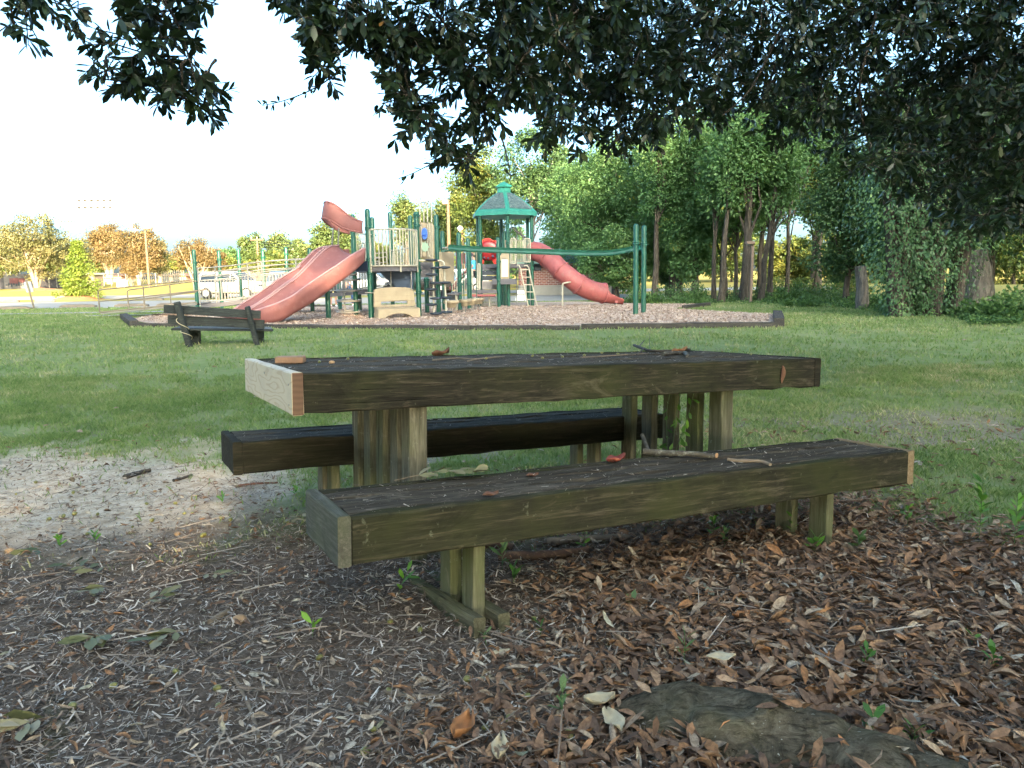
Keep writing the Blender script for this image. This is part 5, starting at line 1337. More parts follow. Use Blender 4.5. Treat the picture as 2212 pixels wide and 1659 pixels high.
# limbs
mb = MB()
for (px, py, Yd) in ((330, -200, 3.6), (820, -220, 4.1), (1100, -240, 4.6), (1500, -230, 5.8), (1950, -220, 6.6), (60, -200, 3.6), (2450, -200, 6.6)):
    e_ = at(px, py, Yd); m_ = (hub+e_)/2+np.array([0, 0, .5]); mb.tube(list(resample([hub, m_, e_], 10)), list(np.linspace(.09, .014, 10)), 8, cap=False)
mb.build('limb', M_bark, oak)
mb = MB()
for lst, Yd, rr_ in (([(335, -30), (390, 60), (415, 150), (428, 200)], 3.5, .007), ([(1090, -20), (1110, 80), (1150, 170), (1160, 260)], 4.3, .008), ([(1130, -20), (1150, 90), (1115, 170)], 4.3, .006), ([(800, -30), (790, 60), (815, 120)], 3.8, .005), ([(1000, 120), (940, 150), (880, 180)], 4, .006), ([(1150, 100), (1080, 190), (1010, 230), (960, 290)], 4.1, .006), ([(1180, 0), (1210, 120), (1275, 200)], 4.6, .006),
                     ([(1690, 60), (1620, 200), (1560, 250)], 6, .012), ([(1900, 0), (1850, 200), (1880, 330)], 6.5, .014), ([(2212, 240), (2100, 330), (2010, 360)], 6.2, .012)):
    mb = MB(); mb.tube(list(resample([at(x, y, Yd) for x, y in lst], 12)), list(np.linspace(rr_, rr_*.4, 12)), 6, cap=False); mb.build('branch', M_bark, oak)
def surface_root(pp, rr_, sq=.8):
    ln = resample([gnd(*p) for p in pp], 60); mb = MB(); rows = []
    rad = np.interp(np.linspace(0, 1, 60), np.linspace(0, 1, len(rr_)), rr_)
    for i, p in enumerate(ln):
        t = nrm(ln[min(i+1, 59)]-ln[max(i-1, 0)]); sdv = nrm(np.cross(t, [0, 0, 1.])); p = p.copy(); p[2] = float(tz(p[0], p[1]))
        rows.append([p+sdv*math.cos(a_)*rad[i]*1.5*(1+.22*(vn(i*.22, a_*1.3, 1)-.5))+np.array([0, 0, math.sin(a_)*rad[i]*sq*(1+.5*(vn(i*.35+7, a_*1.6, 1)-.5))-.012]) for a_ in np.linspace(0, 2*math.pi, 28)[:-1]])
    mb.grid(rows, closed=True); return mb.build('root', M_root, oak)
surface_root([(1285, 1560), (1370, 1552), (1500, 1560), (1640, 1592), (1790, 1630), (1950, 1660), (2080, 1690), (2300, 1720)], [.02, .075, .10, .095, .08, .06, .045, .03], .85)
surface_root([(110, 1490), (118, 1525), (130, 1560), (118, 1610), (125, 1680)], [.008, .022, .026, .02, .016], 1.)
surface_root([(850, 1195), (920, 1180), (1010, 1185), (1100, 1180)], [.01, .03, .02, .01], 1.)

# ------------------------------------------------------------------ grass
def blades(n_, ylo, yhi, hgt, wid, pw):
    u_ = rng.random(n_*2); y = (ylo**pw+(yhi**pw-ylo**pw)*u_)**(1/pw)
    x = rng.uniform(-.98, .98, n_*2)*(y+.4)
    s_, l_, w_ = masks(x, y)
    dens = (1-s_)*(1-l_)*(1-.8*w_)*(.18+.82*smooth(vn(x, y, 1.3)*.5+vn(x, y, 5)*.5, .3, .62))
    inside = psd(x, y, [tuple(p) for p in bedpts]) > -.05
    dens = np.where(inside, 0, dens)
    dens = np.maximum(dens, .012*((1-l_)+.15*(vn(x, y, 3) > .72)))*(~inside)
    tuft = smooth(vn(x, y, 9), .5, .7); dens = dens*(.5+.5*tuft)+.0
    k = rng.random(len(x)) < dens; x, y, w_ = x[k][:n_], y[k][:n_], w_[k][:n_]
    n_ = len(x); z = tz(x, y)+(.02*(vn(x, y, 5)-.5)+.035*(vn(x, y, 1.7)-.5)+.008*(vn(x, y, 15)-.5))*smooth(-y, -16, -6)-.004
    T_ = np.array([[-.5, 0, 0], [.5, 0, 0], [.35, .25, .6], [-.05, .75, 1.0]])
    yaw = rng.uniform(0, 6.283, n_); W_ = wid(y)*(.6+.8*rng.random(n_)); H_ = hgt(y)*(.5+rng.random(n_))
    c_, s2 = np.cos(yaw), np.sin(yaw); ln = rng.uniform(.2, 1.3, n_)
    V = np.zeros((n_, 4, 3))
    for i, t in enumerate(T_):
        lx, ly = t[0]*W_, t[1]*H_*ln
        V[:, i, 0] = x+lx*c_-ly*s2; V[:, i, 1] = y+lx*s2+ly*c_; V[:, i, 2] = z+t[2]*H_
    Fc = np.arange(n_*4).reshape(-1, 4)
    at_ = np.clip(.25*vn(x, y, .8)+.35*vn(x, y, 3.)+rng.random(n_)*.5+.12*w_, 0, 1)
    return V.reshape(-1, 3), Fc, at_
V1, F1, A1 = blades(300000, 2.6, 9, lambda y: .021+.0015*y, lambda y: .0028+.0007*y, 1.5)
V2, F2, A2 = blades(220000, 9, 34, lambda y: .034+.0006*y, lambda y: .0030+.0012*y, 1.2)
tag(fmesh('grass', np.vstack([V1, V2]), np.vstack([F1, F2+len(V1)]), M_grass, attr=np.r_[A1, A2]), 'short mown lawn grass', 'grass', kind='stuff')

def gz(x, y): return tz(x, y)+(.02*(vn(x, y, 5)-.5)+.035*(vn(x, y, 1.7)-.5)+.008*(vn(x, y, 15)-.5))*smooth(-np.asarray(y), -16, -6)
# ------------------------------------------------------------------ leaf litter and bark bits
def strew(n_, keep, size, m, name, label, cat, tilt, T_=LEAF8, Fq=F8, lift=.012, ar=None, curl=True, ymax=6.0):
    y = .7+(ymax-.7)*rng.random(n_)**1.05; x = rng.uniform(-1.05, 1.05, n_)*(y+.9)
    s_, l_, w_ = masks(x, y); warm = smooth(x-.25*(y-1.5)+.5*(vn(x, y, 1.5)-.5), -.45, .35)
    k = rng.random(n_) < keep(x, y, s_, l_, w_, warm)
    x, y, warm = x[k], y[k], warm[k]; n_ = len(x)
    sz = size(n_, warm)
    pos = np.stack([x, y, gz(x, y)+rng.random(n_)**1.5*lift+.002], -1)
    M_ = rots(rng.uniform(0, 6.283, n_), rng.normal(0, tilt, n_), rng.normal(0, tilt*1.3, n_))
    V = np.repeat(T_[None], n_, 0).copy()
    if curl:
        c_ = rng.normal(0, .5, n_); V[:, :, 2] += c_[:, None]*((V[:, :, 0]-.5)**2-.1); c2 = rng.normal(.4, 1.6, n_); V[:, :, 2] += c2[:, None]*V[:, :, 1]**2*2.2
    wsc = rng.uniform(.5, 1.2, n_); V[:, :, 1] *= wsc[:, None]
    V = np.einsum('nij,nkj->nki', M_, V)*sz[:, None, None]+pos[:, None, :]
    kk = len(T_); Fc = (np.array(Fq)[None]+(np.arange(n_)*kk)[:, None, None]).reshape(-1, len(Fq[0]))
    a_ = ar(n_, warm) if ar is not None else rng.random(n_)
    return tag(fmesh(name, V.reshape(-1, 3), Fc, m, attr=np.repeat(a_, len(Fq))), label, cat, kind='stuff')
def lcol(n_, warm):
    r_ = rng.random(n_); pale = rng.random(n_) < .32*(1-warm)+.05
    return np.where(pale, .82+.17*r_, np.clip(r_*(.60+.22*warm)+.04*warm, 0, .86))
strew(165000, lambda x, y, s, l, w, wm: np.clip(l*(.17+.83*wm)+.03+.14*s*(1-l)+.05*w, 0, 1), lambda n_, wm: (.012+.032*rng.random(n_)**1.3)+wm*(.004+.042*rng.random(n_)**1.7), M_litter, 'leaf_litter', 'fallen brown oak leaves covering the ground', 'leaf litter', .30, T_=LEAFB, Fq=FB, lift=.030, ar=lcol)
SL = np.array([[0, -.08, 0], [1, -.05, .02], [1, .05, .02], [0, .08, 0]])
strew(290000, lambda x, y, s, l, w, wm: np.clip(l*(1.-.55*wm)+.30*s+.12*w, 0, 1), lambda n_, wm: .008+.030*rng.random(n_)**2, M_chip, 'bark_bits', 'fine bark and leaf crumbs over the bare soil', 'bark crumbs', .3, SL, [[0, 1, 2, 3]], .018, curl=False)
ST = np.array([[0, -.012, 0], [1, -.008, .0], [1, .008, .01], [0, .012, .012]])
strew(14000, lambda x, y, s, l, w, wm: np.clip(.55*l+.12*s+.02, 0, 1), lambda n_, wm: .06+.16*rng.random(n_)**2, M_chip, 'fallen_twigs', 'thin dry twigs strewn among the leaves', 'twigs', .12, ST, [[0, 1, 2, 3]], .03, curl=False, ar=lambda n_, wm: .84*rng.random(n_))
# leaves banked against and on the surfaced root
n = 900; t_ = rng.random(n); rx_ = np.interp(t_, [0, .3, .6, 1], [1270, 1520, 1800, 2200]); ry_ = np.interp(t_, [0, .3, .6, 1], [1560, 1560, 1632, 1700])
pg = np.array([gnd(a_, b_) for a_, b_ in zip(rx_, ry_)]); sd_ = rng.normal(0, .10, n); pg[:, 1] += sd_; pg[:, 0] += rng.normal(0, .03, n); pg[:, 2] = gz(pg[:, 0], pg[:, 1])+np.where(np.abs(sd_) < .09, .085*np.cos(sd_/.12*1.2)*(rng.random(n) < .3), .0)+.03*np.exp(-((np.abs(sd_)-.13)/.05)**2)+.006
kp = (np.abs(sd_) > .10) | (rng.random(n) < .10); pg = pg[kp]
leaves(pg, rng.normal(0, 1, pg.shape)*[1, 1, .3], np.tile([0, 0, 1.], (len(pg), 1)), rng.uniform(.03, .075, len(pg)), np.clip(rng.random(len(pg))*.85, 0, 1), M_litter, 'root_leaves', None, .4, LEAF8, F8)
tag(bpy.data.objects['root_leaves'], 'brown leaves banked against the surfaced root', 'fallen leaves', kind='stuff')
# pale flecks of leaves on the lawn
n = 240; y = 4+24*rng.random(n)**1.3; x = rng.uniform(-.62, .62, n)*(y+.4)
k = psd(x, y, [tuple(p) for p in bedpts]) < 0; x, y = x[k], y[k]
leaves(np.stack([x, y, gz(x, y)+.03], -1), rng.normal(0, 1, (len(x), 3))*[1, 1, .15], np.tile([0, 0, 1.], (len(x), 1)), rng.uniform(.04, .09, len(x)), .7+.3*rng.random(len(x)), M_litter, 'lawn_leaves', None, .3, LEAF8, F8)
tag(bpy.data.objects['lawn_leaves'], 'a few pale dry leaves dotted over the lawn', 'fallen leaves', kind='stuff')

# acorns, pebbles
def drop(px, py): p = gnd(px, py); p[2] = float(gz(p[0], p[1])); return p
am = MB(); am.lathe((0, 0, 0), [(.001, -.010), (.005, -.008), (.0075, -.002), (.0075, .004), (.004, .009), (.001, .011)], 10, ax=(1, .2, .25))
ac = am.build('acorn', painted('acorn_skin', (.20, .19, .05), .35, .4, (.28, .13, .05)))
kk = [(600, 1180), (790, 1640), (1010, 1470), (1048, 1580), (1100, 1560), (1505, 1160), (330, 1390), (690, 1420), (840, 1490), (905, 1600), (1320, 1400), (1580, 1290), (470, 1500), (245, 1490), (380, 1460)]
for i in range(60):
    if i < len(kk): p = drop(*kk[i])
    elif i < 44: p = drop(rng.uniform(20, 640), rng.uniform(990, 1180))
    else: p = drop(rng.uniform(20, 2100), rng.uniform(1250, 1640))
    o = ac if i == 0 else ac.copy()
    if i: col.objects.link(o)
    o.location = (p[0], p[1], p[2]+.012); o.rotation_euler = (random.random(), 0, random.random()*6); k_ = random.uniform(.8, 1.3); o.scale = (k_, k_, k_)
    tag(o, 'small green brown acorn lying on the ground in the foreground', 'acorn', 'acorns scattered on the ground')
def stone(px, py, r_, label, m, z0=None, name='stone', grp=None, pos=None, sq=.7):
    p = drop(px, py) if pos is None else np.array(pos); r2 = np.random.default_rng(int(px*7+py)); mb = MB(); rows = []
    for i in range(9):
        ph = math.pi*i/8
        rows.append([p+r_*np.array([math.sin(ph)*math.cos(t)*(1+.28*(vn(t*2, i*.6+px, 1)-.5)), math.sin(ph)*math.sin(t)*(1+.25*(vn(t*2+4, i*.6, 1)-.5)), sq*(-math.cos(ph))+.5*sq]) for t in np.linspace(0, 2*math.pi, 14)[:-1]])
    mb.grid(rows, closed=True); return tag(mb.build(name, m), label, name.replace('_', ' '), grp)
M_stone = painted('ochre_stone', (.36, .23, .12), .85, .25, (.24, .13, .06))
stone(516, 1330, .022, 'tan stone left of the near bench leg, beside a broken stick', M_stone)
for (x, y, r_, l_) in ((383, 1152, .014, 'small orange pebble between sand and mulch'), (388, 1185, .012, 'small tan pebble below the orange one'), (335, 1062, .010, 'small grey pebble in the sandy patch'), (870, 1492, .009, 'tiny green brown nut below the near bench leg'), (20, 1185, .02, 'orange brown pebble at the left edge'), (480, 1120, .012, 'round pebble left of the near bench end')):
    stone(x, y, r_, l_, M_stone)

def stick(name, pts_, r_, m, label, cat, forks=(), n_=14):
    ln = resample(pts_, n_); mb = MB(); mb.tube(list(ln), [r_*(1.08-.3*i/n_)*(1+random.uniform(-.12, .12)) for i in range(n_)], 9)
    for (a_, b_, c_) in forks: mb.tube([ln[a_], np.array(b_)], [r_*.55, r_*c_], 6)
    return tag(mb.build(name, m), label, cat)
M_lich = painted('lichen_bark', (.06, .05, .036), .9, .4, (.30, .31, .25), sc_=26)
M_stick = painted('dry_stick', (.20, .15, .10), .85, .35, (.10, .07, .05), sc_=14)
M_darkst = painted('dark_stick', (.05, .04, .03), .9, .3, sc_=14)
def gstick(pp, r_, label, m=M_stick, forks=()):
    q = [drop(*p)+[0, 0, r_*.6+.004] for p in pp]; return stick('stick', q, r_, m, label, 'stick', forks)
gstick([(270, 1040), (300, 1028), (325, 1022)], .016, 'knobbly dark stick at the far edge of the sandy patch', M_darkst)
gstick([(375, 1042), (395, 1036), (415, 1030)], .008, 'short dark twig right of the knobbly stick', M_darkst)
gstick([(508, 1047), (550, 1042), (600, 1040)], .007, 'reddish twig near the end of the far bench', painted('reddish_twig', (.16, .07, .04), .9, .2))
gstick([(455, 1340), (478, 1325), (490, 1318)], .012, 'short tan broken stick left of the tan stone')
gstick([(270, 1360), (340, 1366), (410, 1358)], .006, 'pale straight twig left of the broken stick')
gstick([(500, 1460), (540, 1530), (560, 1600)], .005, 'thin twig lying toward the viewer in the lower left')
gstick([(1870, 1360), (1910, 1430), (1960, 1480)], .007, 'curved pale twig in the brown leaves on the right', M_stick)
gstick([(1790, 1550), (1820, 1600), (1835, 1659)], .005, 'thin grey twig across the surfaced root')
gstick([(830, 1490), (900, 1505), (980, 1500)], .006, 'pale stick left of the surfaced root')
gstick([(1330, 1290), (1400, 1320), (1440, 1345)], .004, 'thin twig in the leaves below the near bench')
M_rot = painted('rotten_wood', (.11, .06, .035), .95, .5, (.38, .24, .12), sc_=14)
gstick([(1075, 1215), (1150, 1212), (1215, 1205), (1268, 1195)], .024, 'rotting orange brown log under the near bench', M_rot)
gstick([(1000, 1188), (1060, 1186), (1110, 1190)], .02, 'short rotten log piece behind the near bench leg', M_rot)
gstick([(1180, 1178), (1260, 1172), (1360, 1166)], .018, 'thin grey log further under the near bench', M_stick)

# crumbs and bits lying on the boards
bv = []
for (u0_, v0_, L_, W_, z_, nn_) in ((.04, .0, LT-.08, WT, HT, 1500), (BNU+.04, BNV, LB-.08, WB, HB, 1000), (BFU+.04, BFV, LF-.08, WB, HB, 500)):
    uu_ = u0_+L_*rng.random(nn_); vv_ = v0_+.01+(W_-.02)*rng.random(nn_)
    bv.append(np.stack([uu_, vv_, np.full(nn_, z_+.0035), np.ones(nn_)], 1)@RM.T)
bv = np.concatenate(bv)[:, :3]; n = len(bv)
V, Fc, A_ = scatter(SL, [[0, 1, 2, 3]], bv, rots(rng.uniform(0, 6.3, n), rng.normal(0, .15, n), rng.normal(0, .2, n)), .004+.022*rng.random(n)**3, rng.random(n))
tag(fmesh('board_crumbs', V, Fc, M_chip, attr=A_), 'dry crumbs and seed bits scattered on the table and bench boards', 'debris', kind='stuff')
# things on the table and benches
def onb(px, py, w_, dz_=0.):
    """point on a table-plane at height w_ in the table's own frame"""
    a_ = tl(0, 0, w_); nn = np.cross(tl(1, 0, w_)-a_, tl(0, 1, w_)-a_); d = ray(px, py); o_ = np.array([0, 0, CH]); t = np.dot(a_-o_, nn)/np.dot(d, nn); return o_+d*t+[0, 0, dz_]
blk = onb(628, 784, HT); mb = MB(); mb.box(blk+[0, 0, .014], (.115, .06, .028), ax=(nrm([1, .05, 0]), nrm([-.05, 1, 0]), (0, 0, 1)), bev=.004); tag(mb.build('wood_block', painted('block_wood', (.26, .15, .09), .8, .3, (.36, .25, .16), sc_=14)), 'small brown offcut of wood on the left end of the table', 'wood block')
stone(717, 783, .012, 'round tan nut on the table right of the wood block', M_stone, name='nut', pos=onb(717, 785, HT))
for (x, y) in ((752, 779), (690, 786), (1050, 778), (1150, 772), (1172, 777), (1215, 774), (1262, 771), (1300, 765), (1335, 768), (1560, 762), (1622, 768)):
    o = ac.copy(); col.objects.link(o); o.location = Vector(onb(x, y, HT, .008)); o.rotation_euler = (0, 0, x); o.scale = (.8, .8, .8); tag(o, 'small acorn resting on the dark table top', 'acorn', 'acorns on the table top')
def curled(px, py, w_, sz, label, m, roll=.7, name='dry_leaf', yaw=.3, cv=3.):
    p = onb(px, py, w_, sz*.16); mb = MB(); rows = []
    for t in np.linspace(-.5, .5, 9):
        wd = .34*sz*math.cos(t*math.pi*.96)**.7; rows.append([p+np.array([math.cos(yaw)*t*sz-math.sin(yaw)*s_*wd, math.sin(yaw)*t*sz+math.cos(yaw)*s_*wd, cv*sz*.045*(s_*s_*.7+max(t, 0)**2*2.2)+sz*.05*math.sin(9*t+3*s_)-sz*.05]) for s_ in np.linspace(-1, 1, 7)])
    mb.grid(rows); return tag(mb.build(name, m, solid=.001), label, 'dry leaf')
M_redleaf = painted('red_brown_leaf', (.22, .04, .025), .5, .4, (.42, .30, .18), sc_=30)
M_brownleaf = painted('brown_leaf', (.14, .06, .03), .7, .3, (.25, .14, .08), sc_=30)
M_orleaf = painted('orange_leaf', (.28, .12, .04), .6, .3, (.3, .1, .03), sc_=30)
M_paleleaf = painted('pale_leaf', (.42, .36, .24), .7, .2, (.3, .22, .13), sc_=30)
curled(1330, 1000, HB, .075, 'curled red brown dry leaf on the near bench left of the lichen stick', M_redleaf, cv=6)
curled(1548-80, 764, HT, .09, 'orange brown leaf caught among sticks at the right of the table', M_orleaf, cv=5)
curled(952, 771, HT, .085, 'dark curled leaf standing on the far edge of the table', M_brownleaf, cv=7)
curled(1060, 1072, HB, .05, 'small brown leaf lying near the middle of the near bench', M_brownleaf)
curled(1150, 1030, HB, .045, 'flat orange brown leaf scrap behind on the near bench', M_brownleaf)
# hanging dry leaf at the right front of the table
mb = MB(); p = tl(2.27, -.006, .72); rows = []
for t in np.linspace(0, 1, 9): rows.append([p+np.array([s_*.011*math.sin(math.pi*min(t*.9+.1, 1))+.004*math.sin(5*t), -.004-.006*t, -.085*t]) for s_ in (-1, 0, 1)])
mb.grid(rows); tag(mb.build('dry_leaf', M_brownleaf, solid=.001), 'narrow dry leaf hanging on the front of the table near its right end', 'dry leaf')
stick('lichen_branch', [onb(1390, 985, HB, .018), onb(1440, 988, HB, .017), onb(1500, 990, HB, .018), onb(1546, 993, HB, .012)], .0125, M_lich, 'short thick branch with pale lichen lying on the near bench', 'branch', [(1, onb(1387, 965, HB, .05), .7)])
mb = MB(); q0, q1 = onb(1538, 992, HB, .018), onb(1548, 993.5, HB, .018); mb.lathe(q1, [(.0095, -.002), (.0095, .001)], 12, ax=nrm(q1-q0)); mb.build('cut_end', painted('fresh_cut', (.50, .28, .14), .8, .2), bpy.data.objects['lichen_branch'])
stick('stick', [onb(1572, 997, HB, .008), onb(1600, 1000, HB, .008), onb(1645, 1001, HB, .009), onb(1664, 1007, HB, .006)], .007, M_stick, 'thin grey stick right of the lichen branch on the near bench', 'stick')
stick('stick', [onb(1370, 757, HT, .03), onb(1405, 764, HT, .012), onb(1450, 763, HT, .012), onb(1490, 760, HT, .014)], .008, M_darkst, 'forked dark stick on the far right of the table', 'stick', [(2, onb(1392, 752, HT, .05), .4), (4, onb(1375, 770, HT, .01), .4)])
stick('stick', [onb(1432, 770, HT, .012), onb(1460, 768, HT, .014), onb(1482, 768, HT, .014), onb(1484, 774, HT, .01)], .011, M_lich, 'pale lichen covered stick below the orange leaf on the table', 'stick')
for pp, l_ in (([(935, 781), (985, 776), (1030, 779), (1068, 774)], 'pale thin twig with a fork in the middle of the table'), ([(1010, 783), (1040, 777), (1090, 772)], 'second thin twig crossing the pale one on the table'), ([(1255, 775), (1330, 770), (1400, 766)], 'long thin twig left of the forked stick on the table')):
    stick('twig', [onb(x, y, HT, .006) for x, y in pp], .0032, M_stick, l_, 'twig')
stick('grass_stem', [onb(1404, 766, HT, .0), onb(1403, 745, HT, .06), onb(1403, 745, HT, .10)+[.01, 0, .06]], .0014, M_darkst, 'thin upright stem standing by the forked stick on the table', 'stem')
# sprigs of leaves (fallen ones, and living seedlings)
def sprig(name, base, tip, nl_, ls, m, label, cat, drop_=0., spread=1., parent=None, two=True, cvals=(0, 1), r_=.0016):
    base, tip = np.array(base, float), np.array(tip, float); ax_ = tip-base; Ls = np.linalg.norm(ax_); a_ = ax_/Ls
    midp = (base+tip)/2+np.array([0, 0, .06*Ls]); ln = resample([base, midp, tip], 12); rt = empty(name, base, label, cat)
    mb = MB(); mb.tube(list(ln), list(np.linspace(r_, r_*.5, 12)), 5); mb.build('stem', M_stick if drop_ else painted_stem, rt)
    s1 = nrm(np.cross(a_, [0.05, .03, 1.])); s2 = np.cross(a_, s1); pp, dd, uu, ss = [], [], [], []
    for i in range(nl_):
        t = .25+.75*(i+.7)/nl_; p = ln[int(min(t, .999)*11)]; an = i*(math.pi if two else 2.4)+rng.normal(0, .5)
        d = a_*(.5+.6*t)+spread*(s1*math.cos(an)+s2*math.sin(an)*(.25 if drop_ else 1))+rng.normal(0, .18, 3); d[2] *= (.4 if drop_ else 1)
        pp.append(p); dd.append(d); uu.append([0, 0, 1.]); ss.append(ls*rng.uniform(.7, 1.15))
    leaves(np.array(pp), np.array(dd), np.array(uu), np.array(ss), rng.uniform(*cvals, len(pp)), m, 'leaves', rt, .35, LEAF8, F8)
    return rt
painted_stem = painted('green_stem', (.10, .16, .05), .6, .2)
# the sprig on the near bench
sprig('fallen_sprig', onb(852, 1043, HB, .008), onb(1040, 1030, HB, .02), 15, .068, M_pale, 'fallen sprig of pale grey green leaves on the near bench', 'leaf sprig', drop_=1, cvals=(.45, 1), spread=.8)
for (x0, y0, x1, y1, n_, ls, cv, lb) in ((240, 1245, 140, 1225, 8, .075, (0, .6), 'fallen sprig with big dark blue green leaves in the lower left'), (240, 1262, 190, 1290, 6, .07, (.4, 1), 'pale leaf sprig just below the big dark sprig'),
    (300, 1300, 370, 1288, 7, .065, (.1, .9), 'fallen sprig with one dark leaf right of the big dark sprig'), (430, 1240, 495, 1250, 6, .06, (.5, 1), 'pale grey leaf sprig left of the near bench end board'), (245, 1375, 190, 1400, 9, .085, (.2, .8), 'olive fallen sprig with long leaves in the lower left'),
    (400, 1365, 340, 1395, 7, .08, (.2, .8), 'olive fallen sprig right of the long leaved one'), (100, 1195, 60, 1205, 5, .06, (0, .4), 'small dark sprig beside a grass tuft at the left'), (620, 1125, 655, 1140, 5, .05, (.2, .9), 'small sprig of green leaves behind the near bench end'), (690, 1105, 650, 1125, 4, .05, (.5, 1), 'pale sprig partly behind the near bench end board'), (120, 1560, 40, 1600, 5, .09, (.4, 1), 'grey green leaves beside the small root at the bottom left')):
    b = drop(x0, y0); t_ = drop(x1, y1); sprig('fallen_sprig', b+[0, 0, .015], t_+[0, 0, .03], n_, ls, M_pale, lb, 'leaf sprig', drop_=1, cvals=cv)
def seedling(px, py, h_, n_, ls, m, label, cv=(0, 1), lean=(0, 0), spread=1.):
    b = drop(px, py); return sprig('seedling', b-[0, 0, .01], b+[lean[0], lean[1], h_], n_, ls, m, label, 'seedling', cvals=cv, two=False, spread=spread)
for a_ in ((858, 1285, .085, 5, .06, M_weed, 'bright green lobed seedling left of the near bench leg', (.6, .94), (.04, 0)), (1085, 1235, .10, 9, .055, M_dark, 'dark green leafy plant right of the near bench leg', (.5, 1)), (1110, 1265, .06, 7, .05, M_weed, 'low green plant below the dark leafy plant', (0, .4)),
    (1262, 1190, .10, 8, .04, M_weed, 'small light green plant under the middle of the near bench', (.4, 1)), (1540, 1165, .12, 9, .045, M_weed, 'green plant with a pale leaf under the right half of the near bench', (0, .7)), (1565, 1180, .08, 8, .04, M_dark, 'dark little plant beside the pale leafed one', (.4, 1)),
    (1710, 1160, .10, 8, .045, M_weed, 'yellowing seedling left of the right bench leg', (.5, 1)), (1762, 1195, .07, 9, .055, M_weed, 'five leaved creeper at the foot of the right bench leg', (.2, .8)), (1855, 1185, .06, 9, .06, M_dark, 'dark five leaved creeper right of the bench leg', (.5, 1)),
    (2115, 1165, .26, 20, .055, M_weed, 'tall bright green seedling by the right edge of the lawn', (.3, .9)), (2190, 1190, .22, 16, .055, M_weed, 'leafy green plant cut by the right edge of the photo', (.3, .95)), (1960, 1135, .09, 8, .035, M_weed, 'small seedling right of the end of the near bench', (.2, .8)),
    (1478, 1440, .085, 6, .045, M_dark, 'upright seedling in the brown leaves left of the root', (.6, 1)), (1215, 1560, .10, 8, .045, M_dark, 'blue green seedling at the left end of the root', (.6, 1)), (1885, 1590, .075, 5, .05, M_weed, 'seedling standing right of the root', (0, .4)),
    (1975, 1600, .04, 6, .042, M_weed, 'low round leaved seedling near the bottom right', (0, .4)), (2145, 1440, .05, 7, .042, M_weed, 'seedling by the right edge low in the photo', (0, .4)), (1872, 1440, .05, 6, .035, M_weed, 'tiny seedling in the leaves at the right', (0, .3)), (675, 1370, .045, 4, .045, M_weed, 'bright green lobed leaf in the mulch left of the bench foot', (.7, .94)),
    (1365, 1320, .03, 4, .045, M_dark, 'green leaf sprout below the middle of the near bench', (.6, 1)), (1168, 1380, .04, 4, .035, M_weed, 'small sprout below the near bench foot', (0, .5)), (1050, 1395, .04, 5, .032, M_dark, 'tiny sprout left of the bench foot end', (.6, 1)), (480, 1088, .04, 9, .035, M_weed, 'grass tuft on the sand left of the far bench', (.5, .9)), (2100, 1390, .03, 4, .035, M_weed, 'small sprout amid leaves at far right', (.2, .6)), (130, 1175, .05, 10, .04, M_weed, 'bright grass tuft at the left of the sandy patch', (.6, .94)), (205, 1160, .04, 9, .035, M_weed, 'low grass tuft at the edge of the mulch', (.5, .9)), (640, 1070, .05, 12, .035, M_weed, 'leafy tuft under the far bench end', (.4, .9))):
    seedling(*a_[:7], *(a_[7:]))
# creeper climbing the right table legs
vb = tl(1.96, .30, 0); vn_ = empty('creeper', vb, 'thin green creeper climbing between the right legs of the table', 'climbing plant')
mb = MB(); vp = []
for (v0_, v1_) in ((.30, .34), (.36, .25), (.28, .42)):
    ln = resample([tl(1.93, v0_, 0), tl(1.92, (v0_+v1_)/2+.04, .25), tl(1.93, v1_, .48), tl(1.95, v1_-.02, .62)], 20); mb.tube(list(ln), .0018, 4); vp += list(ln[3:18])
mb.build('stem', painted_stem, vn_); vp = np.array(vp); vp = vp[rng.permutation(len(vp))[:34]]
leaves(vp, rng.normal(0, 1, vp.shape)+[0, -.4, -.6], np.tile([-.5, -.8, .5], (len(vp), 1)), rng.uniform(.035, .06, len(vp)), rng.uniform(.2, .9, len(vp)), M_weed, 'leaves', vn_, .4, LEAF8, F8)
def bigleaf(px, py, sz, m, label, yaw, cv, lift=.01):
    p = drop(px, py); mb = MB(); rows = []
    for t in np.linspace(-.5, .5, 11):
        wd = .26*sz*math.cos(t*math.pi*.97)**.6*(1+.10*math.sin(12*t)); rows.append([p+np.array([math.cos(yaw)*t*sz-math.sin(yaw)*s_*wd, math.sin(yaw)*t*sz+math.cos(yaw)*s_*wd, lift+cv*sz*(s_*s_*.35+t*t*.8)+.03*sz*math.sin(8*t+2*s_)]) for s_ in np.linspace(-1, 1, 7)])
    mb.grid(rows); return tag(mb.build('dry_leaf', m, solid=.0008), label, 'dry leaf')
bigleaf(1325, 1590, .085, M_paleleaf, 'large pale curled leaf at the left end of the surfaced root', -1.3, .35, .03)
bigleaf(1295, 1545, .075, M_paleleaf, 'pale folded leaf above the large pale leaf', .2, .6, .03)
bigleaf(1150, 1420, .07, M_brownleaf, 'smooth tan brown leaf left of the seedling in the litter', .1, .25)
bigleaf(1080, 1330+90, .06, M_paleleaf, 'pale tan leaf below the bench foot', .4, .3)
bigleaf(1000, 1600, .09, M_orleaf, 'orange brown folded leaf at the bottom centre', 1.2, .7, .02)
bigleaf(1080, 1650, .07, M_paleleaf, 'pale curved leaf at the bottom centre edge', 1.5, .7, .02)
bigleaf(1555, 1530, .07, M_pale if False else M_paleleaf, 'buff leaf on top of the surfaced root', .1, .2, .12)
bigleaf(2050, 1600, .075, M_orleaf, 'orange leaf near the bottom right corner', .8, .5, .02)
bigleaf(1600, 1350, .06, M_orleaf, 'rusty leaf in the litter at the right', .3, .5, .015)

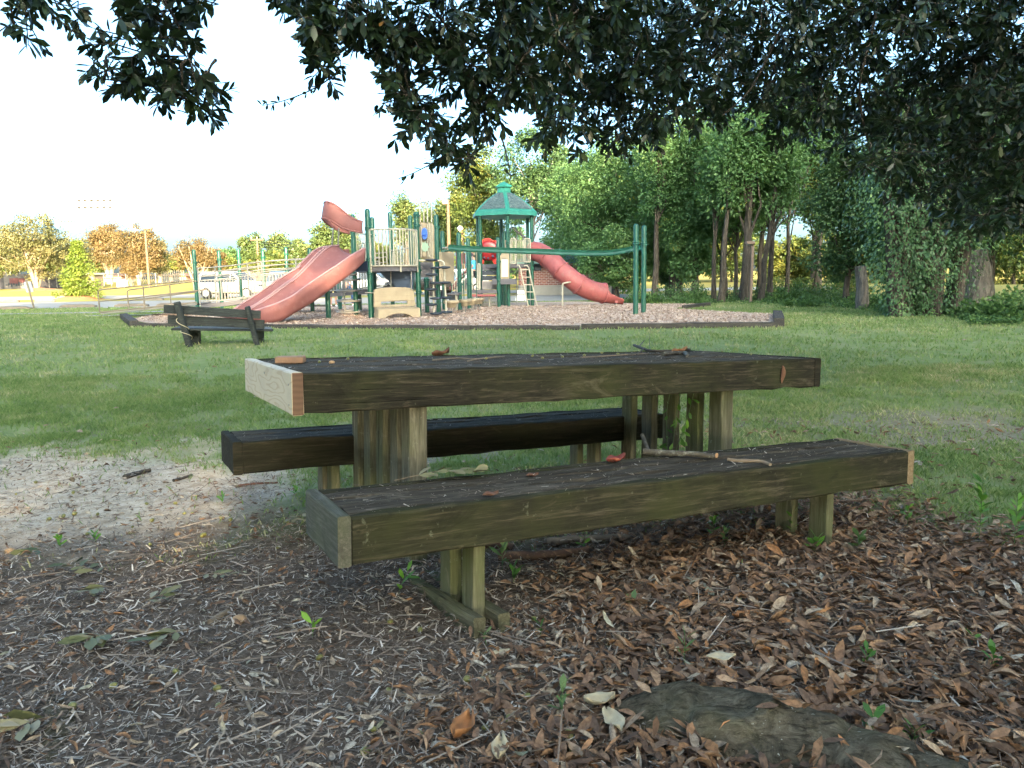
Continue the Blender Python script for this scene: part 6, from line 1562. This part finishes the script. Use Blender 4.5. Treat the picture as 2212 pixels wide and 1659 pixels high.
# ------------------------------------------------------------------ across the road: fence, signs, poles, cars, houses
def gp(px, Yd): p = at(px, 600, Yd); p[2] = float(tz(p[0], Yd)); return p
fa, fb_ = gp(-160, 95), gp(152, 95)
fe = empty('ballfield_fence', fa, 'long dark screened fence across the road at the left', 'fence')
FH = float(at(50, 595, 95)[2])-fa[2]
mb = MB(); mb.box((fa+fb_)/2+[0, 0, FH/2], (fb_[0]-fa[0], .06, FH)); mb.build('screen', M_fence, fe)
for px in (-150, -60, 14, 60, 105, 122, 152):
    p = gp(px, 94.9); mb = MB(); mb.tube([p, p+[0, 0, FH+(3.2 if px < 60 else .1)]], .06, 6); mb.build('fence_post', M_galv, fe)
for x_ in (24, 44, 65): 
    p = gp(x_, 96); mb = MB(); mb.tube([p, p+[0, 0, FH+2.6]], .06, 6); mb.build('fence_post', M_cream, fe)
bn_ = gp(34, 94.7); mb = MB(); mb.box(gp(34, 94.8)+[0, 0, FH*.50], (2.9, .05, 1.9)); bo = tag(mb.build('banner', painted('banner_cloth', (.13, .12, .115), .8, .1)), 'red white and black banner on the dark fence at the left', 'banner')
mb = MB(); mb.box(gp(33, 94.75)+[-.2, 0, FH*.58], (1.1, .04, .7)); mb.box(gp(36, 94.74)+[.6, 0, FH*.62], (.7, .03, .5)); mb.build('red_lettering', painted('banner_red', (.16, .06, .06), .8, .1), bo)
mb = MB()
for i in range(9): mb.box(gp(34, 94.73)+[-1.2+i*.30, 0, FH*.30+.1*(i % 2)], (.20, .03, .22+.1*(i % 3)))
mb.build('black_lettering', M_black, bo)
# dugout and rail fence right of it
p = gp(193, 93); mb = MB(); h_ = float(at(193, 594, 93)[2])-p[2]; mb.box(p+[0, 0, h_/2], (2.2, 2, h_)); hut = tag(mb.build('utility_cabin', M_kerb), 'small pale hut with a light roof behind the lime green conifer', 'hut')
mb = MB(); mb.box(p+[0, -.1, h_+.12], (2.6, 2.4, .22)); mb.build('roof', M_conc, hut)
rf_ = empty('rail_fence', gp(208, 100), 'dark rail fence behind the bronze trees', 'fence')
zA_, zB_ = float(at(208, 593, 100)[2]), float(at(208, 602, 100)[2])
mb = MB()
for z_ in (zA_, zB_-0.0): mb.tube([(gp(206, 100)[0], 100, z_), (gp(340, 100)[0], 100, z_)], .05, 6)
mb.build('rail', M_black, rf_)
for px in range(208, 340, 16): p = gp(px, 100); mb = MB(); mb.tube([p, (p[0], 100, zA_+.1)], .05, 6); mb.build('fence_post', M_galv, rf_)
for (px, w_, h2, lb) in ((263, 1.1, .75, 'small grey box at the foot of the bronze tree'),):
    p = gp(px, 96); mb = MB(); mb.box(p+[0, 0, h2*.6], (w_, .8, h2*1.2), bev=.05); b_ = tag(mb.build('utility_box', M_signb), lb, 'utility box'); mb = MB(); mb.box(p+[0, 0, h2*1.2+.03], (w_+.1, .9, .06)); mb.build('lid', M_galv, b_)
# white palings far behind
pf = empty('white_fence', gp(375, 125), 'pale paling fence far behind the rusty trees', 'fence')
for i in range(22):
    p = gp(300+i*4.6, 125); mb = MB(); mb.box(p+[0, 0, .95], (.16, .05, 1.9)); mb.build('paling', M_rail, pf)
mb = MB(); mb.box((gp(298, 125)+gp(400, 125))/2+[0, .06, 1.2], (gp(400, 125)[0]-gp(298, 125)[0], .06, .14)); mb.build('rail', M_rail, pf)
# sign seen from the back
sg = gp(69, 33.4); sgn = empty('road_sign', sg, 'grey back of a road sign on a leaning post at the left', 'sign')
tp_ = at(57.5, 609, 33.2); mb = MB(); mb.tube([sg-[0, 0, .1], tp_], .035, 8); mb.build('post', M_rail, sgn)
c_ = at(61.5, 620, 33.35); mb = MB(); tx_ = nrm(tp_-sg); rt_ = nrm(np.cross([0, 1, 0], tx_)); 
ww, hh_ = .155*1, .22; W2, H2 = 7.6*33.3/F, 11.5*33.3/F
poly = []
for (sx, sy) in ((-1, -1), (1, -1), (1, 1), (-1, 1)):
    for k in range(4):
        an = {(-1, -1): math.pi, (1, -1): 1.5*math.pi, (1, 1): 0, (-1, 1): .5*math.pi}[(sx, sy)]+k*math.pi/6
        poly.append(c_+rt_*(sx*(W2-.05)+.05*math.cos(an))+tx_*(sy*(H2-.05)+.05*math.sin(an)))
mb.prism(poly, (0, .02, 0)); mb.build('sign_plate', M_signb, sgn)
mb = MB(); mb.lathe(at(76, 665.5, 33.6), [(.07, -.12), (.075, .05), (.05, .09)], 10, ax=(1, .2, 0)); tag(mb.build('capped_pipe', M_conc), 'small pale capped pipe end beside the sign post', 'pipe')
# parking stops
for i, (x1, x2, py, Yd, lb) in enumerate([(-60, 62, 668, 33.2, 'long low stone kerb left of the sign post'), (125, 203, 662, 35.5, 'concrete parking stop right of the sign post'), (244, 316, 661, 35.5, 'concrete parking stop beside the handrail end'), (335, 400, 660, 35.5, 'concrete parking stop seen through the handrail'),
     (-20, 36, 650, 48.5, 'parking stop at the left edge across the first lane'), (71, 115, 648, 48.5, 'parking stop left of the lime green conifer mound'), (300, 350, 646, 48.5, 'parking stop beyond the handrail across the lane')]):
    a_, b_ = gp(x1, Yd), gp(x2, Yd); mb = MB(); n_ = 8; rows = []
    for k in range(n_+1):
        p = a_+(b_-a_)*k/n_; p[2] = float(tz(p[0], p[1])); e1 = .6 if k in (0, n_) else 1; rows.append([p+[0, -.13, -.02], p+[0, -.08, .14*e1], p+[0, .08, .15*e1], p+[0, .13, -.02]])
    mb.grid(rows, sm=False, closed=True); mb.add(rows[0], [(0, 1, 2, 3)]); mb.add(rows[-1], [(3, 2, 1, 0)]); tag(mb.build('parking_stop', M_kerb), lb, 'parking stop', 'concrete parking stops')
# light pole, utility pole, stadium lights
def ztop(px, py, Yd): return float(at(px, py, Yd)[2])
b = gp(321, 92); lp_ = empty('light_pole', b, 'tall tan light pole with one lamp head among the bronze trees', 'light pole'); t_ = at(313, 493, 92)
mb = MB(); mb.tube([b-[0, 0, .2], t_], [.17, .11], 10); mb.build('pole', M_polew, lp_)
mb = MB(); mb.box(t_+[.35, -.1, .0], (1.1, .5, .35), bev=.08); mb.build('lamp_head', M_lamp, lp_)
b = gp(559, 118); up_ = empty('utility_pole', b, 'wooden utility pole with a crossarm behind the ramp', 'utility pole'); t_ = at(555, 514, 118)
mb = MB(); mb.tube([b, t_], [.22, .15], 10); mb.build('pole', M_polew, up_)
mb = MB(); mb.box(at(555, 518, 117.8), (1.9, .15, .2)); mb.build('crossarm', M_polew, up_)
mb = MB()
for dx in (-.8, 0, .8): mb.lathe(at(555, 517, 117.8)+[dx, 0, .1], [(.08, 0), (.11, .12), (.06, .3)], 8)
mb.build('insulators', M_galv, up_)
for i in range(4):
    mb = MB(); a_ = at(555, 519+i*6, 118); mb.tube(list(resample([a_, a_+np.array([14, 10, -.6]), a_+np.array([40, 25, .3])], 12)), .02, 4); mb.build('wire', M_black, up_)
b = gp(208, 190); sp_ = empty('stadium_light', b, 'tall stadium floodlight pole with two crossbars above the bronze trees', 'floodlight'); Ys = 190
t_ = at(206, 431, Ys); mb = MB(); mb.tube([b, t_], [.3, .12], 8); mb.build('pole', M_galv, sp_)
for yy in (432, 447):
    mb = MB(); mb.box(at(206, yy, Ys), (8.2, .2, .22)); fl_ = mb.build('crossbar', M_lampg, sp_)
    for k in range(6):
        mb = MB(); mb.lathe(at(206, yy, Ys)+[-3.7+1.48*k, -.2, .1], [(.1, 0), (.32, -.35), (.34, -.4)], 10, ax=(0, .6, .8)); mb.build('floodlight', M_lampg, fl_)
b = gp(149, 260); sp_ = empty('stadium_light', b, 'smaller more distant floodlight pole left of the tall one', 'floodlight'); t_ = at(148.5, 476, 260); mb = MB(); mb.tube([b, t_], [.25, .1], 6); mb.build('pole', M_galv, sp_)
mb = MB(); mb.box(at(148.5, 477, 260), (5.4, .2, .3)); fl_ = mb.build('crossbar', M_lampg, sp_)
for k in range(5): mb = MB(); mb.lathe(at(148.5, 477, 260)+[-2.2+1.1*k, -.2, .1], [(.1, 0), (.3, -.35)], 8, ax=(0, .6, .8)); mb.build('floodlight', M_lampg, fl_)
for (px, py, Yd, yb_, lb) in ((968, 454, 62, 620, 'tall thin wooden pole left of the tower roof'), (952, 545, 60, 640, None)):
    if lb:
        b = gp(971, Yd); t_ = at(967.5, 432, Yd); rt = empty('light_pole', b, lb, 'light pole'); mb = MB(); mb.tube([b, t_], [.17, .12], 8); mb.build('pole', M_polew, rt)
        mb = MB(); mb.box(at(962, 437, Yd), (.5, .4, .35), bev=.05); mb.build('lamp_head', M_rail, rt)
b = gp(1003, 66); rt = empty('light_pole', b, 'thinner light pole between the tall wooden pole and the tower', 'light pole'); mb = MB(); mb.tube([b, at(997.5, 492, 66)], [.12, .08], 8); mb.build('pole', M_polew, rt); mb = MB(); mb.lathe(at(994, 493, 66), [(.1, -.25), (.28, 0), (.1, .2)], 10); mb.build('lamp_head', M_white, rt)
b = gp(1621, 29.5); b = gnd(1621, 655); rt = empty('lamp_post', b, 'square brown lamp post at the edge of the wood', 'lamp post'); t_ = at(1626.5, 522, b[1])
mb = MB(); u_ = nrm(t_-b); mb.box((b+t_)/2, (.085, .085, np.linalg.norm(t_-b)), ax=(nrm(np.cross([0, 1, 0], u_)), (0, 1, 0), u_)); mb.build('pole', M_lamp, rt)
mb = MB(); mb.box(at(1620.5, 524.5, b[1]-.05), (.30, .25, .10), bev=.015); hd_ = mb.build('lamp_head', M_lamp, rt); mb = MB(); mb.box(at(1619, 527.8, b[1]-.05), (.16, .14, .03)); mb.build('lens', M_white, hd_)
# brick building with green metal roof
def brick():
    m = mat('brick_wall', (.3, .12, .09), .9, .1); tc = N(m, 'ShaderNodeTexCoord'); sp = N(m, 'ShaderNodeSeparateXYZ'); cb = N(m, 'ShaderNodeCombineXYZ'); L(m, tc.outputs['Object'], sp.inputs[0]); L(m, sp.outputs[0], cb.inputs[0]); L(m, sp.outputs[2], cb.inputs[1])
    b_ = N(m, 'ShaderNodeTexBrick'); b_.inputs['Scale'].default_value = 1.; b_.inputs['Brick Width'].default_value = .27; b_.inputs['Row Height'].default_value = .10; b_.inputs['Mortar Size'].default_value = .012
    b_.inputs['Color1'].default_value = (.30, .11, .08, 1); b_.inputs['Color2'].default_value = (.20, .085, .07, 1); b_.inputs['Mortar'].default_value = (.42, .34, .30, 1)
    L(m, cb.outputs[0], b_.inputs['Vector']); L(m, b_.outputs['Color'], P(m).inputs['Base Color']); return m
M_brick = brick(); Yw = 47.
def zbb(x, y, Yd=Yw): return zb(x, y, Yd)
g0 = zbb(700, 1195); g0[2] = float(tz(g0[0], Yw)); xr = zbb(1620, 1195)[0]; bd = empty('brick_building', g0, 'low brick building with a green metal roof behind the tube slide', 'building')
zt1 = zbb(1000, 1120)[2]; zt2 = zbb(1000, 905)[2]
mb = MB(); mb.box(((g0[0]+xr)/2, Yw+4, (g0[2]+zt1)/2-.1), (xr-g0[0], 8, zt1-g0[2]+.2)); mb.build('stone_base', M_conc, bd)
mb = MB(); mb.box(((g0[0]+xr)/2, Yw+4.03, (zt1+zt2)/2), (xr-g0[0]-.04, 7.96, zt2-zt1)); mb.build('wall', M_brick, bd)
mb = MB(); zr_ = zbb(1000, 790, Yw+4)[2]; x0_ = g0[0]-.6; x1_ = xr+.6
mb.grid([[(x0_, Yw-.7, zt2+.05), (x0_+3, Yw+4, zr_)], [(x1_, Yw-.7, zt2+.05), (x1_-3, Yw+4, zr_)], [(x1_, Yw+8.7, zt2+.05), (x1_-3, Yw+4.1, zr_)], [(x0_, Yw+8.7, zt2+.05), (x0_+3, Yw+4.1, zr_)]], sm=False, closed=True)
mb.box(((x0_+x1_)/2, Yw-.68, zt2+.0), (x1_-x0_, .06, .22))
M_groof = painted('green_metal_roof', (.06, .13, .12), .5, .2); rfo = mb.build('roof', M_groof, bd)
mb = MB()
for k in range(40):
    x_ = x0_+.3+k*(x1_-x0_-.6)/39; tt_ = 1.; xt = x0_+3+(x1_-x0_-6)*k/39
    mb.tube([(x_, Yw-.7, zt2+.08), (xt, Yw+4, zr_+.03)], .03, 4)
mb.build('seam', M_groof, rfo)
mb = MB(); mb.box(zbb(860, 945, Yw-.05), (.55, .1, .5)); mb.build('wall_light', M_black, bd)
# far houses
for (px, x2, yt, yw, yb_, Yd, m1, m2, lb) in ((472, 540, 566, 583, 612, 135, painted('tan_roof', (.42, .30, .20), .8, .15), painted('pink_wall', (.50, .33, .25), .8, .1), 'low house with a tan hipped roof behind the ramp'), (345, 402, 590, 597, 611, 140, painted('brown_roof', (.28, .18, .13), .8, .1), painted('rust_wall', (.40, .22, .15), .8, .1), 'low reddish brown building far behind the rusty trees'),
     (200, 262, 590, 597, 611, 145, bpy.data.materials['brown_roof'], bpy.data.materials['rust_wall'], 'low reddish building far behind the bronze tree')):
    a_, b_ = gp(px, Yd), gp(x2, Yd); h1 = ztop(px, yw, Yd); h2 = ztop(px, yt, Yd); W2 = b_[0]-a_[0]; rt = empty('house', a_, lb, 'house')
    mb = MB(); mb.box(((a_[0]+b_[0])/2, Yd+4, (a_[2]+h1)/2), (W2, 8, h1-a_[2])); mb.build('wall', m2, rt)
    mb = MB(); mb.grid([[(a_[0]-.5, Yd-.5, h1), (a_[0]+W2*.3, Yd+4, h2)], [(b_[0]+.5, Yd-.5, h1), (b_[0]-W2*.3, Yd+4, h2)], [(b_[0]+.5, Yd+8.5, h1), (b_[0]-W2*.3, Yd+4.1, h2)], [(a_[0]-.5, Yd+8.5, h1), (a_[0]+W2*.3, Yd+4.1, h2)]], sm=False, closed=True); mb.build('roof', m1, rt)
    for k in (.25, .6): mb = MB(); mb.box((a_[0]+W2*k, Yd-.03, a_[2]+(h1-a_[2])*.55), (1.2, .1, 1.1)); mb.build('window', M_glass, rt)
# white box beyond the tower
b = at(1124, 634, 34); b = gnd(1124, 653); mb = MB(); s_ = b[1]/F
mb.prism([at(1112, 653, b[1]), at(1137, 651, b[1]), at(1133, 628, b[1]), at(1118, 627, b[1])], (0, .5, 0)); tag(mb.build('utility_box', M_white), 'pale tapered utility box beyond the tower ladder', 'utility box')

# vehicles
def car(name, label, loc, yaw, body_m, kind='suv', scale=1.):
    rt = empty(name, loc, label, 'car'); rt.rotation_euler = (0, 0, yaw); rt.scale = (scale,)*3
    Lc, Wc = 4.7, 1.84
    top = {'suv': [(-2.30, .95), (-2.2, 1.08), (-2.05, 1.5), (-1.9, 1.66), (-1.2, 1.70), (0, 1.70), (.35, 1.64), (1.0, 1.12), (1.15, 1.06), (2.0, .98), (2.25, .82), (2.34, .6)],
           'pickup': [(-2.30, 1.0), (-2.25, 1.05), (-.9, 1.05), (-.8, 1.1), (-.75, 1.55), (-.6, 1.74), (0, 1.76), (.45, 1.68), (1.0, 1.16), (1.2, 1.10), (2.1, 1.02), (2.3, .85), (2.34, .6)]}[kind]
    rows = []
    for (x, z) in top:
        tw_ = Wc/2-(.16 if z > 1.2 else .03); zb_ = .38 if abs(x) < 2.2 else .45
        belt = min(z, 1.02)
        rows.append([(x, -Wc/2+.06, zb_), (x, -Wc/2, .55), (x, -Wc/2+.01, belt-.05 if z > .7 else .55), (x, -tw_, max(belt, z-.04) if z > 1.1 else z-.02), (x, -tw_+.12, z), (x, tw_-.12, z), (x, tw_, max(belt, z-.04) if z > 1.1 else z-.02), (x, Wc/2-.01, belt-.05 if z > .7 else .55), (x, Wc/2, .55), (x, Wc/2-.06, zb_)])
    mb = MB(); mb.grid(rows, closed=True); mb.add(rows[0], [tuple(range(10))]); mb.add(rows[-1], [tuple(range(10))[::-1]])
    mb.build('body', body_m, rt, local=True)
    for sy in (-1, 1):
        for (a0, a1) in (((-1.85, -.75) if kind == 'suv' else (-.62, -.1)), (-.68 if kind == 'suv' else -.05, .28)):
            mb = MB(); mb.prism([(a0+(.02), sy*(Wc/2-.005), 1.05), (a1+.0, sy*(Wc/2-.005), 1.05), (a1-.03, sy*(Wc/2-.145), 1.55), (a0+.12, sy*(Wc/2-.145), 1.55)], (0, sy*.02, 0)); mb.build('side_window', M_glass, rt, local=True)
        mb = MB(); mb.prism([(.34, sy*(Wc/2-.005), 1.05), (.98, sy*(Wc/2-.005), 1.05), (.42, sy*(Wc/2-.15), 1.52), (.34, sy*(Wc/2-.15), 1.54)], (0, sy*.02, 0)); mb.build('side_window', M_glass, rt, local=True)
        for x_ in (-1.45, 1.42):
            mb = MB(); mb.lathe((x_, sy*(Wc/2-.2), .36), [(.30, 0), (.36, .03), (.36, .19), (.31, .225)], 22, ax=(0, sy, 0)); wh = mb.build('wheel', M_tyre, rt, local=True)
            mb = MB(); mb.lathe((x_, sy*(Wc/2+.02), .36), [(.05, .012), (.22, .006), (.24, .0)], 14, ax=(0, sy, 0))
            for k in range(5):
                an = k*2*math.pi/5; mb.box((x_+.12*math.cos(an), sy*(Wc/2+.035), .36+.12*math.sin(an)), (.2, .02, .05), ax=((math.cos(an), 0, math.sin(an)), (0, 1, 0), (-math.sin(an), 0, math.cos(an))))
            mb.build('rim', M_alu, wh, local=True)
        mb = MB(); mb.box((2.22, sy*.68, .80), (.16, .38, .16), bev=.03); mb.build('headlight', M_glass, rt, local=True)
        mb = MB(); mb.box((.85, sy*(Wc/2+.08), 1.08), (.12, .18, .14), bev=.03); mb.build('mirror', body_m, rt, local=True)
        mb = MB(); mb.box((-2.24, sy*.75, .95), (.08, .2, .3), bev=.02); mb.build('tail_light', M_tube, rt, local=True)
    mb = MB(); mb.prism([(1.0, -.72, 1.13), (1.0, .72, 1.13), (.40, .60, 1.63), (.40, -.60, 1.63)], (.03, 0, .03)); mb.build('windscreen', M_glass, rt, local=True)
    mb = MB(); mb.box((2.33, 0, .66), (.05, .95, .22), bev=.02); mb.build('grille', M_black, rt, local=True)
    mb = MB(); mb.box((0, 0, .40), (4.3, 1.5, .16)); mb.build('underside', M_black, rt, local=True)
    return rt
b = gp(505, 50); car('parked_car', 'white car behind the ramp railing, facing right', b, R(-14), M_carw, 'suv')
b = gp(912, 52); car('parked_car', 'black car seen between posts behind the play structure', b, R(172), M_cark, 'suv')
b = gp(985, 56); car('parked_car', 'silver car mostly hidden behind the tower stairs', b, R(185), M_cars, 'suv')
b = gp(610, 58); car('parked_car', 'dark blue grey car right of the white one behind the ramp', b, R(-10), painted('blue_car_paint', (.05, .08, .13), .2, .03), 'pickup')
b = gp(800, 56); car('parked_car', 'pale car behind the play deck, hidden by the panels', b, R(-5), M_cars, 'suv')

# ------------------------------------------------------------------ people
M_skin = painted('skin', (.33, .17, .11), .55, .08); M_skin2 = painted('skin_fair', (.50, .30, .22), .55, .08); M_hair = painted('brown_hair', (.05, .03, .02), .6, .2)
M_blueshirt = painted('light_blue_shirt', (.07, .42, .70), .8, .1); M_jean = painted('denim', (.03, .07, .17), .9, .2); M_shorts = painted('dark_shorts', (.015, .018, .03), .85, .15); M_whiteshoe = painted('white_shoes', (.65, .65, .66), .6, .08); M_grshirt = painted('grey_shirt', (.22, .22, .24), .85, .1); M_redshirt = painted('maroon_shirt', (.22, .04, .05), .85, .1)
def skinmesh(name, J, E_, m, parent, lv=2):
    me = bpy.data.meshes.new(name); me.from_pydata([tuple(map(float, j[:3])) for j in J], E_, []); me.materials.append(m)
    o = bpy.data.objects.new(name, me); col.objects.link(o); o.parent = parent
    md = o.modifiers.new('skin', 'SKIN')
    for v, j in zip(me.skin_vertices[0].data, J): v.radius = (j[3], j[4] if len(j) > 4 else j[3]); v.use_root = False
    me.skin_vertices[0].data[0].use_root = True
    sb2 = o.modifiers.new('sub', 'SUBSURF'); sb2.levels = lv; sb2.render_levels = lv; md.use_smooth_shade = True
    return o
def person(loc, yaw, H_, label, shirt, pants, shoe, skin, short=False, step=0., armb=0., hair_l=.0):
    k = H_/1.75; rt = empty('person', loc, label, 'person'); rt.rotation_euler = (0, 0, yaw); rt.scale = (k, k, k)
    s_ = step
    J = [(0, 0, .95, .13, .10), (0, 0, 1.12, .12, .09), (0, 0, 1.32, .15, .10), (0, 0, 1.44, .09, .08), (0, .0, 1.50, .052, .052), (0, .02, 1.58, .07, .075), (0, .02, 1.66, .075, .095), (0, .01, 1.72, .05, .06)]
    E_ = [(i, i+1) for i in range(7)]
    for sx, st in ((-1, s_), (1, -s_)):
        b0 = len(J); J += [(sx*.09, 0, .88, .085), (sx*.10, st*.4, .50, .055), (sx*.10, st*.4-.0, .40, .055), (sx*.10, st*.4-abs(st)*.3*(st < 0), .10, .036), (sx*.10, st*.4+.0, .04, .035), (sx*.11, st*.4+.14, .03, .028)]
        E_ += [(0, b0)]+[(b0+i, b0+i+1) for i in range(5)]
        b1 = len(J); J += [(sx*.17, 0, 1.41, .055), (sx*.24, -.02, 1.14, .038), (sx*.25, .10+armb, .93+armb*.6, .028), (sx*.25, .13+armb, .87+armb*.6, .032, .018)]
        E_ += [(3, b1)]+[(b1+i, b1+i+1) for i in range(3)]
        for q in range(4):
            b2 = len(J); yy = .115+armb+.016*q; zz = .84+armb*.6
            J += [(sx*.25, yy, zz-.02, .0085), (sx*.245, yy+.004, zz-.055+(q == 3)*.012, .0075), (sx*.238, yy+.002, zz-.075+(q == 3)*.016, .006)]; E_ += [(b1+3, b2), (b2, b2+1), (b2+1, b2+2)]
        b2 = len(J); J += [(sx*.225, .16+armb, .865+armb*.6, .009), (sx*.215, .17+armb, .835+armb*.6, .007)]; E_ += [(b1+3, b2), (b2, b2+1)]
    skinmesh('body', J, E_, skin, rt)
    # clothes follow the body
    skinmesh('shirt', [(0, 0, .93, .155, .125), (0, 0, 1.12, .145, .115), (0, 0, 1.32, .175, .125), (0, 0, 1.43, .10, .09), (-.17, 0, 1.41, .07), (-.22, -.01, 1.22, .055), (.17, 0, 1.41, .07), (.22, -.01, 1.22, .055)], [(0, 1), (1, 2), (2, 3), (3, 4), (4, 5), (3, 6), (6, 7)], shirt, rt)
    PJ = [(0, 0, .97, .15, .12)]; PE = []
    for sx, st in ((-1, s_), (1, -s_)):
        b0 = len(PJ); PJ += [(sx*.09, 0, .86, .105), (sx*.10, st*.4, .52, .075)]+([] if short else [(sx*.10, st*.4, .40, .072), (sx*.10, st*.4-abs(st)*.3*(st < 0), .12, .06)]); PE += [(0, b0)]+[(b0+i, b0+i+1) for i in range(1 if short else 3)]
    skinmesh('shorts' if short else 'trousers', PJ, PE, pants, rt)
    for sx, st in ((-1, s_), (1, -s_)):
        y_ = st*.4-abs(st)*.3*(st < 0); skinmesh('shoe', [(sx*.10, y_-.03, .05, .045), (sx*.10, y_+.07, .045, .045), (sx*.105, y_+.16, .035, .036)], [(0, 1), (1, 2)], shoe, rt, 1)
    skinmesh('hair', [(0, -.03, 1.62-hair_l, .05, .05), (0, -.035, 1.68, .085, .09), (0, .02, 1.755, .075, .08)], [(0, 1), (1, 2)], M_hair, rt)
    mb = MB()
    for sx in (-.032, .032): mb.lathe((sx, .108, 1.655), [(.012, 0), (.011, .006), (.004, .010)], 8, ax=(0, 1, 0))
    mb.build('eyes', M_black, rt, local=True)
    mb = MB(); mb.prism([(-.012, .105, 1.62), (.012, .105, 1.62), (0, .11, 1.655)], (0, .022, 0)); mb.build('nose', skin, rt, local=True)
    mb = MB(); mb.box((0, .108, 1.592), (.045, .012, .01), bev=.003); mb.build('mouth', M_tube, rt, local=True)
    for sx in (-.082, .082): mb = MB(); mb.lathe((sx, .01, 1.645), [(.012, -.01), (.024, 0), (.012, .01)], 8, ax=(1, 0, 0)); mb.build('ear', skin, rt, local=True)
    return rt
g_ = gnd(721, 664.5); person((g_[0], g_[1], g_[2]+.03), R(200), 1.62, 'person in shorts standing beyond the ramp, only bare legs clearly seen', M_redshirt, M_shorts, M_whiteshoe, M_skin, short=True, step=.12)
g_ = gnd(750, 663); person((g_[0], g_[1], g_[2]+.03), R(250), 1.60, 'person in dark blue trousers and white shoes walking beyond the ramp', M_grshirt, M_jean, M_whiteshoe, M_skin2, step=.55)
q = zr2(890, 1128, 28.0); person(q, R(70), 1.22, 'child in a light blue shirt and dark shorts climbing the tower stairs', M_blueshirt, M_shorts, M_whiteshoe, M_skin2, short=True, step=.25, armb=.22)
